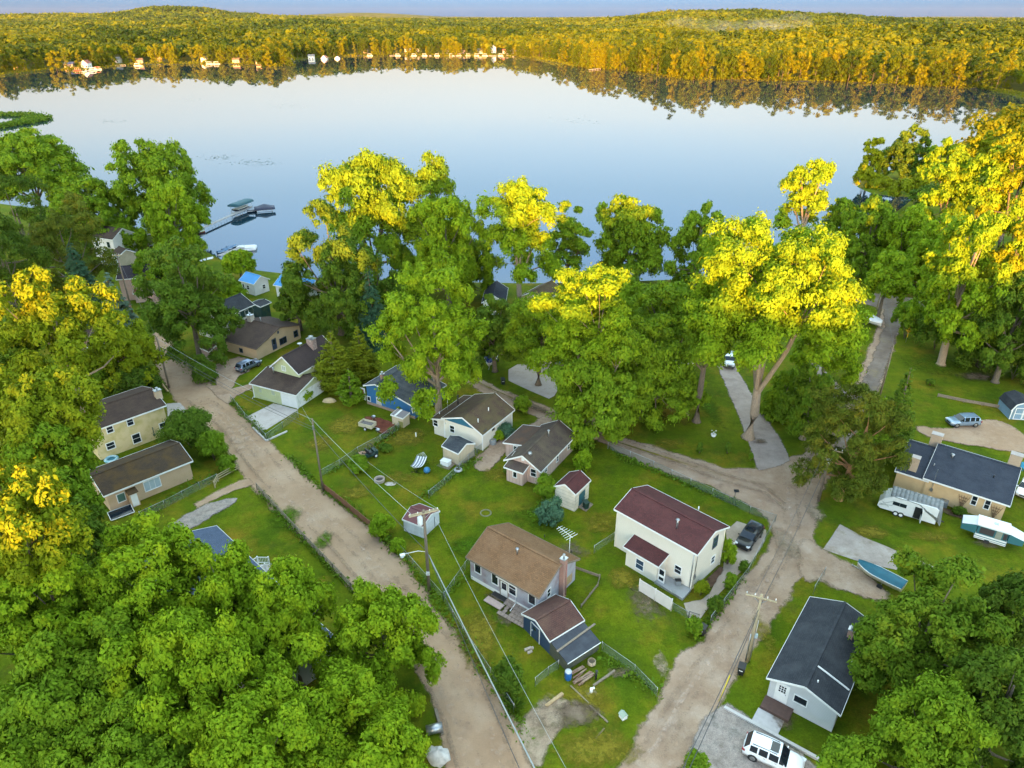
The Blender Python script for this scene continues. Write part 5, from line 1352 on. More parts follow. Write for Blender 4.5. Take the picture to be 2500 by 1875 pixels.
T('thin bare limbed tree on the shore right of the golden sparse tree', 'loose', L_maple, 1810, 430, 570, 85, 166, dens=.6)
T('dense green shore tree left of the inlet', 'broad', L_maple, 1875, 430, 610, 140, 160)
T('dense green shore tree just below the inlet', 'broad', L_ash, 1960, 445, 625, 130, 154)
T('small green tree at the end of the lane', 'broad', L_ash, 1918, 545, 655, 105, 133)
T('yellow topped tree with a leaning pale trunk on the right lawn', 'broad', L_ash, 2092, 448, 740, 212, yb(788), bm=bark_pale, lobes_n=28)
T('yellow green tree at the right edge behind the lawn', 'broad', L_yell, 2195, 430, 700, 150, 112)
T('sunlit tree above the inlet at right', 'vase', L_ash, 2050, 330, 500, 120, 188)
T('tall sunlit tree on the right shore', 'vase', L_ash, 2130, 322, 490, 125, 182)
T('sunlit yellow tree at the far right edge by the lake', 'vase', L_yell, 2205, 300, 480, 125, 176)
T('green shore tree in front of the sunlit ones at right', 'broad', L_ash, 2030, 470, 640, 140, 140)
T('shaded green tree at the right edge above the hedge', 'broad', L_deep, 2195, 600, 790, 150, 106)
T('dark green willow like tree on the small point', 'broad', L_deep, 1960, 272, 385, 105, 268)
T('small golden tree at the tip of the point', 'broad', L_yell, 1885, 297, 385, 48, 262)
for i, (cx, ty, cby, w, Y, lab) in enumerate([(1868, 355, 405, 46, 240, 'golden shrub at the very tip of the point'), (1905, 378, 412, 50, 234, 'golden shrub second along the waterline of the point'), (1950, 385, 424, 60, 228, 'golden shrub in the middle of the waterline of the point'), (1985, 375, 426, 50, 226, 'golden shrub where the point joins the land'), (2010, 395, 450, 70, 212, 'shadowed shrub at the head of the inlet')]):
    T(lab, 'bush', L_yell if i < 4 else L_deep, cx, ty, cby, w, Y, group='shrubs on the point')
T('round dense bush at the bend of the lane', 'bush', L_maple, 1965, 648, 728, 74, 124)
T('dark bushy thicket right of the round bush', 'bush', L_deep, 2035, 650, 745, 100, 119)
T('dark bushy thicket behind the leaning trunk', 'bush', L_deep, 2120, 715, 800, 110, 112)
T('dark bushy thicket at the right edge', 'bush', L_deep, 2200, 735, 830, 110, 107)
T('scots pine with orange limbs beside the transformer pole', 'pine', L_pine, 1840, 845, 1090, 215, yb(1078), bm=bark_pine, lean=(1.2, 0), lobes_n=19, dens=1.0)
T('tall dark arborvitae right of the scots pine', 'cedar', L_deep, 1942, 788, 985, 88, 84)
T('lower arborvitae between the lane and the tall arborvitae', 'cedar', L_maple, 1895, 850, 985, 75, 82)
T('big olive green tree beside the black roofed bungalow', 'broad', L_olive, 1990, 1222, 1560, 285, 44, lobes_n=32)
T('dark green tree at the right edge behind the olive one', 'broad', L_dark, 2165, 1245, 1500, 190, 45)
T('shadowy green tree in the lower right corner', 'broad', L_deep, 2150, 1410, 1720, 240, 37)
T('green tree at the bottom edge right of the white car', 'broad', L_maple, 1985, 1500, 1790, 260, 35)
T('low green branch tree overhanging the front of the white car', 'broad', L_maple, 1830, 1610, 1720, 120, 34.5)

for a in [('green tree behind the round maple at the shore lawn', 'broad', L_maple, 1010, 500, 645, 115, 146), ('dense dark tree behind the blue covered boat', 'broad', L_deep, 1068, 640, 790, 100, 110), ('dark tree filling in behind the round maple on its left', 'broad', L_deep, 862, 590, 720, 95, 136),
          ('green tree between the fan shaped maple and the middle locust', 'loose', L_ash, 1335, 595, 705, 115, 120),
          ('leafy tree hugging the left side of the giant cottonwood trunk', 'loose', L_maple, 1530, 655, 795, 115, 93), ('sunlit tree behind the inlet, nearest the small point', 'broad', L_ash, 2045, 300, 395, 85, 250), ('sunlit tree behind the inlet, middle of three', 'broad', L_yell, 2115, 285, 385, 110, 246), ('sunlit tree behind the inlet, at the picture edge', 'broad', L_yell, 2190, 270, 375, 115, 235),
          ('small dark tree at the corner of the tan house lawn', 'broad', L_deep, 640, 590, 705, 85, 128), ('green tree behind the white house at upper left', 'broad', L_maple, 268, 470, 575, 95, 180)]:
    T(*a)
# ---- garden shrubs
for (lab, lm, cx, ty, cby, w) in [
    ('dark spreading shrub beside the pale drive of the yellow house', L_deep, 405, 890, 975, 115), ('round green bush at the corner of the peach house', L_maple, 457, 932, 1000, 66),
    ('small green bush at the wooden fence corner', L_maple, 492, 985, 1020, 45), ('fern like blue green bush at the mouth of the gravel yard', L_deep, 440, 768, 828, 52),
    ('blue green rounded shrub behind the weathered bungalow', L_bluebush, 1190, 1082, 1138, 58), ('green bush at the corner of the pink house', L_maple, 1180, 1028, 1085, 52),
    ('upright green bush beside the pink house wall', L_ash, 1262, 968, 1020, 40), ('leafy green bush beside the red brown board fence', L_ash, 822, 1112, 1162, 58),
    ('dark round shrub by the roadside fence near the yucca', L_deep, 1097, 1432, 1502, 66), ('green bush at the gate of the gravel yard house', L_ash, 655, 840, 872, 40),
    ('blue hosta clump along the cream house wall', L_bluebush, 1090, 915, 945, 46), ('green clump below the hostas', L_ash, 1075, 930, 955, 30),
    ('bright shrub beside the lane behind the cream house', L_ash, 1192, 918, 950, 0) if False else ('bright shrub by the low kerb behind the cream house', L_maple, 1128, 852, 895, 40),
    ('green shrub against the end wall of the two-storey house', L_ash, 1575, 1165, 1225, 34), ('yellow green shrub below the end wall of the two-storey house', L_lime, 1515, 1255, 1290, 32),
    ('flower border clump nearest the gate', L_maple, 1500, 1335, 1375, 36), ('flower border clump in the middle of the wire fence', L_deep, 1545, 1285, 1330, 34), ('flower border clump near the black car', L_maple, 1580, 1240, 1275, 26), ('dark clump at the far end of the flower border', L_deep, 1607, 1215, 1240, 24),
    ('small rounded conifer on the lawn behind the silver car', L_ash, 1955, 868, 908, 26), ('low shrub beside the air conditioner of the stucco house', L_deep, 2072, 1095, 1118, 28),
    ('leafy shrub at the bottom edge beside the gravel', L_maple, 1505, 1630, 1670, 50), ('green shrub in the weeds by the mulch bed', L_deep, 1010, 875, 890, 0) if False else ('small green shrub at the blue house mulch bed', L_ash, 870, 868, 895, 28),
    ('leafy shrub by the chain fence of the green house', L_maple, 690, 1072, 1100, 0) if False else ('leafy shrub below the leaning wooden pole', L_maple, 775, 988, 1020, 46),
    ('low weedy shrub beside the utility cart', L_deep, 832, 960, 980, 30), ('narrow dark shrub beside the pink entry porch', L_deep, 1098, 1010, 1030, 22), ('low dark shrub on the right lawn', L_deep, 2010, 818, 838, 18),
    ('green tuft at the foot of the front utility pole', L_ash, 860, 1165, 1195, 36), ('young shrub on the lawn edge by the lane', L_deep, 1572, 955, 985, 12), ('dark thin conifer on the lawn by the lane', L_deep, 1512, 955, 985, 14), ('tiny dark shrub where drive and lane meet', L_olive, 1622, 978, 1000, 10)]:
    T(lab, 'bush', lm, cx, ty, cby, w, G('D', cx, cby-6).y, name='shrub', cat='shrub', leafs=.72)
# yucca
p = G('D', 1112, 1530); t = thing('yucca', 'spiky green yucca by the roadside fence near the bottom', 'plant', p)
rng = np.random.default_rng(5); n = 170; d = unit(rng, n); d[:, 2] = np.abs(d[:, 2])*.7+.1; d /= np.linalg.norm(d, axis=1)[:, None]
V, F = diamonds(d*.62+np.array([0, 0, .1]), np.cross(d, unit(rng, n))+.01, .62, rng, .07, d*4); crown_mesh(V, F, L_deep, t, 'foliage')
b = MB(); b.tube([(0, 0, 0), (0, 0, .3)], [.1, .06], 6); b.build('stem', bark, t)

# ---- weeds along fences and verges: nobody could count them
def weeds(name, lines, n_per_m, h, lm, seed):
    rng = np.random.default_rng(seed); Ps = []
    for (pts, wd) in lines:
        for a, c in zip(pts[:-1], pts[1:]):
            L = (c-a).length; n = int(L*n_per_m)
            u = rng.random(n)[:, None]; P = np.array(a)[None]*(1-u)+np.array(c)[None]*u
            P[:, :2] += rng.normal(size=(n, 2))*wd; P[:, 2] = rng.random(n)**1.5*h*(.6+.8*(np.sin(P[:, 0]*1.3+P[:, 1]*.9)*.5+.5))
            Ps.append(P)
    P = np.concatenate(Ps); Nn = unit(rng, len(P))*.8+np.array([0, 0, .7])
    V, F = diamonds(P, Nn, .17, rng, .5)
    return tag(np_mesh(name, V, F, lm), kind='stuff')
weeds('weeds', [(DD([(878, 1215), (935, 1290), (990, 1362), (1040, 1440), (1085, 1500), (1130, 1590)]), .45), (DD([(740, 1085), (800, 1130), (880, 1215)]), .4), (DD([(620, 985), (700, 1060), (740, 1085)]), .35),
                (DD([(500, 868), (545, 915), (582, 950)]), .3), (DD([(1600, 1250), (1560, 1310), (1500, 1380)]), .3), (DD([(560, 1062), (640, 1150), (720, 1235), (790, 1300)]), .25), (DD([(370, 755), (410, 795), (450, 825)]), .6),
                (DD([(705, 1025), (800, 975), (880, 905)]), .35), (DD([(905, 1080), (980, 1030), (1040, 990)]), .4), (DD([(1140, 1115), (1190, 1075)]), .4), (DD([(1325, 982), (1400, 1014), (1480, 1046), (1590, 1088)]), .3),
                (DD([(960, 1285), (1040, 1225)]), .3), (DD([(1300, 1420), (1400, 1480), (1415, 1500)]), .4), (DD([(300, 1120), (400, 1060), (480, 1020)]), .5)], 42, .55, L_weed, 3)
# reed bed in the lake
rng = np.random.default_rng(9); Ps = []
for pts, wd in ((DD([(-60, 250), (20, 246), (60, 248), (88, 254), (92, 257), (75, 261), (55, 256)]), 2.2), (DD([(-60, 276), (0, 274), (30, 268), (60, 264), (40, 263), (10, 270)]), 2.0)):
    for a, c in zip(pts[:-1], pts[1:]):
        n = int((c-a).length*45); u = rng.random(n)[:, None]; P = np.array(a)[None]*(1-u)+np.array(c)[None]*u
        P[:, :2] += rng.normal(size=(n, 2))*np.array([2.0, wd*1.6]); P[:, 2] = WZ+rng.random(n)*1.6; Ps.append(P)
P = np.concatenate(Ps); V, F = diamonds(P, unit(rng, len(P))+np.array([0, 0, .8]), .7, rng, .5)
tag(np_mesh('reeds', V, F, L_deep), kind='stuff')
# lily pads drifting on the open water
rng = np.random.default_rng(12); Vs = []
for (cx, cy, sx, sy, n) in ((470, 340, 40, 6, 60), (555, 352, 60, 8, 70), (240, 262, 30, 4, 30), (640, 228, 70, 10, 40), (420, 215, 40, 6, 26), (1240, 262, 60, 8, 26), (1960, 432, 20, 4, 16)):
    for _ in range(n):
        p = G('D', cx+rng.normal()*sx*.5, cy+rng.normal()*sy*.5, WZ+.012); r = rng.uniform(.15, .6); a = rng.uniform(0, 6)
        Vs.append([(p.x+math.cos(a+k*1.5708)*r*(1.8 if k % 2 == 0 else .7), p.y+math.sin(a+k*1.5708)*r*(1.8 if k % 2 == 0 else .7), p.z) for k in range(4)])
V = np.array(Vs).reshape(-1, 3); tag(np_mesh('lily_pads', V, np.arange(len(V), dtype=np.int32).reshape(-1, 4), mat('lily', (.06, .09, .07), (.04, .06, .05))), kind='stuff')

# ================================================================ the far shore: front trees one by one, the woods behind as a mass
def far_proto(seed, h, rx, kind):
    rng = np.random.default_rng(seed); zc = h*.52; rz = h*.47
    if kind == 'round': lob = lobes_dome(rng, zc, rx, rz, 16, rx*.36, low=-.85, fill=.72, wob=.3)
    else: lob = [(rng.normal()*rx*.28, rng.normal()*rx*.28, h*(.06+.88*i/11), rx*(.42-.22*abs(i/11-.45))) for i in range(12)]
    pf = puffs_on(lob, rng, 7, rx*.20, np.array([0, 0, zc-rz*.6]))
    V, F = puff_leaves(pf, rng, 24, .40, .85, .3, .4, aspect=.6)
    z0, z1 = np.percentile(V[:, 2], [1, 99.5]); V[:, 2] = h*(.05+.95*(V[:, 2]-z0)/(z1-z0))
    cr = np_mesh('crown', V, F, L_fartree)
    tb = MB(); limbs(tb, rng, h*.25, .22, lob, maxl=6); tr = tb.build('trunk', bark)
    return cr, tr
L_fartree = leaf('leaf_far_tree', (.070, .098, .006), trans=.2)
_N, _L = L_fartree.node_tree.nodes, L_fartree.node_tree.links
_rp = [n for n in _N if n.type == 'VALTORGB'][0]; _oi = _N.new('ShaderNodeObjectInfo'); _nz = [n for n in _N if n.type == 'TEX_NOISE'][0]
_ad = _N.new('ShaderNodeMath'); _ad.operation = 'MULTIPLY_ADD'; _ad.inputs[1].default_value = .3; _L.new(_nz.outputs['Fac'], _ad.inputs[0]); _L.new(_oi.outputs['Random'], _ad.inputs[2]); _L.new(_ad.outputs[0], _rp.inputs['Fac'])
for _e, _p, _c in zip(_rp.color_ramp.elements, (.15, .6, 1.1), ((.030, .056, .005), (.085, .108, .004), (.15, .145, .003))): _e.position = min(1, _p); _e.color = (*_c, 1)
PROT = [far_proto(31, 21, 6.2, 'round'), far_proto(32, 19, 6.8, 'round'), far_proto(33, 23, 5.2, 'tall'), far_proto(34, 17, 5.0, 'round'), far_proto(35, 24, 4.6, 'tall'), far_proto(36, 20, 6.0, 'round')]
USED = set()
def far_tree(x, y, k, s, rz, label, group):
    t = thing('tree', label, 'tree', (x, y, float(ground_z(np.array([x]), np.array([y]))[0])-.2), rz, group); t.scale = (s, s, s*R_.uniform(.92, 1.12))
    for src in PROT[k]:
        if k in USED: o = src.copy(); COL.objects.link(o)
        else: o = src
        o.parent = t
    USED.add(k)
SHORE = [Vector((*p, 0)) for p in LAKE[1:32]]
HOUSE_X = []      # gaps kept for the far cottages: filled by the list in FARH
FARH = [(40, 151, 'l'), (150, 146, 'n'), (185, 147, 'r'), (252, 136, 'w'), (300, 137, 't'), (345, 133, 't'), (440, 134, 'w'), (510, 136, 't'), (560, 140, 't'), (672, 127, 'w'), (700, 127, 'r'), (728, 126, 'w'), (790, 117, 't'), (880, 115, 'q'), (905, 115, 'w'), (965, 117, 'w'), (1000, 117, 'p'), (1037, 117, 'w'), (1066, 116, 'W'), (1092, 117, 'p'), (1108, 117, 'w'), (1130, 118, 'w'), (1115, 108, 'w')]
FHP = [G('D', x, y) for x, y, _ in FARH]
acc = 0; nfar = 0
for i, (a, b_) in enumerate(zip(SHORE[:-1], SHORE[1:])):
    d = (b_-a); L = d.length; tdir = d.normalized(); nrm = Vector((-tdir.y, tdir.x, 0))
    left = a.x < 60
    side = 'left' if a.x < -330 else 'mid' if a.x < 45 else 'right'
    sp = 13.5 if left else 10.5
    s_ = 0
    while s_ < L:
        q = a+tdir*s_
        for row in range(2):
            off = (R_.uniform(3, 7) if row == 0 else R_.uniform(13, 21))+(4 if left else 0)
            p = q+nrm*off+tdir*R_.uniform(-3, 3)
            if any((p-hh).length < (13 if row == 0 else 9) and p.y < hh.y+6 for hh in FHP): continue
            if R_.random() < (.22 if row == 0 and left else .06): continue
            if nfar >= 236 or abs(p.x) > .86*p.y+20: continue
            k = R_.choice([0, 1, 2, 3, 4, 5]) if row else R_.choice([2, 3, 3, 4, 0, 1])
            lab = {'left': ('golden waterside tree on the far left shore', 'golden tree behind the waterside row on the far left shore'), 'mid': ('golden waterside tree at the cottages across the lake', 'golden tree behind the cottages across the lake'),
                   'right': ('golden waterside tree on the far right shore', 'tall golden tree in the second row on the far right shore')}[side][row]
            far_tree(p.x, p.y, k, (R_.uniform(.72, 1.0) if row == 0 else R_.uniform(.88, 1.18))*(1.3 if side == 'right' else 1.08), R_.uniform(0, 6.28), lab, lab.replace('tree', 'trees', 1)); nfar += 1
        s_ += sp*R_.uniform(.75, 1.3)

def forest(name, pts, R, Hh, n, lm, seed, size):
    """a wood seen as one mass: a cloud of leaf sprays for every crown"""
    rng = np.random.default_rng(seed); N = len(pts)
    i = np.repeat(np.arange(N), n); d = unit(rng, N*n); d[:, 2] = np.where(d[:, 2] < -.25, -d[:, 2], d[:, 2])
    lump = 1+.25*np.sin(d[:, 0]*5+i)*np.sin(d[:, 1]*4+i*.7)
    P = pts[i]+d*lump[:, None]*np.stack([R[i], R[i], Hh[i]*.40], 1); P[:, 2] += Hh[i]*.58
    Nn = d+.3*unit(rng, N*n)
    V, F = diamonds(P, Nn, 1.0, rng, .62)
    V = (V.reshape(-1, 4, 3)-P[:, None])*(size*R[i])[:, None, None]+P[:, None]
    o = np_mesh(name, V.reshape(-1, 3), F, lm)
    tn = np.clip(rng.normal(.5, .20, N)+.30*np.sin(pts[:, 0]*.016+1.5*np.sin(pts[:, 1]*.006))*np.sin(pts[:, 1]*.012)+.15*np.sin(pts[:, 0]*.004), 0, 1)
    o.data.attributes.new('tone', 'FLOAT', 'POINT').data.foreach_set('value', np.repeat(tn[i], 4).astype(np.float32))
    return tag(o, kind='stuff')
rng = np.random.default_rng(77)
def fan(y0, y1, s0, ks):
    out = []; y = y0
    while y < y1:
        s = s0+(y-y0)*ks; xs = np.arange(-.86*y-60, .86*y+60, s)
        out.append(np.stack([xs+rng.uniform(-.45, .45, len(xs))*s, np.full(len(xs), y)+rng.uniform(-.45, .45, len(xs))*s, np.full(len(xs), s)], 1)); y += s*.92
    return np.concatenate(out)
def clear(P, dmin):
    ins = in_poly(P[:, :2], LAKE); d = dist_poly(P[:, :2], LAKE); return (~ins) & (d > dmin)
def near_house(P): 
    k = np.ones(len(P), bool)
    for hh in FHP: k &= ~((np.hypot(P[:, 0]-hh.x, P[:, 1]-hh.y) < 15))
    return k
A = fan(430, 1750, 10.2, .0042); A = A[clear(A, 19)]; A = A[near_house(A)]
A = A[~((A[:, 1] < 560) & (A[:, 0] < 300))]
pz = ground_z(A[:, 0], A[:, 1]); N_ = len(A)
forest('forest', np.stack([A[:, 0], A[:, 1], pz], 1), A[:, 2]*.60*rng.uniform(.7, 1.35, N_), 18+4.5*np.sin(A[:, 0]*.035+np.sin(A[:, 1]*.02)*2)*np.sin(A[:, 1]*.027)+rng.uniform(-3, 4, N_), 64, W_far, 1, .24)
B = fan(1750, 5600, 17, .0058); pz = ground_z(B[:, 0], B[:, 1]); N_ = len(B)
forest('forest', np.stack([B[:, 0], B[:, 1], pz], 1), B[:, 2]*.68*rng.uniform(.7, 1.3, N_), 18+5*np.sin(B[:, 0]*.02+np.sin(B[:, 1]*.01)*2)*np.sin(B[:, 1]*.015)+rng.uniform(-3, 4, N_), 30, W_far2, 2, .34)
Ps = []
for a, b_ in zip(SHORE[:-1], SHORE[1:]):
    L = (b_-a).length; n = int(L*9); u = rng.random(n)[:, None]; P = np.array(a)[None]*(1-u)+np.array(b_)[None]*u; t = (b_-a).normalized()
    P[:, :2] += (rng.random(n)**1.3*16+.3)[:, None]*np.array([-t.y, t.x]); P[:, 2] = -.5+rng.random(n)**1.4*3.4*(.5+.5*np.sin(P[:, 0]*.21)*np.sin(P[:, 0]*.057+1)+.2); Ps.append(P)
P = np.concatenate(Ps); P = P[near_house(P)]; V, F = diamonds(P, unit(rng, len(P))+np.array([0, -.5, .6]), .75, rng, .6)
tag(np_mesh('undergrowth', V, F, leaf('leaf_shore_brush', (.10, .11, .004), hue=(.16, .14, .004), hue_scale=.05)), kind='stuff')
# woods running on along the right bank, and on the rise behind the viewpoint
xs, ys = np.meshgrid(np.arange(128, 420, 8.5), np.arange(110, 460, 8.5)); C_ = np.stack([xs.ravel(), ys.ravel(), np.full(xs.size, 8.5)], 1); C_[:, :2] += rng.uniform(-3.4, 3.4, (len(C_), 2))
C_ = C_[clear(C_, 5)]; C_ = C_[((C_[:, 0] > 118+.40*C_[:, 1])) | ((C_[:, 1] > 335) & (C_[:, 0] > 190))]; pz = ground_z(C_[:, 0], C_[:, 1])
forest('forest', np.stack([C_[:, 0], C_[:, 1], pz], 1), C_[:, 2]*.62*rng.uniform(.8, 1.2, len(C_)), rng.uniform(9, 17, len(C_)), 150, W_far, 3, .16)
ss, pp = np.meshgrid(np.arange(-330, -118, 8.0), np.arange(-560, 560, 8.0)); S2 = ss.ravel()+rng.uniform(-3, 3, ss.size); P2 = pp.ravel()+rng.uniform(-3, 3, ss.size)
X2 = S2*SA+P2*CA; Y2 = S2*CA-P2*SA; pz = ground_z(X2, Y2)
forest('forest', np.stack([X2, Y2, pz], 1), rng.uniform(4.2, 6.2, len(X2)), rng.uniform(15, 18, len(X2)), 60, W_far, 4, .34)
# ================================================================ vehicles
tyre_m = mat('tyre', (.015, .015, .016), (.022, .022, .022), 8, .85)
rim_m = plain('alloy_rim', (.30, .31, .32), .3, .8)
car_glass = glass('car_glass', (.010, .014, .020), .05)
lamp_clear = plain('headlamp', (.62, .65, .68), .15)
lamp_red = plain('tail_lamp', (.30, .012, .02), .2)
def paint(name, c, metal=.25): return mat(name, c, tuple(x*.96 for x in c), .5, .28, metal, coat=.6)

def car(label, pos, heading, L, W, H, pm, kind='suv', group=None, roofm=None, sunroof=False, rails=True):
    t = thing('parked_car', label, 'car', pos, heading, group)
    if kind == 'suv':
        S = [(-.50, .41, .54, .40, .555), (-.485, .465, .60, .42, .62), (-.40, .49, .625, .405, .955), (-.385, .49, .625, .41, .965), (-.26, .495, .625, .415, .99), (-.235, .495, .62, .415, .995), (-.09, .50, .615, .415, 1.0), (-.065, .50, .61, .415, .998), (.09, .50, .60, .41, .965), (.105, .50, .60, .405, .955), (.235, .495, .60, .40, .625), (.36, .49, .565, .40, .60), (.455, .46, .50, .37, .535), (.5, .40, .40, .34, .43)]
    else:
        S = [(-.50, .41, .55, .38, .57), (-.47, .46, .60, .42, .63), (-.39, .48, .62, .40, .66), (-.26, .49, .62, .385, .93), (-.245, .49, .62, .39, .945), (-.18, .495, .62, .395, .985), (-.155, .495, .615, .40, .99), (-.06, .50, .61, .40, 1.0), (-.035, .50, .605, .40, .998), (.06, .50, .60, .395, .965), (.075, .50, .60, .39, .95), (.22, .495, .60, .40, .64), (.36, .49, .565, .40, .60), (.455, .46, .50, .37, .54), (.5, .40, .40, .34, .43)]
    V = []
    for (x, w_, zb_, wr_, zr_) in S:
        half = [(w_*.93, .17), (w_*1.0, .36), (w_*.97, zb_), (wr_, zr_), (wr_*.55, zr_+.012)]
        ring = [(p[0]*W, p[1]*H) for p in half]+[(-p[0]*W, p[1]*H) for p in half[::-1]]
        V += [(x*L, y, z) for y, z in ring]
    n = 10; body, ws, sw = [], [], []
    roof0 = [i for i, s in enumerate(S) if s[4] > .9][0]; roof1 = [i for i, s in enumerate(S) if s[4] > .9][-1]
    for i in range(len(S)-1):
        for k in range(n):
            f = (i*n+k, (i+1)*n+k, (i+1)*n+(k+1) % n, i*n+(k+1) % n)
            wide = S[i+1][0]-S[i][0] > .05
            if k in (3, 4, 5) and i in (roof0-1, roof1) : ws.append((f, i == roof1))
            elif k in (2, 6) and roof0-1 < i < roof1+1 and wide: sw.append((f, k))
            elif k == 9: body.append(f)
            else: body.append(f)
    body += [tuple(range(n)), tuple(range(len(V)-1, len(V)-1-n, -1))]
    MB().add(V, body, 0, True).build('body', pm, t)
    for front in (True, False):
        fs = [f for f, q in ws if q == front]
        if fs: MB().add(V, fs, 0, True).build('windscreen' if front else 'rear_window', car_glass, t)
    for side in (2, 6):
        for f in [f for f, k in sw if k == side]: MB().add(V, [f]).build('side_window', car_glass, t)
    for sx in (-.31, .315):
        for sy in (-1, 1):
            r = .345 if kind == 'suv' else .325
            a = MB(); a.tube([(sx*L, sy*(W*.5-.005), r), (sx*L, sy*(W*.5-.24), r)], r+.055, 18); a.build('wheel_arch', black_pl, t)
            b = MB(); b.tube([(sx*L, sy*(W*.5+.012), r), (sx*L, sy*(W*.5-.20), r)], r, 18); wo = b.build('wheel', tyre_m, t)
            b = MB(); b.lathe([(.01, .016), (r*.3, .02), (r*.62, .012), (r*.66, 0)], (0, 0, 0), 14); ro = b.build('rim', rim_m, wo)
            ro.location = (sx*L, sy*(W*.5+.013), r); ro.rotation_euler = (-sy*math.pi/2, 0, 0)
    for sy in (-1, 1):
        b = MB(); b.box((.462*L, sy*W*.375, .475*H), (.09*L, .16*W, .085*H), sy*-.22); b.build('headlight', lamp_clear, t)
        b = MB(); b.box((-.478*L, sy*W*.41, .53*H), (.05*L, .13*W, .12*H), sy*.25); b.build('tail_light', lamp_red, t)
        b = MB(); b.box((.19*L, sy*(W*.5+.06), .62*H), (.10, .2, .14)); b.build('mirror', pm, t)
        for dx in (-.13, .06):
            b = MB(); b.box((dx*L, sy*(W*.5-.003), .53*H), (.16, .03, .03)); b.build('door_handle', rim_m, t)
        if rails:
            b = MB(); b.bar((-.36*L, sy*.335*W, 1.012*H), (.05*L, sy*.335*W, 1.0*H), .05, .06); b.build('roof_rail', plain('dark_rail', (.10, .10, .11), .4), t)
    b = MB(); b.box((.497*L, 0, .36*H), (.03, .42*W, .13*H)); b.build('grille', black_pl, t)
    b = MB(); b.box((.497*L, 0, .20*H), (.06, .80*W, .08*H)); b.box((-.497*L, 0, .22*H), (.06, .80*W, .10*H)); b.build('bumper_trim', black_pl, t)
    b = MB(); b.box((-.508*L, 0, .47*H), (.02, .32, .15)); b.build('number_plate', white_trim, t)
    if sunroof:
        b = MB(); b.box((-.02*L, 0, 1.006*H), (.17*L, .52*W, .015)); b.build('sunroof', car_glass, t)
    return t

def by_axis(rear, front, along_rear, along_front, L):
    """centre and heading from two points of the roof line or ground line"""
    d = front-rear; h = math.atan2(d.y, d.x); u = Vector((math.cos(h), math.sin(h), 0))
    mid = (rear+front)/2; c = mid-u*((along_rear+along_front)/2*L); c.z = 0.0
    return c, h
def by_wheels(fw, rw, sgn, W):
    d = fw-rw; h = math.atan2(d.y, d.x); n_ = Vector((-math.sin(h), math.cos(h), 0)); c = (fw+rw)/2+n_*sgn*W*.48; c.z = 0; return c, h

zr = .08
p, hd = by_axis(G('c3', 560, 745, 1.65), G('c3', 1090, 975, 1.65), -.40, .10, 4.75)
car('white suv with dark sunroof and roof rails on the gravel at the bottom', p+Vector((0, 0, zr)), hd, 4.75, 1.86, 1.68, paint('white_car_paint', (.74, .75, .77), 0), sunroof=True)
p, hd = by_wheels(G('b1', 1700, 855), G('b1', 1802, 722), -1, 1.86)
car('black crossover parked on the tan concrete beside the two-storey house', p+Vector((0, 0, zr)), hd, 4.65, 1.86, 1.62, paint('black_car_paint', (.012, .014, .018)), sunroof=True, rails=False)
p, hd = by_wheels(G('b4', 1925, 1618), G('b4', 2122, 1612), -1, 1.84)
car('silver suv parked side on at the dirt turnout on the right', p+Vector((0, 0, .1)), hd, 4.6, 1.84, 1.62, paint('silver_blue_paint', (.22, .31, .42), .4))
p, hd = by_wheels(G('a2', 575, 692), G('a2', 455, 748), 1, 1.8)
car('blue grey car with its back to the road in the gravel yard', p+Vector((0, 0, .1)), hd, 4.5, 1.8, 1.55, paint('blue_grey_paint', (.16, .20, .28), .5))
p, hd = by_axis(G('b6', 1000, 800), G('b6', 1016, 985), 0, 1, 4.7); p = G('b6', 1016, 985)-Vector((math.cos(hd), math.sin(hd), 0))*2.4
car('silver suv facing the camera on the paved drive behind the cottonwood', p+Vector((0, 0, .1)), hd, 4.7, 1.86, 1.68, paint('pale_silver_paint', (.50, .54, .58), .3))
p = G('a1', 285, 225)
car('silver car half hidden by the utility pole near the tan garage', p+Vector((0, 0, .02)), math.radians(-8), 4.5, 1.8, 1.5, paint('silver_paint', (.36, .40, .43), .5), 'sedan', rails=False)
p = G('a5', 1250, 335)
car('white car glimpsed under the tree at the end of the pink house', p+Vector((0, 0, .1)), math.radians(-38), 4.5, 1.8, 1.5, MATS['white_car_paint'], 'sedan', rails=False)
p, hd = by_axis(G('b3', 2240, 610), G('b3', 2165, 745), 0, 1, 4.5); p = (G('b3', 2215, 650)+G('b3', 2190, 735))/2+Vector((.6, .5, 0))
car('white car at the right edge beside the stucco house', p, hd, 4.5, 1.8, 1.5, MATS['white_car_paint'], 'sedan', rails=False)

# travel trailer under a grey tarpaulin
a, b_ = G('b3', 612, 862), G('b3', 1235, 1055)
d = (b_-a); Lt = d.length; hd = math.atan2(d.y, d.x)
t = thing('travel_trailer', 'white travel trailer with an open door under a grey tarpaulin', 'trailer', a, hd)
b = MB(); prof = [(.0, .75), (.35, .5), (Lt, .5), (Lt, 2.5), (Lt-.3, 2.7), (1.6, 2.7), (.5, 2.0), (.05, 1.3)]
vs = [(x, 0, z) for x, z in prof]+[(x, 2.35, z) for x, z in prof]; n = len(prof)
b.add(vs, [tuple(range(n)), tuple(range(2*n-1, n-1, -1))]+[(i, n+i, n+(i+1) % n, (i+1) % n) for i in range(n)]); b.build('body', mat('trailer_white', (.66, .67, .66), (.60, .60, .58), 1.2, .45), t)
b = MB(); tarp = mat('grey_tarpaulin', (.20, .21, .21), (.13, .14, .14), .9, .6, bump=.5)
def Tp(x, y, z): return (x, y, z)
grid = []
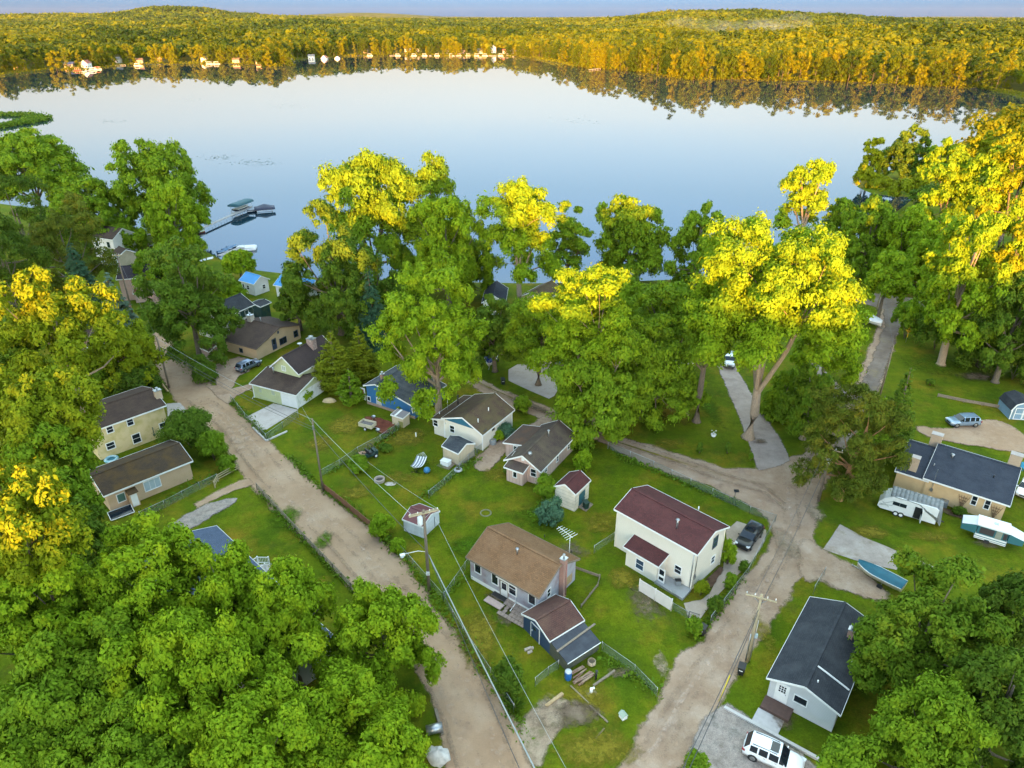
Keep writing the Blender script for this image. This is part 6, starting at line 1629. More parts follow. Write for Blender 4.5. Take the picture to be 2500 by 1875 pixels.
for i in range(13):
    f = i/12; x = 1.1+(Lt+.25-1.1)*f; sag = .05*math.sin(i*1.9)
    nearz = 2.62 if f < .55 else 2.62-(f-.55)/.45*1.75
    grid.append([(x, -.06, nearz+sag), (x, .25, 2.80+sag*.5), (x, 1.2, 2.92), (x, 2.2, 2.80+sag), (x, 2.46, 2.2), (x, 2.52, 1.2)])
for i in range(12):
    for j in range(5): b.add([grid[i][j], grid[i+1][j], grid[i+1][j+1], grid[i][j+1]], [(0, 1, 2, 3)], 0, True)
e_ = grid[-1]; b.add([e_[0], e_[1], e_[2], e_[3], e_[4], e_[5], (Lt+.5, 2.6, .3), (Lt+.6, 1.2, .3), (Lt+.5, -.1, .5)], [(0, 1, 2, 7, 8), (2, 3, 4, 5, 6, 7)])
o = b.build('tarpaulin', tarp, t); md = o.modifiers.new('s', 'SOLIDIFY'); md.thickness = .02
for x in (Lt*.335, Lt*.425):
    b = MB(); b.tube([(x, -.03, .36), (x, .25, .36)], .36, 16); wo = b.build('wheel', tyre_m, t); b = MB(); b.tube([(x, -.06, .36), (x, -.02, .36)], .2, 12); b.build('rim', white_trim, wo)
for x in (Lt*.30, Lt*.42):
    b = MB(); b.box((x, -.015, 1.75), (.75, .03, .5)); b.build('window', dark_glass, t)
b = MB(); b.box((Lt*.68, -.012, 1.35), (.8, .03, 1.6)); b.build('doorway', black_pl, t)
b = MB(); b.box((Lt*.68+.45, -.42, 1.4), (.06, .8, 1.7), .15); do = b.build('door', white_trim, t); b = MB(); b.box((Lt*.68+.41, -.42, 1.75), (.06, .4, .5), .15); b.build('pane', dark_glass, do)
b = MB(); b.bar((Lt*.05, -.02, 1.1), (Lt*.25, -.02, 2.0), .03, .05); b.bar((Lt*.03, -.02, 1.0), (Lt*.25, -.02, 1.35), .03, .05); b.bar((Lt*.2, -.02, .95), (Lt*.05, -.02, 1.6), .03, .04); b.build('awning_arm', steel, t)
b = MB(); b.bar((Lt, 1.2, .5), (Lt+.9, 1.2, .45), .12); b.build('hitch', black_pl, t)
# pop-up camper
a, b_ = G('b3', 1655, 1185), G('b3', 1995, 1290); d = b_-a; Lp = d.length; hd = math.atan2(d.y, d.x)
t = thing('popup_camper', 'white and teal pop-up camper with its canvas wings folded out', 'camper', a, hd)
teal = plain('teal_canvas', (.03, .13, .15), .8); white_can = mat('pale_canvas', (.60, .61, .62), (.52, .53, .55), 1.5, .7)
b = MB(); b.box((Lp/2, 1.0, .72), (Lp, 2.0, .65)); b.build('body', white_trim, t)
b = MB(); b.box((Lp/2, -.012, .80), (Lp, .03, .08)); b.box((Lp/2, -.012, .55), (Lp, .03, .05)); b.build('stripe', teal, t)
b = MB(); b.box((Lp/2, 1.0, 1.62), (Lp-.15, 1.9, 1.15)); b.build('tent', teal, t)
for (u, w_) in ((Lp*.33, 1.4), (Lp*.90, .35)):
    b = MB(); b.box((u, .035, 1.62), (w_, .03, .8)); b.build('mesh_window', plain('dark_mesh', (.05, .04, .04), .8), t)
b = MB(); b.box((Lp*.70, .035, 1.45), (.62, .035, 1.35)); b.build('door', mat('screen_door', (.25, .27, .22)), t)
b = MB(); b.box((Lp/2, 1.0, 2.28), (Lp+.1, 2.15, .18)); b.build('roof', plain('camper_roof', (.72, .73, .74), .4), t)
b = MB(); b.box((Lp/2+.2, 1.1, 2.40), (.45, .4, .08)); b.build('roof_vent', plain('vent_grey', (.4, .45, .5)), t)
for s in (-1, 1):
    x0 = 0 if s < 0 else Lp; x1 = x0+s*1.5
    b = MB(); b.add([(x0, -.02, 2.22), (x1, .15, 1.75), (x1, 1.95, 1.75), (x0, 2.0, 2.22), (x1, .15, 1.0), (x1, 1.95, 1.0), (x0, 0, 1.0), (x0, 2, 1.0)], [(0, 1, 2, 3)]); o = b.build('wing_roof', white_can, t); o.modifiers.new('s', 'SOLIDIFY').thickness = .02
    b = MB(); b.add([(x0, 0, 2.18), (x1, .16, 1.72), (x1, .16, 1.0), (x0, 0, 1.0), (x1, 1.94, 1.72), (x1, 1.94, 1.0), (x0, 1.99, 2.18), (x0, 1.99, 1.0)], [(0, 1, 2, 3), (1, 4, 5, 2), (4, 6, 7, 5), (2, 5, 7, 3)]); b.build('wing_tent', teal, t)
for yy in (-.02, 2.02):
    b = MB(); b.tube([(Lp*.42, yy, .3), (Lp*.42, yy+(.2 if yy < 0 else -.2), .3)], .3, 14); b.build('wheel', tyre_m, t)
b = MB(); b.bar((Lp, 1.0, .45), (Lp+1.3, 1.0, .42), .1); b.build('hitch', black_pl, t)

def hull(L, W, D, mb, mi=0, top=True, bow=.45, z0=0.0, crown=0.0):
    """boat shape: pointed bow at +x; optional cambered cover"""
    st = []
    for i in range(11):
        f = i/10; x = -L/2+L*f; k = 1 if f < 1-bow else math.cos((f-(1-bow))/bow*math.pi/2*.97)**.8
        st.append((x, W/2*max(.03, k)*(.92+.08*min(1, f*4)), D*(.0 if f < .7 else (f-.7)*.6)))
    V = []; n = 7
    for (x, w_, lift) in st:
        V += [(x, -w_, z0+D), (x, -w_*.86, z0+D*.35+lift*.5), (x, 0, z0+lift), (x, w_*.86, z0+D*.35+lift*.5), (x, w_, z0+D), (x, w_*.5, z0+D+crown), (x, -w_*.5, z0+D+crown)]
    fs = []; fc = []
    for i in range(10):
        for k in range(7):
            (fs if k < 4 else fc).append((i*n+k, (i+1)*n+k, (i+1)*n+(k+1) % n, i*n+(k+1) % n))
    fs += [(0, 1, 2, 3, 4)]
    fc += [(4, 5, 6, 0)]
    mb.add(V, fs, mi, True)
    return V, fc
def boat(name, label, cat, pos, hd, L, W, D, hm, cm, z0=.45, crown=.35, trailer=True, group=None, cov='cover'):
    t = thing(name, label, cat, pos, hd, group)
    b = MB(); V, fc = hull(L, W, D, b, z0=z0); b.build('hull', hm, t)
    V2, fc2 = hull(L*1.01, W*1.03, D, MB(), z0=z0+.015, crown=crown); b = MB(); b.add(V2, fc2, 0, True); b.build(cov, cm, t)
    b = MB()
    for s in (-1, 1):
        pts = [Vector(V[i*7+(0 if s < 0 else 4)]) for i in range(11)]; b.tube([p+Vector((0, s*.02, .02)) for p in pts], .045, 5)
    b.build('gunwale', white_trim, t)
    if trailer:
        b = MB(); b.bar((-L*.45, 0, .38), (L*.62, 0, .42), .1); b.bar((-L*.1, -W*.5, .36), (-L*.1, W*.5, .36), .08); b.bar((L*.45, 0, .4), (L*.45, 0, 1.0), .06); b.build('trailer_frame', steel, t)
        for s in (-1, 1):
            b = MB(); b.tube([(-L*.1, s*(W*.5), .3), (-L*.1, s*(W*.5+.16), .3)], .3, 14); b.build('wheel', tyre_m, t)
    return t
blue_tarp = mat('blue_tarpaulin', (.012, .035, .22), (.010, .026, .16), 1.3, .5, bump=.6)
teal_tarp = mat('teal_tarpaulin', (.006, .105, .15), (.008, .075, .11), 1.2, .55, bump=.6)
cream_gel = plain('cream_gelcoat', (.55, .50, .38), .35)
a, b_ = G('I', 1150, 372, .8), G('I', 1440, 520, .8); d = a-b_
boat('covered_boat', 'boat under a teal cover on a trailer beside the weathered concrete slab', 'boat', ((a+b_)/2).to_2d().to_3d(), math.atan2(d.y, d.x), d.length, 1.9, .75, cream_gel, teal_tarp)
a, b_ = G('b5', 195, 960, .5), G('b5', 240, 785, .9); d = a-b_
boat('covered_boat', 'boat under a bright blue cover on the grass by the narrow lane', 'boat', ((a+b_)/2).to_2d().to_3d(), math.atan2(d.y, d.x), max(4.4, d.length), 2.2, .8, plain('white_gelcoat', (.6, .6, .6), .35), blue_tarp, crown=.6)
p = G('b5', 940, 1010)
boat('covered_boat', 'small craft under a blue cover on the concrete pad', 'boat', p+Vector((0, .8, .1)), math.radians(-100), 3.2, 2.2, .7, MATS['white_gelcoat'], mat('azure_tarpaulin', (.012, .075, .25), (.010, .05, .18), 1.3, .5, bump=.6), crown=.45)
a, b_ = G('b4', 1045, 500, .8), G('b4', 1020, 440, .9); d = a-b_
boat('covered_boat', 'boat in white shrink wrap beside the upper lane', 'boat', G('b4', 1035, 530)+Vector((0, 1.2, 0)), math.radians(-70), 4.6, 2.3, .9, MATS['white_gelcoat'], white_can, crown=.5)

# flatbed utility cart loaded with wood, cream trailer, planters in the middle yards
p = G('a4', 300, 1090); q = G('a4', 370, 985); d = Vector((q.x-p.x, q.y-p.y, 0)); hd = math.atan2(d.y, d.x)-.15
p = (G('a4', 205, 1100)+G('a4', 350, 1095)+G('a4', 380, 1000)+G('a4', 260, 1010))/4; hd = math.radians(38)
t = thing('utility_cart', 'dark green utility vehicle with a load of firewood in the yard', 'utility vehicle', p, hd)
dg = plain('dark_green_paint', (.015, .045, .04), .45)
b = MB(); b.box((0, 0, .55), (2.7, 1.3, .25)); b.box((1.15, 0, .8), (.5, 1.25, .4)); b.build('body', dg, t)
b = MB()
for sy in (-.6, .6): b.bar((.55, sy, .6), (.45, sy, 1.75), .06); b.bar((1.1, sy, .9), (.9, sy, 1.75), .06); b.bar((.45, sy, 1.75), (.9, sy, 1.75), .06)
b.bar((.45, -.6, 1.75), (.45, .6, 1.75), .06); b.bar((.9, -.6, 1.75), (.9, .6, 1.75), .06); b.build('roll_cage', black_pl, t)
b = MB(); b.box((.2, 0, .85), (.45, 1.1, .3)); b.box((0, 0, 1.1), (.15, 1.1, .5)); b.build('seat', black_pl, t)
b = MB(); b.box((-.75, 0, .72), (1.25, 1.3, .06)); b.box((-.75, .65, .85), (1.25, .05, .25)); b.box((-.75, -.65, .85), (1.25, .05, .25)); b.build('cargo_bed', dg, t)
for sx in (-.85, .95):
    for sy in (-1, 1): b = MB(); b.tube([(sx, sy*.5, .33), (sx, sy*.78, .33)], .33, 14); wo = b.build('wheel', tyre_m, t); b = MB(); b.tube([(sx, sy*.77, .33), (sx, sy*.80, .33)], .17, 10); b.build('rim', white_trim, wo)
t2 = thing('firewood', 'pinkish split firewood heaped on the green utility vehicle', 'firewood', p+Vector((math.cos(hd)*-.75, math.sin(hd)*-.75, .76)), hd)
b = MB(); rr = random.Random(4)
for i in range(26): x, y = rr.uniform(-.5, .5), rr.uniform(-.5, .5); an = rr.uniform(0, 3); b.bar((x-.2*math.cos(an), y-.2*math.sin(an), .06+rr.random()*.22), (x+.2*math.cos(an), y+.2*math.sin(an), .06+rr.random()*.22), .11)
b.build('logs', mat('split_wood', (.42, .27, .18), (.30, .18, .12), 5), t2)
t = thing('box_trailer', 'cream open box trailer on the lawn by the red mulch bed', 'trailer', (G('a4', 190, 745)+G('a4', 380, 770))/2+Vector((.1, .7, 0)), math.radians(-24))
b = MB(); 
for (c, dm) in (((0, -.65, .75), (2.3, .06, .6)), ((0, .65, .75), (2.3, .06, .6)), ((-1.15, 0, .75), (.06, 1.3, .6)), ((1.15, 0, .75), (.06, 1.3, .6)), ((0, 0, .5), (2.3, 1.3, .06))): b.box(c, dm)
b.build('body', mat('cream_paint', (.52, .46, .33), (.45, .38, .26), 2, .6), t)
b = MB(); b.box((0, 0, .72), (2.1, 1.15, .12)); b.build('load', mat('grey_load', (.16, .14, .13), (.09, .08, .08), 5), t)
for sy in (-1, 1): b = MB(); b.tube([(.1, sy*.7, .3), (.1, sy*.86, .3)], .3, 14); wo = b.build('wheel', tyre_m, t); b = MB(); b.tube([(.1, sy*.85, .3), (.1, sy*.88, .3)], .16, 10); b.build('rim', white_trim, wo)
b = MB(); b.bar((1.15, 0, .45), (2.1, 0, .4), .08); b.build('hitch', steel, t)
for (x, y, lab) in ((365, 640, 'white wheeled barrow tub at the top of the red mulch bed'), (412, 785, 'white wheeled barrow tub at the bottom of the red mulch bed')):
    p = G('a4', x, y); t = thing('wheelbarrow', lab, 'wheelbarrow', p, R_.uniform(0, 3)); b = MB(); b.lathe([(.01, .35), (.22, .36), (.34, .62)], (0, 0, 0), 12); b.build('tub', steel, t); b = MB(); b.tube([(.42, -.05, .2), (.42, .05, .2)], .2, 12); b.build('wheel', tyre_m, t)
    b = MB(); b.bar((.42, 0, .2), (-.8, .3, .5), .04); b.bar((.42, 0, .2), (-.8, -.3, .5), .04); b.build('frame', wood_tan, t)
# striped hammock on a stand
p = G('a4', 825, 1225); q = G('a4', 845, 1060, .6); hd = math.radians(78)
t = thing('hammock', 'white and grey striped hammock on a frame in the middle yard', 'hammock', p+Vector((.2, 1.6, 0)), hd)
stripes = None
m_, nt, N, L, P = _new('striped_cloth'); tc = N.new('ShaderNodeTexCoord'); sp = N.new('ShaderNodeSeparateXYZ'); L.new(tc.outputs['Object'], sp.inputs[0]); mm = N.new('ShaderNodeMath'); mm.operation = 'MULTIPLY'; mm.inputs[1].default_value = 2.6; L.new(sp.outputs['Y'], mm.inputs[0]); fr = N.new('ShaderNodeMath'); fr.operation = 'FRACT'; L.new(mm.outputs[0], fr.inputs[0]); rp = ramp(N, [(.44, (.70, .70, .72)), (.50, (.16, .18, .22))]); L.new(fr.outputs[0], rp.inputs['Fac']); L.new(rp.outputs['Color'], P.inputs['Base Color']); P.inputs['Roughness'].default_value = .9
b = MB(); g = [[(-1.3+.26*i, -.75+.25*j, .62+.28*((i-5)/5)**2+.10*((j-3)/3)**2) for j in range(7)] for i in range(11)]
for i in range(10):
    for j in range(6): b.add([g[i][j], g[i+1][j], g[i+1][j+1], g[i][j+1]], [(0, 1, 2, 3)], 0, True)
o = b.build('bed', m_, t); o.modifiers.new('s', 'SOLIDIFY').thickness = .015
b = MB()
for j in range(7): b.tube([g[10][j], (2.0, 0, 1.2)], .012, 4); b.tube([g[0][j], (-2.0, 0, 1.2)], .012, 4)
b.build('ropes', white_trim, t)
b = MB(); b.tube([(-2.0, 0, 1.2), (-1.4, 0, .08), (1.4, 0, .08), (2.0, 0, 1.2)], .04, 6); b.bar((-1.4, -.7, .06), (-1.4, .7, .06), .06); b.bar((1.4, -.7, .06), (1.4, .7, .06), .06); b.build('stand', black_pl, t)
def simple(name, label, cat, k, x, y, parts, z=0.0, rz=0.0, off=(0, 0)):
    t = thing(name, label, cat, G(k, x, y)+Vector((off[0], off[1], z)), rz)
    for nm, mb, m in parts: mb.build(nm, m, t)
    return t
simple('play_ball', 'big blue ball on the grass beside the hammock', 'ball', 'a4', 940, 1212, [('shell', MB().lathe([(.01, 0), (.25, .05), (.42, .22), (.46, .42), (.38, .68), (.2, .82), (.01, .86)], n=18), plain('blue_plastic', (.03, .16, .32), .4)), ('seam', MB().lathe([(.463, .40), (.468, .43), (.463, .46)], n=18), plain('pale_blue_plastic', (.10, .28, .45), .4))])
simple('cool_box', 'white storage box on a wooden base in front of the tan shed', 'box', 'a4', 1145, 1130, [('base', MB().box((0, 0, .05), (2.0, 1.6, .1)), wood_grey), ('box', MB().box((0, 0, .42), (1.25, .85, .62)), white_trim), ('lid', MB().box((0, 0, .78), (1.32, .92, .1)), plain('lid_white', (.68, .68, .66)))], rz=-.5)
simple('fire_ring', 'round concrete fire ring on the lawn near the road', 'fire pit', 'a4', 428, 1300, [('ring', MB().lathe([(.72, 0), (.72, .38), (.5, .38), (.48, .05)], n=22, smooth=False), slab_m), ('ashes', MB().lathe([(.48, .12), (.01, .16)], n=22), mat('ash', (.03, .03, .03), (.06, .055, .05), 6))])
simple('flat_stone', 'flat pale stone slab lying near the fire ring', 'stone', 'a4', 545, 1335, [('rock', MB().lathe([(.62, 0), (.66, .06), (.5, .12), (.01, .14)], n=9, sx=1.2, sy=.7, smooth=False), concrete)])
simple('tyre_planter', 'pale tyre planter with greenery at the fence corner', 'planter', 'a4', 1278, 1190, [('ring', MB().lathe([(.45, 0), (.62, .14), (.45, .3), (.34, .3)], n=18), plain('pale_tyre', (.42, .43, .46))), ('soil', MB().lathe([(.36, .22), (.01, .26)], n=14), mulch)])
simple('air_conditioner', 'grey air conditioner unit by the wall of the cream house', 'air conditioner', 'a4', 1652, 905, [('cabinet', MB().lathe([(.5, 0), (.5, .75), (.42, .8)], n=20), mat('grey_metal', (.20, .22, .23), (.15, .17, .18), 8, .5)), ('fan_grille', MB().lathe([(.42, .80), (.3, .83), (.01, .84)], n=20), steel)])
simple('air_conditioner', 'grey air conditioner unit by the wall of the stucco house', 'air conditioner', 'b3', 1338, 820, [('cabinet', MB().box((0, 0, .4), (.85, .85, .8)), MATS['grey_metal']), ('fan_grille', MB().lathe([(.38, .80), (.3, .84), (.01, .85)], n=20), steel)], rz=-.66)
simple('marker_post', 'short white post standing alone on the lawn behind the tan shed', 'post', 'a4', 822, 830, [('post', MB().tube([(0, 0, 0), (0, 0, .75)], .09, 10), white_pvc), ('cap', MB().lathe([(.10, .74), (.10, .80), (.01, .84)], n=10), white_trim)])
simple('marker_post', 'white pipe post between the black car and the flower bed', 'post', 'b1', 1488, 915, [('post', MB().tube([(0, 0, 0), (0, 0, 1.9)], .075, 10), white_pvc), ('foot', MB().tube([(0, 0, 0), (0, 0, .2)], .11, 10), wood_tan)])
simple('fire_ring', 'ring of grass round a buried stone circle on the lawn', 'fire pit', 'a6', 380, 100, [('ring', MB().lathe([(.75, 0), (.72, .08), (.58, .08), (.55, 0)], n=18), mat('moss_stone', (.12, .13, .05), (.2, .18, .10), 4))])
simple('rain_barrel', 'blue plastic barrel with a pale lid by the wood pile', 'barrel', 'c2', 985, 520, [('drum', MB().lathe([(.30, 0), (.34, .15), (.34, .8), (.30, .92)], n=20), plain('barrel_blue', (.015, .10, .30), .4)), ('lid', MB().lathe([(.32, .92), (.32, .97), (.01, .98)], n=20), plain('grey_lid', (.45, .47, .48)))], off=(0, .1))
def bin_(label, k, x, y, m, rz, lab=True):
    t = thing('wheelie_bin', label, 'bin', G(k, x, y), rz)
    b = MB(); vs = [(-.25, -.3, .08), (.25, -.3, .08), (.25, .22, .08), (-.25, .22, .08), (-.31, -.36, 1.0), (.31, -.36, 1.0), (.31, .33, 1.0), (-.31, .33, 1.0)]
    b.add(vs, [(3, 2, 1, 0), (0, 1, 5, 4), (1, 2, 6, 5), (2, 3, 7, 6), (3, 0, 4, 7)]); b.build('body', m, t)
    b = MB(); b.slab([(-.34, -.40, 1.02), (.34, -.40, 1.02), (.34, .38, 1.12), (-.34, .38, 1.12)], .06); b.build('lid', m, t)
    if lab: b = MB(); b.box((0, -.33, .72), (.34, .02, .22), rx=-.06); b.build('sticker', white_trim, t)
    for s in (-1, 1): b = MB(); b.tube([(s*.22, .26, .12), (s*.3, .26, .12)], .12, 10); b.build('wheel', tyre_m, t)
    b = MB(); b.bar((-.28, .40, 1.0), (.28, .40, 1.0), .04); b.build('handle', m, t)
    return t
bin_('black wheelie bin at the corner of the wire fence by the lane', 'I', 165, 810, black_pl, -.75)
bin_('black wheelie bin at the foot of the twin braced utility pole', 'I', 410, 1060, black_pl, -.5)
bin_('black wheelie bin near the boat under the bright blue cover', 'b5', 345, 1140, plain('bin_dark', (.015, .022, .026), .5), .2)
bin_('dark green bin beside the teal doored shed', 'a5', 1325, 1155, plain('bin_green', (.01, .035, .028), .5), .5, lab=False)
# solar lamp, birdhouse lantern, boulder, culvert, timbers
simple('solar_lamp', 'black post with a square lamp head beside the wire gate', 'lamp', 'b1', 1505, 362, [('post', MB().tube([(0, 0, 0), (0, 0, 2.1)], .04, 8), black_pl), ('head', MB().box((.1, 0, 2.12), (.6, .42, .1), rx=.2), black_pl), ('panel', MB().box((.1, 0, 2.18), (.52, .34, .02), rx=.2), dark_glass)])
t = simple('garden_lantern', 'tiny white house shaped lantern on the lower lawn', 'lantern', 'c2', 1690, 1010, [('base', MB().box((0, 0, .2), (.5, .55, .4)), white_trim)], rz=.5)
b = MB(); b.slab([(-.32, -.33, .40), (.0, -.33, .68), (.0, .33, .68), (-.32, .33, .40)], .04); b.slab([(.32, -.33, .40), (.32, .33, .40), (.0, .33, .68), (.0, -.33, .68)], .04); b.build('roof', mat('pale_green_roof', (.35, .42, .33)), t)
p = G('Hh', 622, 1600); t = thing('boulder', 'large white boulder beside the main dirt road at the bottom', 'boulder', p)
rng = np.random.default_rng(3); b = MB(); V = []; nn = 14
prof = [(.02, 1.22), (.45, 1.12), (.82, .82), (.95, .45), (.85, .1), (.7, -.1)]
vs = []; fs = []
for i, (r, z) in enumerate(prof):
    for k in range(nn): a = 2*math.pi*k/nn; j = 1+.16*math.sin(a*2+i)+.10*rng.normal(); vs.append((math.cos(a)*r*j, math.sin(a)*r*j*.85, z*(1+.06*rng.normal())))
for i in range(len(prof)-1):
    for k in range(nn): fs.append((i*nn+k, (i+1)*nn+k, (i+1)*nn+(k+1) % nn, i*nn+(k+1) % nn))
b.add(vs, fs, 0, True); b.build('rock', mat('pale_granite', (.52, .49, .46), (.36, .34, .32), 2.5, .9, bump=.8), t)
p = G('Hh', 598, 1430); t = thing('culvert_pipe', 'short grey corrugated pipe lying beside the road near the boulder', 'pipe', p, math.radians(15)); b = MB(); b.tube([(-.7, 0, .42), (.7, 0, .42)], .42, 16); b.build('pipe', steel, t); b = MB()
for i in range(7): x = -.6+.2*i; b.lathe([(.42, -.04), (.445, 0), (.42, .04)], n=16)
o = None
for i in range(7):
    pass
def timber(label, k, a, c, w=.2, h=.18, m=None, name='timber', cat='timber'):
    A, B = G(k, *a), G(k, *c); t = thing(name, label, cat, (A+B)/2); h2 = (B-A)/2
    b = MB(); b.bar(-h2+Vector((0, 0, h/2)), h2+Vector((0, 0, h/2)), w, h); b.build('beam', m or wood_grey, t); return t
timber('pale log lying at the edge of the sandy patch', 'c2', (700, 880), (915, 715), .28, .26, wood_tan, 'log', 'log')
timber('weathered beam lying on grass below the black lean-to', 'c2', (1310, 610), (1585, 415), .2, .18)
timber('long grey edging beam, upper length, in the lower yard', 'c2', (1015, 605), (1250, 830), .12, .1)
timber('long grey edging beam, lower length, in the lower yard', 'c2', (1260, 860), (1495, 1075), .14, .12)
timber('short pale board at the foot of the lower yard', 'c2', (1340, 1285), (1450, 1150), .12, .06)
timber('rough railroad tie lying at the left verge above the boulder', 'Hh', (605, 1290), (650, 1450), .25, .22)
timber('board lying loose on the black lean-to roof', 'a6', (1150, 1600), (1565, 1290), .2, .05)
o = bpy.data.objects[[o.name for o in bpy.data.objects if o.get('label') == 'board lying loose on the black lean-to roof'][0]]
A, B = G('a6', 1150, 1595, 1.60), G('a6', 1560, 1295, 1.66); o.location = (A+B)/2; o.children[0].data.clear_geometry(); hh = (B-A)/2; bb = MB(); bb.bar(-hh, hh, .2, .05); o.children[0].data.from_pydata(bb.v, [], bb.f)
t = thing('woodpile', 'pile of reddish scrap boards beside the blue barrel', 'wood pile', G('c2', 1150, 480))
b = MB(); rr = random.Random(8); u = (G('c2', 1270, 370)-G('c2', 1010, 560)).normalized(); v = Vector((-u.y, u.x, 0))
for i in range(14):
    c = v*rr.uniform(-.75, .75)+Vector((0, 0, .06+.05*(i % 5))); ln = rr.uniform(.6, 1.5); w2 = (u+v*rr.uniform(-.2, .2)).normalized(); b.bar(c-w2*ln*.8, c+w2*ln*.8, rr.uniform(.08, .18), .06)
b.build('boards', mat('scrap_wood', (.17, .08, .055), (.30, .22, .15), 2.2), t)
simple('clay_pot', 'pale round pot on the scrap wood pile', 'pot', 'c2', 1285, 330, [('pot', MB().lathe([(.2, 0), (.42, .2), (.36, .5), (.3, .5)], n=16), mat('pale_clay', (.45, .36, .24))), ('rim', MB().lathe([(.36, .48), (.40, .52), (.34, .56)], n=16), mat('pale_clay', (.45, .36, .24)))])
simple('stove_pipe', 'black upright pipe standing beside the wood pile', 'pipe', 'c2', 1338, 520, [('pipe', MB().tube([(0, 0, 0), (.05, .02, 1.05)], .1, 10), black_pl), ('cap', MB().tube([(.05, .02, 1.03), (.05, .02, 1.12)], .13, 10), black_pl)])
simple('hand_pump', 'white standpipe on a small slab in the lower yard', 'standpipe', 'c2', 1280, 690, [('slab', MB().box((0, 0, .04), (.9, .7, .08)), concrete), ('pipe', MB().tube([(0, 0, 0), (0, 0, .55)], .14, 10).box((.12, 0, .5), (.4, .16, .14)), white_trim)], rz=.4)
simple('stone_stack', 'stack of pale paving bricks on the lawn by the navy shed', 'bricks', 'a6', 850, 1580, [('bricks', MB().box((-.25, 0, .1), (.45, .22, .2), .4).box((.2, .15, .1), (.45, .22, .2), .3).box((.05, -.3, .08), (.5, .2, .16), .5).box((0, .02, .27), (.42, .2, .14), .45), mat('pale_brick_paving', (.46, .38, .30)))])
simple('sand_bag', 'tumbled pale tarpaulin heap beside the green house garage', 'tarpaulin', 'a2', 1345, 1060, [('heap', MB().lathe([(.9, 0), (.75, .3), (.35, .55), (.01, .6)], n=9, sx=1.3, sy=.7, smooth=False), mat('pale_sacking', (.50, .38, .22), (.40, .29, .16), 3, .9))])
timber('leaning pale wooden pole by the yellow house', 'a1', (930, 1570), (935, 1575), .2, .2, wood_tan)
o = [o for o in bpy.data.objects if o.get('label') == 'leaning pale wooden pole by the yellow house'][0]; A = G('a1', 930, 1575); B = atY('a1', 825, 1440, A.y+.6); o.location = A; o.children[0].data.clear_geometry(); bb = MB(); bb.bar((0, 0, 0), B-A, .22); o.children[0].data.from_pydata(bb.v, [], bb.f)
# paving and mat in front of the weathered bungalow
t = thing('paving', 'patio of worn square pavers in front of the weathered bungalow', 'patio'); b = MB(); pm_ = mat('paver', (.30, .23, .19), (.22, .165, .135), 3, .9)
u0 = G('a6', 520, 1190); ux = (G('a6', 770, 1330)-u0)/7; uy = (G('a6', 640, 1020)-u0)/5; rr = random.Random(2)
for i in range(8):
    for j in range(5):
        if rr.random() < .1: continue
        c = u0+ux*(i+.1)+uy*(j+.1); b.box((c.x, c.y, .19), (ux.length*.9, uy.length*.88, .06), math.atan2(ux.y, ux.x)+rr.uniform(-.05, .05))
b.build('paver', pm_, t)['kind'] = 'stuff'
c = (G('a6', 420, 1060)+G('a6', 520, 1110))/2; b = MB(); b.box((c.x, c.y, .2), (2.2, .8, .1), math.radians(-38)); b.build('step', mat('pink_slab', (.46, .34, .30)), t)
c = G('a6', 545, 1000); t = thing('door_mat', 'black mat in front of the weathered bungalow door', 'mat', (c.x, c.y, .2), math.radians(-38)); MB().box((0, 0, 0), (1.7, 1.1, .04)).build('pad', black_pl, t); MB().box((0, 0, .0), (1.8, 1.2, .025)).build('border', mat('mat_edge', (.10, .09, .08)), t)
# grey deck and white screen fence at the two-storey house
t = thing('deck', 'grey board deck behind the white privacy fence', 'deck'); pl = [G('b1', x, y) for x, y in ((650, 1215), (785, 1150), (1050, 1300), (955, 1405))]
b = MB(); b.prism([(q.x, q.y) for q in pl], .05, .35); b.build('boards', siding('deck_boards', (.30, .30, .30), vertical=True, lap=.15), t)
simple('grill', 'grey box standing on the grey deck', 'box', 'b1', 900, 1250, [('box', MB().box((0, 0, .7), (.6, .4, .5)), mat('grey_box', (.20, .22, .23))), ('lid', MB().box((0, 0, .97), (.64, .44, .05)), black_pl)], z=.0)
def fence_panels(label, k, pts, h, m, name='privacy_fence', seg=1.8, th=.05, z0=.08):
    P_ = [G(k, *p) for p in pts]; t = thing(name, label, 'fence', P_[0])
    for a, c in zip(P_[:-1], P_[1:]):
        n = max(1, round((c-a).length/seg))
        for i in range(n):
            p0 = a.lerp(c, i/n)-P_[0]; p1 = a.lerp(c, (i+1)/n)-P_[0]
            b = MB(); b.bar(p0+Vector((0, 0, z0+h/2)), p1+Vector((0, 0, z0+h/2)), th, h); b.build('panel', m, t)
            b = MB(); b.tube([p0, p0+Vector((0, 0, h+.18))], .06, 6); b.build('post', m, t)
    b = MB(); p1 = P_[-1]-P_[0]; b.tube([p1, p1+Vector((0, 0, h+.18))], .06, 6); b.build('post', m, t)
    return t
fence_panels('white privacy fence in front of the grey deck', 'b1', [(485, 1295), (830, 1512)], 1.55, plain('vinyl_white', (.62, .58, .54), .5), seg=2.2)
fence_panels('low red brown board fence along the main road', 'D', [(700, 1058), (750, 1098), (800, 1140)], .95, mat('red_board', (.22, .10, .05), (.16, .07, .04), 3), 'board_fence', seg=2.4)
fence_panels('low plank fence at the back yard of the weathered bungalow', 'a6', [(1330, 700), (1610, 800), (1590, 890), (1410, 1120)], .35, wood_grey, 'board_fence', seg=2.2, th=.04)
fence_panels('grey plank fence between green house and blue house', 'a2', [(1400, 960), (1555, 1100)], .8, wood_grey, 'board_fence', seg=2)
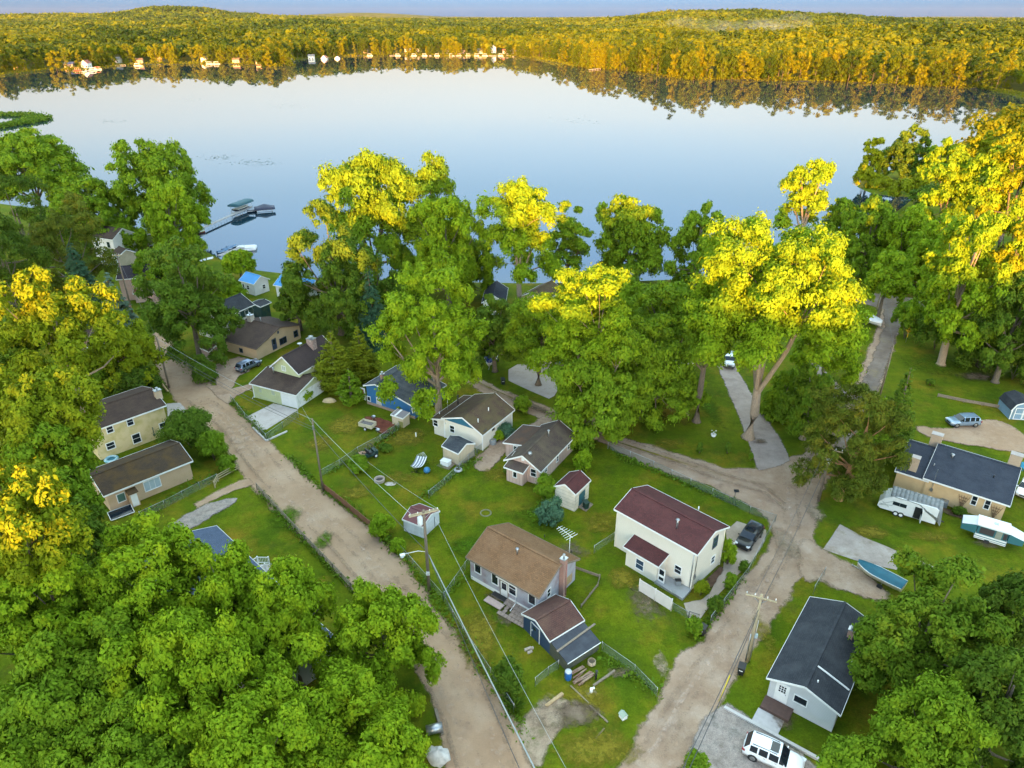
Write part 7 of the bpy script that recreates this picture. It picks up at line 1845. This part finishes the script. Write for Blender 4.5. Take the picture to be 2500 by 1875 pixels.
fence_panels('long grey rail fence on the right lawn', 'b4', [(1720, 1280), (2000, 1340), (2400, 1410)], .5, wood_grey, 'rail_fence', seg=3.0, z0=.15)
def rail_fence(label, k, pts, h=1.05, m=None, name='rail_fence', seg=2.2, rails=(.35, .7, 1.0)):
    P_ = [G(k, *p) for p in pts]; t = thing(name, label, 'fence', P_[0]); m = m or wood_grey
    for a, c in zip(P_[:-1], P_[1:]):
        n = max(1, round((c-a).length/seg))
        for i in range(n+1):
            if i == n and c is not P_[-1]: continue
            p0 = a.lerp(c, i/n)-P_[0]; b = MB(); b.box(p0+Vector((0, 0, h/2)), (.13, .13, h)); b.build('post', m, t)
        for r in rails: b = MB(); b.bar(a-P_[0]+Vector((0, 0, r)), c-P_[0]+Vector((0, 0, r)), .05, .12); b.build('rail', m, t)
    return t
rail_fence('weathered wooden rail fence along the left side of the main road', 'D', [(556, 1058), (600, 1106), (660, 1170), (720, 1232), (800, 1318)])
rail_fence('yellowed post and rail fence around the round bush corner', 'a3', [(1540, 700), (1615, 800), (1700, 915), (1475, 1040), (1440, 1110)], m=mat('pale_rail', (.42, .34, .20), (.30, .24, .14), 4))
wire_m = netting('chain_link', (.20, .26, .25), .70)
def wire_fence(label, k, pts, h=1.15, see=None, seg=3.0, gate=None):
    P_ = [G(k, *p) for p in pts]; t = thing('wire_fence', label, 'fence', P_[0])
    for a, c in zip(P_[:-1], P_[1:]):
        n = max(1, round((c-a).length/seg))
        for i in range(n+(c is P_[-1])):
            p0 = a.lerp(c, i/n)-P_[0]; b = MB(); b.tube([p0, p0+Vector((0, 0, h+.08))], .03, 6); b.build('post', steel, t)
        b = MB(); b.tube([a-P_[0]+Vector((0, 0, h)), c-P_[0]+Vector((0, 0, h))], .02, 5); b.build('rail', steel, t)
        p0, p1 = a-P_[0], c-P_[0]; b = MB(); b.add([p0+Vector((0, 0, .05)), p1+Vector((0, 0, .05)), p1+Vector((0, 0, h)), p0+Vector((0, 0, h))], [(0, 1, 2, 3)]); b.build('netting', wire_m, t)
    return t
wire_fence('wire fence beside the flower border along the lane', 'b1', [(1955, 555), (1660, 1120), (1255, 1650)])
wire_fence('wire fence from the lamp post to the black car corner', 'b1', [(1520, 380), (1680, 460), (1955, 555)])
wire_fence('long wire fence along the upper lane behind the two-storey house', 'b1', [(1520, 380), (1040, 160), (640, -30), (150, -240)])
wire_fence('short wire fence left of the two-storey house', 'b1', [(215, 745), (0, 890)])
wire_fence('wire fence beside the gate of the grey deck', 'b1', [(845, 1500), (1015, 1600)], h=1.0)
wire_fence('roadside wire fence in front of the weathered bungalow yard', 'D', [(862, 1190), (925, 1262), (958, 1300), (1000, 1372), (1060, 1462), (1110, 1540)])
wire_fence('wire fence between the bungalow lawn and the white metal shed lawn', 'D', [(958, 1300), (1005, 1232), (1018, 1215)])
wire_fence('wire fence around the corner lawn of the green house', 'D', [(500, 866), (530, 905), (576, 952), (645, 902)])
wire_fence('wire fence running from the slim pole past the utility cart', 'a4', [(-200, 1260), (0, 1150), (200, 1010), (440, 880), (640, 745)])
wire_fence('wire fence behind the hammock lawn', 'a4', [(960, 1490), (1130, 1350), (1290, 1190), (1480, 1010), (1640, 890)])
wire_fence('wire fence between black roofed bungalow and teal boat', 'I', [(868, 560), (935, 445)], h=1.3)
wire_fence('sagging wire fence in the lower yard', 'c2', [(560, 610), (730, 470), (860, 385)])
wire_fence('overgrown wire fence at the lower lawn edge', 'D', [(1300, 1405), (1370, 1455), (1418, 1505)])
wire_fence('overgrown wire fence below the peach house', 'a3', [(640, 1450), (900, 1330), (1280, 1130), (1470, 1040)])
t = thing('wire_gate', 'small wire gate near the black bin and grey deck', 'gate', G('b1', 1020, 1605)); q = G('b1', 1125, 1640)-G('b1', 1020, 1605); b = MB(); b.tube([(0, 0, .1), (0, 0, 1.15), q+Vector((0, 0, 1.15)), q+Vector((0, 0, .1)), (0, 0, .1)], .03, 6); b.build('frame', black_pl, t); b = MB(); b.add([(0, 0, .1), q+Vector((0, 0, .1)), q+Vector((0, 0, 1.15)), (0, 0, 1.15)], [(0, 1, 2, 3)]); b.build('netting', wire_m, t)
b = MB(); b.box(q*.5+Vector((0, 0, .75)), (.3, .03, .2), math.atan2(q.y, q.x)); b.build('plate', plain('red_plate', (.40, .10, .08)), t)
t = thing('kerb_beam', 'long white edging beam between the gravel and the bungalow lawn', 'kerb', G('I', 305, 1280)); q = G('I', 960, 1640)-G('I', 305, 1280); b = MB(); b.bar((0, 0, .12), q+Vector((0, 0, .12)), .3, .24); b.build('beam', mat('painted_beam', (.50, .47, .45), (.42, .39, .37), 2), t)
t = thing('kerb_beam', 'white edging of the corner lawn of the green house', 'kerb', G('a2', 520, 1350)); 
for i, (a, c) in enumerate((((520, 1350), (665, 1492)), ((665, 1492), (890, 1390)))):
    A, B = G('a2', *a)-G('a2', 520, 1350), G('a2', *c)-G('a2', 520, 1350); b = MB(); b.bar(A+Vector((0, 0, .1)), B+Vector((0, 0, .1+.004*i)), .22, .2); b.build('beam', MATS['painted_beam'], t)

# ================================================================ poles and lines
pole_m = mat('pole_wood', (.20, .155, .11), (.13, .10, .075), 3, .9, stretch=(3, 3, .5))
pole_pale = mat('pale_pole_wood', (.40, .33, .21), (.30, .24, .15), 3, .9, stretch=(3, 3, .5))
POLE = {}
def pole(key, label, base, top, m=None, r=.15, arm=None, armdir=0.0, n_arm=1):
    p = G(*base); zt = atY(top[0], top[1], top[2], p.y).z
    t = thing('utility_pole', label, 'utility pole', p)
    b = MB(); b.tube([(0, 0, -.1), (0, 0, zt*.5), (0, 0, zt)], [r, r*.85, r*.68], 10); b.build('pole', m or pole_m, t)
    if arm:
        for i in range(n_arm):
            off = .12*(1 if i else -1); u = Vector((math.cos(armdir), math.sin(armdir), 0)); v = Vector((-u.y, u.x, 0))*off
            b = MB(); b.bar(-u*arm/2+v+Vector((0, 0, zt-.35)), u*arm/2+v+Vector((0, 0, zt-.35)), .1, .12); b.build('crossarm', pole_pale, t)
        for s in (-.46, -.2, .2, .46):
            b = MB(); b.lathe([(.02, 0), (.06, .04), (.03, .1), (.07, .14), (.02, .22)], tuple(Vector((math.cos(armdir)*arm*s, math.sin(armdir)*arm*s, zt-.28))), 8); b.build('insulator', white_trim, t)
        for s in (-1, 1): b = MB(); u = Vector((math.cos(armdir), math.sin(armdir), 0)); b.bar(u*s*arm*.28+Vector((0, 0, zt-.38)), Vector((0, 0, zt-1.1)), .04, .04); b.build('brace', steel, t)
    POLE[key] = (Vector((p.x, p.y, 0)), zt); return t, zt
def transformer(t, z, off):
    b = MB(); b.lathe([(.01, -.48), (.26, -.46), (.28, -.4), (.28, .4), (.24, .46), (.01, .48)], (off[0], off[1], z), 16); tr = b.build('transformer', plain('transformer_grey', (.62, .66, .68), .4), t)
    b = MB(); b.tube([(off[0]-.1, off[1], z+.46), (off[0]-.1, off[1], z+.72)], .04, 6); b.tube([(off[0]+.1, off[1], z+.46), (off[0]+.1, off[1], z+.72)], .04, 6); b.build('bushing', white_trim, tr)
t, z1 = pole('p1', 'tall utility pole with double crossarm, transformer and street lamp in front of the white metal shed', ('c4', 275, 1550), ('c4', 172, 430), r=.19, arm=3.1, armdir=math.radians(22), n_arm=2)
t['label'] = 'tall utility pole with double crossarm and street lamp by the white metal shed'
transformer(t, z1-1.15, (-.38, -.25))
b = MB(); b.tube([(0, 0, 5.3), (-.8, -.35, 5.75), (-2.2, -.9, 5.8)], .035, 6); b.build('lamp_arm', white_trim, t)
b = MB(); b.box((-2.35, -.95, 5.72), (.5, .32, .18), .4); b.lathe([(.16, -.22), (.2, -.05), (.14, .02)], (-2.4, -.97, 5.66), 12); b.build('street_lamp', white_trim, t)
b = MB(); b.box((0, -.21, 2.55), (.36, .04, .5)); s_ = b.build('notice', white_trim, t)
b = MB(); b.box((.02, -.235, 2.5), (.10, .01, .12)); b.build('mark', black_pl, s_)
t, z2 = pole('p2', 'pale utility pole with one crossarm above the lower lane', ('I', 452, 985), ('D', 1638, 1284), m=pole_pale, r=.16, arm=2.7, armdir=math.radians(-22))
b = MB(); b.box((.28, 0, 3.4), (.3, .22, .45)); b.build('meter_box', mat('pale_blue_box', (.36, .44, .47)), t)
b = MB(); b.tube([(-.2, .02, .1), (-.2, .02, 3.6)], .05, 6); b.tube([(.2, -.05, .1), (.2, -.05, 5.4)], .04, 6); b.build('conduit', steel, t)
t, z3 = pole('p3', 'plain slim utility pole at the road edge in the middle yard', ('D', 698, 1061), ('D', 671, 904), r=.14)
b = MB(); b.box((0, -.1, z3-1.2), (.2, .2, .5)); b.build('bracket', steel, t)
t, z4 = pole('p4', 'utility pole with a white transformer beside the scots pine', ('D', 1768, 1082), ('b3', 120, 185), r=.17, arm=2.7, armdir=math.radians(-24))
transformer(t, z4-1.6, (-.12, -.36))
t, z5 = pole('p5', 'grey utility pole beside the dirt road near the yellow house', ('a1', 945, 1535), ('a1', 800, 985), r=.16)
b = MB(); b.tube([(0, 0, z5*.6), (.1, -.1, z5*.6+.3)], .1, 8); b.build('splice_box', black_pl, t)
t, z6 = pole('p6', 'tall utility pole in front of the pink two-storey house', ('a1', 545, 725), ('a1', 345, 85), r=.17, arm=1.8, armdir=math.radians(10))
b = MB(); b.box((-.05, -.17, 1.6), (.5, .03, .35)); b.build('notice', plain('pink_sign', (.45, .22, .20)), t)
t, z7 = pole('p7', 'dark utility pole on the right lawn by the upper lane', ('b4', 1095, 1275), ('b4', 1296, 715), r=.14)
b = MB(); b.tube([(.1, 0, z7*.35), (.1, 0, z7*.7)], .05, 6); b.build('conduit', steel, t)
t, z8 = pole('p8', 'pale utility pole at the end of the upper lane', ('b4', 1062, 335), ('b4', 1195, -10), m=pole_pale, r=.15)
b = MB(); b.box((0, -.1, z8-1.0), (.2, .2, .4)); b.build('bracket', steel, t)
def line(label, pts, r=.022, sag=.5, m=None, group=None):
    t = thing('power_line', label, 'power line', (0, 0, 0), 0, group)
    for a, c in zip(pts[:-1], pts[1:]):
        P_ = [a.lerp(c, i/14)-Vector((0, 0, sag*4*(i/14)*(1-i/14))) for i in range(15)]
        MB().tube(P_, r, 4, cap=False).build('cable', m or plain('line_dark', (.06, .06, .065), .5), t)
    return t
def tp(k, dz=0.0, dx=0.0, dy=0.0): p, z = POLE[k]; return Vector((p.x+dx, p.y+dy, z+dz))
bright = plain('line_pale', (.34, .36, .36), .45)
P0 = G('D', 1175, 1700, 5.2)
line('thick bundled cable running from the front pole to the bottom edge', [tp('p1', -z1+5.0, .2, -.1), P0], .065, .1, bright)
line('dark cable hanging beside the thick bundled cable', [tp('p1', -z1+5.6), G('D', 1140, 1700, 5.8)], .03, .4)
line('upper cables between the front pole and the slim pole', [tp('p1', -.1, -1.2, -.5), tp('p3', -.15)], .022, .35, bright)
line('lower cables between the front pole and the slim pole', [tp('p1', -z1+5.4), tp('p3', -1.3)], .035, .4)
line('upper cables from the slim pole across to the grey pole', [tp('p3', -.15), tp('p5', -.2)], .022, .6, bright)
line('lower cables from the slim pole across to the grey pole', [tp('p3', -1.3), tp('p5', -1.6)], .035, .7)
line('second lower cable from the slim pole to the grey pole', [tp('p3', -1.7), tp('p5', -2.2)], .03, .8)
line('cables from the grey pole up the road to the far pole', [tp('p5', -.2), tp('p6', -.4)], .022, .5)
line('thin service drop from the front pole to the pink house yard', [tp('p1', -.1, 1.2, .5), G('a4', 300, 1095, 6.5), ], .016, .2, bright)
line('thin service drop from the front pole across the bungalow lawn', [tp('p1', -.6, .9, .3), G('D', 1245, 1700, 7.5)], .016, .5, bright)
line('service drop from the slim pole to the green house', [tp('p3', -1.0), G('a2', 985, 990, 2.6)], .016, .3, bright)
line('cables from the pale pole to the transformer pole', [tp('p2', -.1, -.5, .2), tp('p4', -.2, -.5, .2)], .02, .5)
line('lower cable from the pale pole to the transformer pole', [tp('p2', -1.8), tp('p4', -2.2)], .028, .6)
line('cables from the pale pole to the bottom edge', [tp('p2', -1.8), G('D', 1445, 1720, 5.0)], .03, .4)
line('second cable from the pale pole to the bottom edge', [tp('p2', -2.4), G('D', 1462, 1720, 4.4)], .03, .4)
line('cable from the transformer pole to the dark lawn pole', [tp('p4', -.4), tp('p7', -.2)], .018, .6)
line('cable from the dark lawn pole to the end of the lane', [tp('p7', -.2), tp('p8', -.4)], .018, .5)
# yellow guy guard and yellow road sign
A = G('I', 275, 1240); B = atY('I', 342, 1072, A.y+.9); t = thing('guy_guard', 'yellow plastic guard on a guy wire beside the lower lane', 'guy wire guard', A); b = MB(); b.tube([(0, 0, .05), B-A], .06, 8); b.build('guard', plain('safety_yellow', (.62, .46, .015), .5), t); b = MB(); b.tube([B-A, (B-A)*2.2], .015, 5); b.build('wire', steel, t)
p = G('b4', 1375, 690); t = thing('road_sign', 'yellow diamond warning sign at the edge of the right lawn', 'sign', p, math.radians(-8)); b = MB(); b.tube([(0, 0, 0), (0, 0, 2.6)], .05, 6); b.build('post', steel, t)
b = MB(); s_ = .58; b.add([(-s_, -.06, 2.5), (0, -.06, 2.5-s_), (s_, -.06, 2.5), (0, -.06, 2.5+s_), (-s_, -.04, 2.5), (0, -.04, 2.5-s_), (s_, -.04, 2.5), (0, -.04, 2.5+s_)], [(0, 1, 2, 3), (7, 6, 5, 4), (0, 4, 5, 1), (1, 5, 6, 2), (2, 6, 7, 3), (3, 7, 4, 0)]); f_ = b.build('face', plain('sign_yellow', (.60, .36, .015), .5), t)
b = MB(); b.box((0, -.07, 2.5), (.12, .01, .5)); b.box((0, -.07, 2.62), (.4, .01, .10)); b.build('symbol', black_pl, f_)
b = MB(); b.box((0, -.06, 1.45), (.16, .02, .8)); b.build('reflector', MATS['sign_yellow'], t)
# small bits on the right
simple('garden_chair', 'blue plastic chair at the right edge behind the stucco house', 'chair', 'b3', 2200, 430, [('seat', MB().box((0, 0, .42), (.6, .6, .06)), plain('chair_blue', (.03, .22, .36), .5)), ('backrest', MB().box((0, .3, .75), (.6, .06, .6), rx=-.15), plain('chair_blue', (.03, .22, .36))), ('leg', MB().box((-.26, -.26, .2), (.06, .06, .4)), plain('chair_blue', (.03, .22, .36))), ('leg', MB().box((.26, -.26, .2), (.06, .06, .4)), plain('chair_blue', (.03, .22, .36))), ('leg', MB().box((-.26, .26, .2), (.06, .06, .4)), plain('chair_blue', (.03, .22, .36))), ('leg', MB().box((.26, .26, .2), (.06, .06, .4)), plain('chair_blue', (.03, .22, .36)))])
simple('flower_tub', 'tub of white flowers on the lawn left of the cottonwood trunk', 'flowers', 'D', 1541, 942, [('tub', MB().lathe([(.3, 0), (.4, .35), (.34, .35)], n=14), white_trim), ('flowers', MB().box((0, 0, .7), (.1, .1, .1)).box((.35, .2, .8), (.12, .1, .1)).box((-.3, .1, .9), (.12, .1, .1)).box((.2, -.2, 1.0), (.12, .1, .1)).box((-.15, -.3, .75), (.12, .1, .1)), plain('petal_white', (.75, .76, .74))), ('stem', MB().tube([(0, 0, .3), (.3, .2, .8)], .02, 4).tube([(0, 0, .3), (-.3, .1, .9)], .02, 4).tube([(0, 0, .3), (.2, -.2, 1.0)], .02, 4), L_maple)])
simple('tilted_frame', 'black tilted panel lying by the end of the peach house', 'panel', 'a3', 430, 1400, [('panel', MB().box((0, 0, .35), (2.6, 1.4, .06), rx=.25), dark_glass), ('frame', MB().box((0, -.72, .18), (2.7, .06, .08)).box((0, .72, .54), (2.7, .06, .08)).box((-1.33, 0, .36), (.06, 1.4, .08), rx=.25).box((1.33, 0, .36), (.06, 1.4, .08), rx=.25), white_trim), ('stand', MB().box((0, .6, .24), (2.4, .06, .48)), steel)], rz=math.radians(40))
simple('paddling_pool', 'blue and white inflatable ring leaning against the yellow house wall', 'inflatable', 'a3', 320, 790, [('ring', MB().lathe([(.5, .1), (.75, 0), (.95, .14), (.75, .32), (.5, .2)], n=20), mat('ring_blue', (.10, .35, .45), (.45, .60, .62), 2.5, .4)), ('floor', MB().lathe([(.6, .08), (.01, .07)], n=20), plain('ring_floor', (.05, .2, .25)))], off=(.2, -.4))

# ================================================================ docks, lifts, boats on the near shore
dock_m = mat('dock_grey', (.30, .29, .28), (.22, .21, .21), 2, .85)
def dock(label, k, a, c, w=1.1, z=.35, steps=None, group=None):
    A, B = G(k, *a, z), G(k, *c, z); t = thing('dock', label, 'dock', (A.x, A.y, WZ)); q = B-A; q.z = 0; hd = math.atan2(q.y, q.x); L = q.length; t.rotation_euler.z = hd
    b = MB(); n = max(1, int(L/3))
    b.box((L/2, 0, z-WZ), (L, w, .12)); b.build('deck', dock_m, t)
    for i in range(n+1):
        for s in (-1, 1): b = MB(); b.tube([(L*i/n, s*(w/2+.04), -1.5), (L*i/n, s*(w/2+.04), z-WZ+.5)], .04, 5); b.build('post', steel, t)
    return t
def lift(label, k, c, hd, L, W, cm, zc, pitched=False, z0=0.0):
    p = G(k, *c, 0); t = thing('boat_lift', label, 'boat lift', (p.x, p.y, WZ), hd)
    b = MB()
    for sx in (-1, 1):
        for sy in (-1, 1): q = MB(); q.tube([(sx*L*.36, sy*W*.42, -1.5), (sx*L*.36, sy*W*.42, zc)], .06, 6); q.build('post', steel, t)
    b.bar((-L*.4, -W*.42, .7), (L*.4, -W*.42, .7), .1); b.bar((-L*.4, W*.42, .7), (L*.4, W*.42, .7), .1); b.bar((-L*.36, -W*.42, .6), (-L*.36, W*.42, .6), .1); b.bar((L*.36, -W*.42, .6), (L*.36, W*.42, .6), .1); b.build('cradle', steel, t)
    cb = MB(); n = 9
    prof = [(-W/2, -.55), (-W/2*.94, -.05), (-W*.28, .28), (0, .36 if not pitched else .95), (W*.28, .28 if not pitched else .42), (W/2*.94, -.05), (W/2, -.55 if not pitched else -.2)]
    V = []
    for i in range(n):
        f = i/(n-1); x = -L/2+L*f; e = min(1, (.12+min(f, 1-f))/.2) if not pitched else min(1, .08+min(f, 1-f)*2.0)
        V += [(x, y*(.9+.1*e), zc+.05+(zz if zz < 0 else zz*e)) for y, zz in prof]
    m_ = len(prof); fs = [(i*m_+k2, (i+1)*m_+k2, (i+1)*m_+k2+1, i*m_+k2+1) for i in range(n-1) for k2 in range(m_-1)]+[tuple(range(m_)), tuple(range(len(V)-1, len(V)-1-m_, -1))]
    cb.add(V, fs, 0, True); o = cb.build('canopy', cm, t); return t
dock('long narrow dock running out to the covered boat lift', 'c1', (60, 1010), (960, 610), 1.1)
dock('wide end platform of the long dock beside the lift', 'c1', (960, 605), (1260, 470), 1.9)
a, c = G('c1', 960, 520), G('c1', 1230, 420); hd1 = math.atan2(c.y-a.y, c.x-a.x)
teal_canopy = plain('teal_canopy', (.006, .065, .085), .6)
lift('boat lift with a long teal canopy at the end of the dock', 'c1', (1110, 535), hd1, 8.6, 3.6, teal_canopy, 3.0)
p = G('c1', 1110, 535); boat('pontoon_boat', 'pontoon boat hanging under the teal canopy', 'boat', (p.x, p.y, WZ), hd1, 6.6, 2.5, .6, plain('navy_hull', (.02, .025, .05), .4), cream_gel, z0=.9, crown=.15, trailer=False, cov='deck')
lift('low boat lift with a pitched dark navy canopy beyond the teal one', 'c1', (1520, 520), math.radians(20), 6.2, 4.2, plain('navy_canopy', (.018, .025, .055), .6), 1.25, pitched=True)
for i, (x, y, lab, m_) in enumerate([(1290, 560, 'dark jet ski moored beside the wide dock platform', MATS['navy_hull']), (320, 935, 'red and white pedal boat tied to the long dock', plain('red_hull', (.35, .06, .05), .4)), (765, 1290, 'blue jet ski nearest the shore on the short dock', plain('jet_blue', (.02, .10, .22), .4)), (850, 1245, 'blue jet ski in the middle of the short dock', plain('jet_blue', (.02, .10, .22))), (925, 1205, 'blue jet ski at the outer end of the short dock', plain('jet_blue', (.02, .10, .22))), (480, 1440, 'small white rowing boat between the trees at the shore', plain('white_gelcoat', (.6, .6, .6))), (375, 510, 'tan rowing boat showing beside the lakeside maple', mat('tan_hull', (.36, .25, .17)))]):
    p = G('c1', x, y, WZ+.3); boat('small_boat' if i not in (0, 2, 3, 4) else 'jet_ski', lab, 'boat' if i not in (0, 2, 3, 4) else 'jet ski', (p.x, p.y, WZ), math.radians(24+7*i), 2.9 if i in (0, 2, 3, 4) else 3.8, 1.2 if i in (0, 2, 3, 4) else 1.5, .55, m_, white_trim if i == 1 else (m_ if i != 5 else white_can), z0=-.1, crown=.28, trailer=False, cov='deck')
dock('short white dock with jet skis behind the small shore tree', 'c1', (700, 1360), (1110, 1205), 1.6)
lift('white framed boat lift without a boat at the end of the short dock', 'c1', (1190, 1205), math.radians(12), 5.0, 3.4, mat('white_frame_canvas', (.62, .63, .64)), .6, pitched=False)
dock('thin dock seen between the trees at the upper left shore', 'c1', (-560, 980), (-330, 860), 1.1)
dock('second thin dock among the upper left trees', 'c1', (-520, 1180), (-300, 1060), 1.1)

# ================================================================ cottages and boats across the lake
far_white = plain('far_white_paint', (.70, .66, .60), .6); far_tan = plain('far_tan_paint', (.42, .30, .20), .7); far_grey = plain('far_grey_roof', (.22, .19, .17), .8); far_redroof = plain('far_red_roof', (.28, .08, .05), .7); far_brown = plain('far_brown_roof', (.14, .09, .06), .8); far_navy = plain('far_navy_roof', (.06, .08, .16), .7)
KIND = {'l': ('brown', far_tan, far_brown, 10, 7, 3.4, 5.6), 'w': ('white', far_white, far_grey, 9, 7, 4.5, 7.0), 'W': ('tall white', far_white, far_grey, 9, 8, 7.5, 11), 't': ('tan', far_tan, far_brown, 9, 7, 3.6, 6.0), 'r': ('white and red roofed', far_white, far_redroof, 10, 8, 5.0, 8.5), 'n': ('navy roofed', far_tan, far_navy, 11, 8, 3.6, 6.2), 'q': ('white round roofed', far_white, far_white, 9, 9, 3.5, 7.0), 'p': ('pale pink roofed', plain('far_pink_paint', (.55, .40, .34), .7), far_redroof, 9, 7, 4.0, 6.5)}
WHERE = ['at the far left end of the far shore', 'beside the big tree on the far left shore', 'behind the red boat across the lake', 'in the clearing at the far left shore', 'under tall trees on the far left shore', 'behind the grassy bank across the lake', 'alone on the grassy bank across the lake', 'right of the lone white cottage across the lake', 'near the wooded point across the lake', 'just beyond the wooded point', 'second beyond the wooded point', 'third beyond the wooded point', 'left of the white row across the lake', 'first in the white row across the lake', 'second in the white row across the lake', 'with a boat house in the middle of the white row', 'right of the boat house across the lake', 'left of the tallest cottage across the lake', 'tallest in the white row across the lake', 'right of the tallest cottage across the lake', 'next to last in the white row across the lake', 'last in the white row across the lake', 'up the slope behind the white row']
for i, (x, y, kd) in enumerate(FARH):
    nm, wm, rm, L, W, he, hr = KIND[kd]; p = FHP[i]; zz = float(ground_z(np.array([p.x]), np.array([p.y+3]))[0])
    yv = p.y+3 if kd != 'W' else p.y+4
    h = house('cottage', f'{nm} cottage {WHERE[i]}', p.x, yv, R_.choice([0, 90, 80, 10, 95]) if kd not in 'Wr' else 90, L, W, he, hr, wall=wm, roof=rm, trim=wm, group='cottages across the lake', th=.2, cat='cottage')
    h.root.location.z = zz-.2
    for s in ('F', 'L'):
        for u in (-2.2, 1.6): window(h, s, u, 1.9, 1.3, 1.4, trim=wm, rail=False)
rb = random.Random(21)
BO = [(172, 152, 'red', 'red topped pontoon boat at the far left shore'), (205, 152, 'w', 'white boat beside the red topped one across the lake'), (215, 150, 'r', 'pink covered boat lift at the far left shore'), (632, 132, 'w', 'white boat moored off the wooded point'), (455, 138.5, 'w', 'white boat below the lone white cottage'), (470, 138.5, 'w', 'second white boat below the lone white cottage'), (300, 142, 'w', 'white boat at the grassy bank across the lake')]
BO += [(x, 120.5, 'w', f'white boat {n} in the row across the lake') for x, n in ((800, 'leftmost'), (860, 'left of the round roof'), (895, 'at the round roofed cottage'), (918, 'just right of the round roof'), (945, 'before the boat house'), (975, 'under the boat house'), (992, 'right of the boat house'), (1012, 'in the middle'), (1030, 'left of the tallest cottage'), (1048, 'near the tallest cottage'), (1082, 'right of the tallest cottage'), (1098, 'towards the right end'), (1120, 'next to the right end'), (1140, 'rightmost'))]
cov = {'w': far_white, 'red': far_redroof, 'r': plain('far_pink_canopy', (.5, .16, .12), .6)}
for i, (x, y, kd, lab) in enumerate(BO):
    p = G('D', x, y, WZ); t = thing('moored_boat', lab, 'boat', (p.x, p.y-3, WZ), rb.uniform(-.3, .3), 'boats moored across the lake')
    b = MB(); V, fc = hull(8, 3, 1.0, b, z0=-.15); b.add(V, fc); b.build('hull', far_white if kd != 'red' else far_redroof, t)
    b = MB(); b.box((-.4, 0, 2.7), (5.5, 2.8, .25)); b.build('canopy', cov[kd], t)
    for sx in (-2.8, 2.0):
        for sy in (-1.2, 1.2): b = MB(); b.box((sx, sy, 1.7), (.12, .12, 1.9)); b.build('post', far_white, t)
for i, (x, y, L, lab) in enumerate([(190, 154, 26, 'pale dock at the far left shore'), (260, 142, 22, 'pale dock at the grassy bank'), (850, 120.5, 16, 'pale dock left of the round roofed cottage'), (930, 121, 18, 'pale dock right of the round roofed cottage'), (985, 121.5, 18, 'pale dock at the boat house'), (1060, 121, 16, 'pale dock below the tallest cottage'), (1112, 122, 16, 'pale dock at the right end of the white row'), (1290, 150, 24, 'weathered dock at the gap in the right hand woods')]):
    p = G('D', x, y, WZ); t = thing('dock', lab, 'dock', (p.x, p.y, WZ), math.radians(-90+rb.uniform(-50, 50)), 'docks across the lake')
    b = MB(); b.box((L/4, 0, .7), (L, 2.0, .25)); b.build('deck', plain('far_dock', (.5, .42, .34), .8), t)
    for j in range(4): b = MB(); b.box((-L/4+L*j/4, .9, .2), (.25, .25, 1.8)); b.build('post', plain('far_dock', (.5, .42, .34)), t)

# ================================================================ air
m, nt, N, L, P = _new('mist'); N.remove(P); pv = N.new('ShaderNodeVolumePrincipled'); pv.inputs['Density'].default_value = .0011; pv.inputs['Color'].default_value = (.72, .84, 1.0, 1)
L.new(pv.outputs[0], N['Material Output'].inputs['Volume'])
rm_ = random.Random(5); b = MB()
for (cx, cy, Y, n) in ((1510, 58, 1500, 9), (1650, 68, 1250, 12), (1690, 54, 1600, 7), (1610, 64, 1350, 5)):
    for _ in range(n):
        c = atY('D', cx+rm_.uniform(-35, 35), cy+rm_.uniform(-6, 8), Y); r = rm_.uniform(8, 34); c.z = max(12, c.z)
        b.lathe([(.02, -r*.5), (r*.6, -.4*r), (r, 0), (r*.75, r*.4), (.02, r*.6)], c, 14, sx=1.3, sy=1.0)
tag(b.build('mist', m), kind='stuff')
m, nt, N, L, P = _new('haze_air'); N.remove(P); pv = N.new('ShaderNodeVolumePrincipled'); pv.inputs['Density'].default_value = .0000055; pv.inputs['Color'].default_value = (.95, .86, .78, 1); pv.inputs['Anisotropy'].default_value = .1
L.new(pv.outputs[0], N['Material Output'].inputs['Volume'])
o = MB().box((0, 6800, 62), (31000, 15000, 136)).build('haze', m); tag(o, kind='stuff')
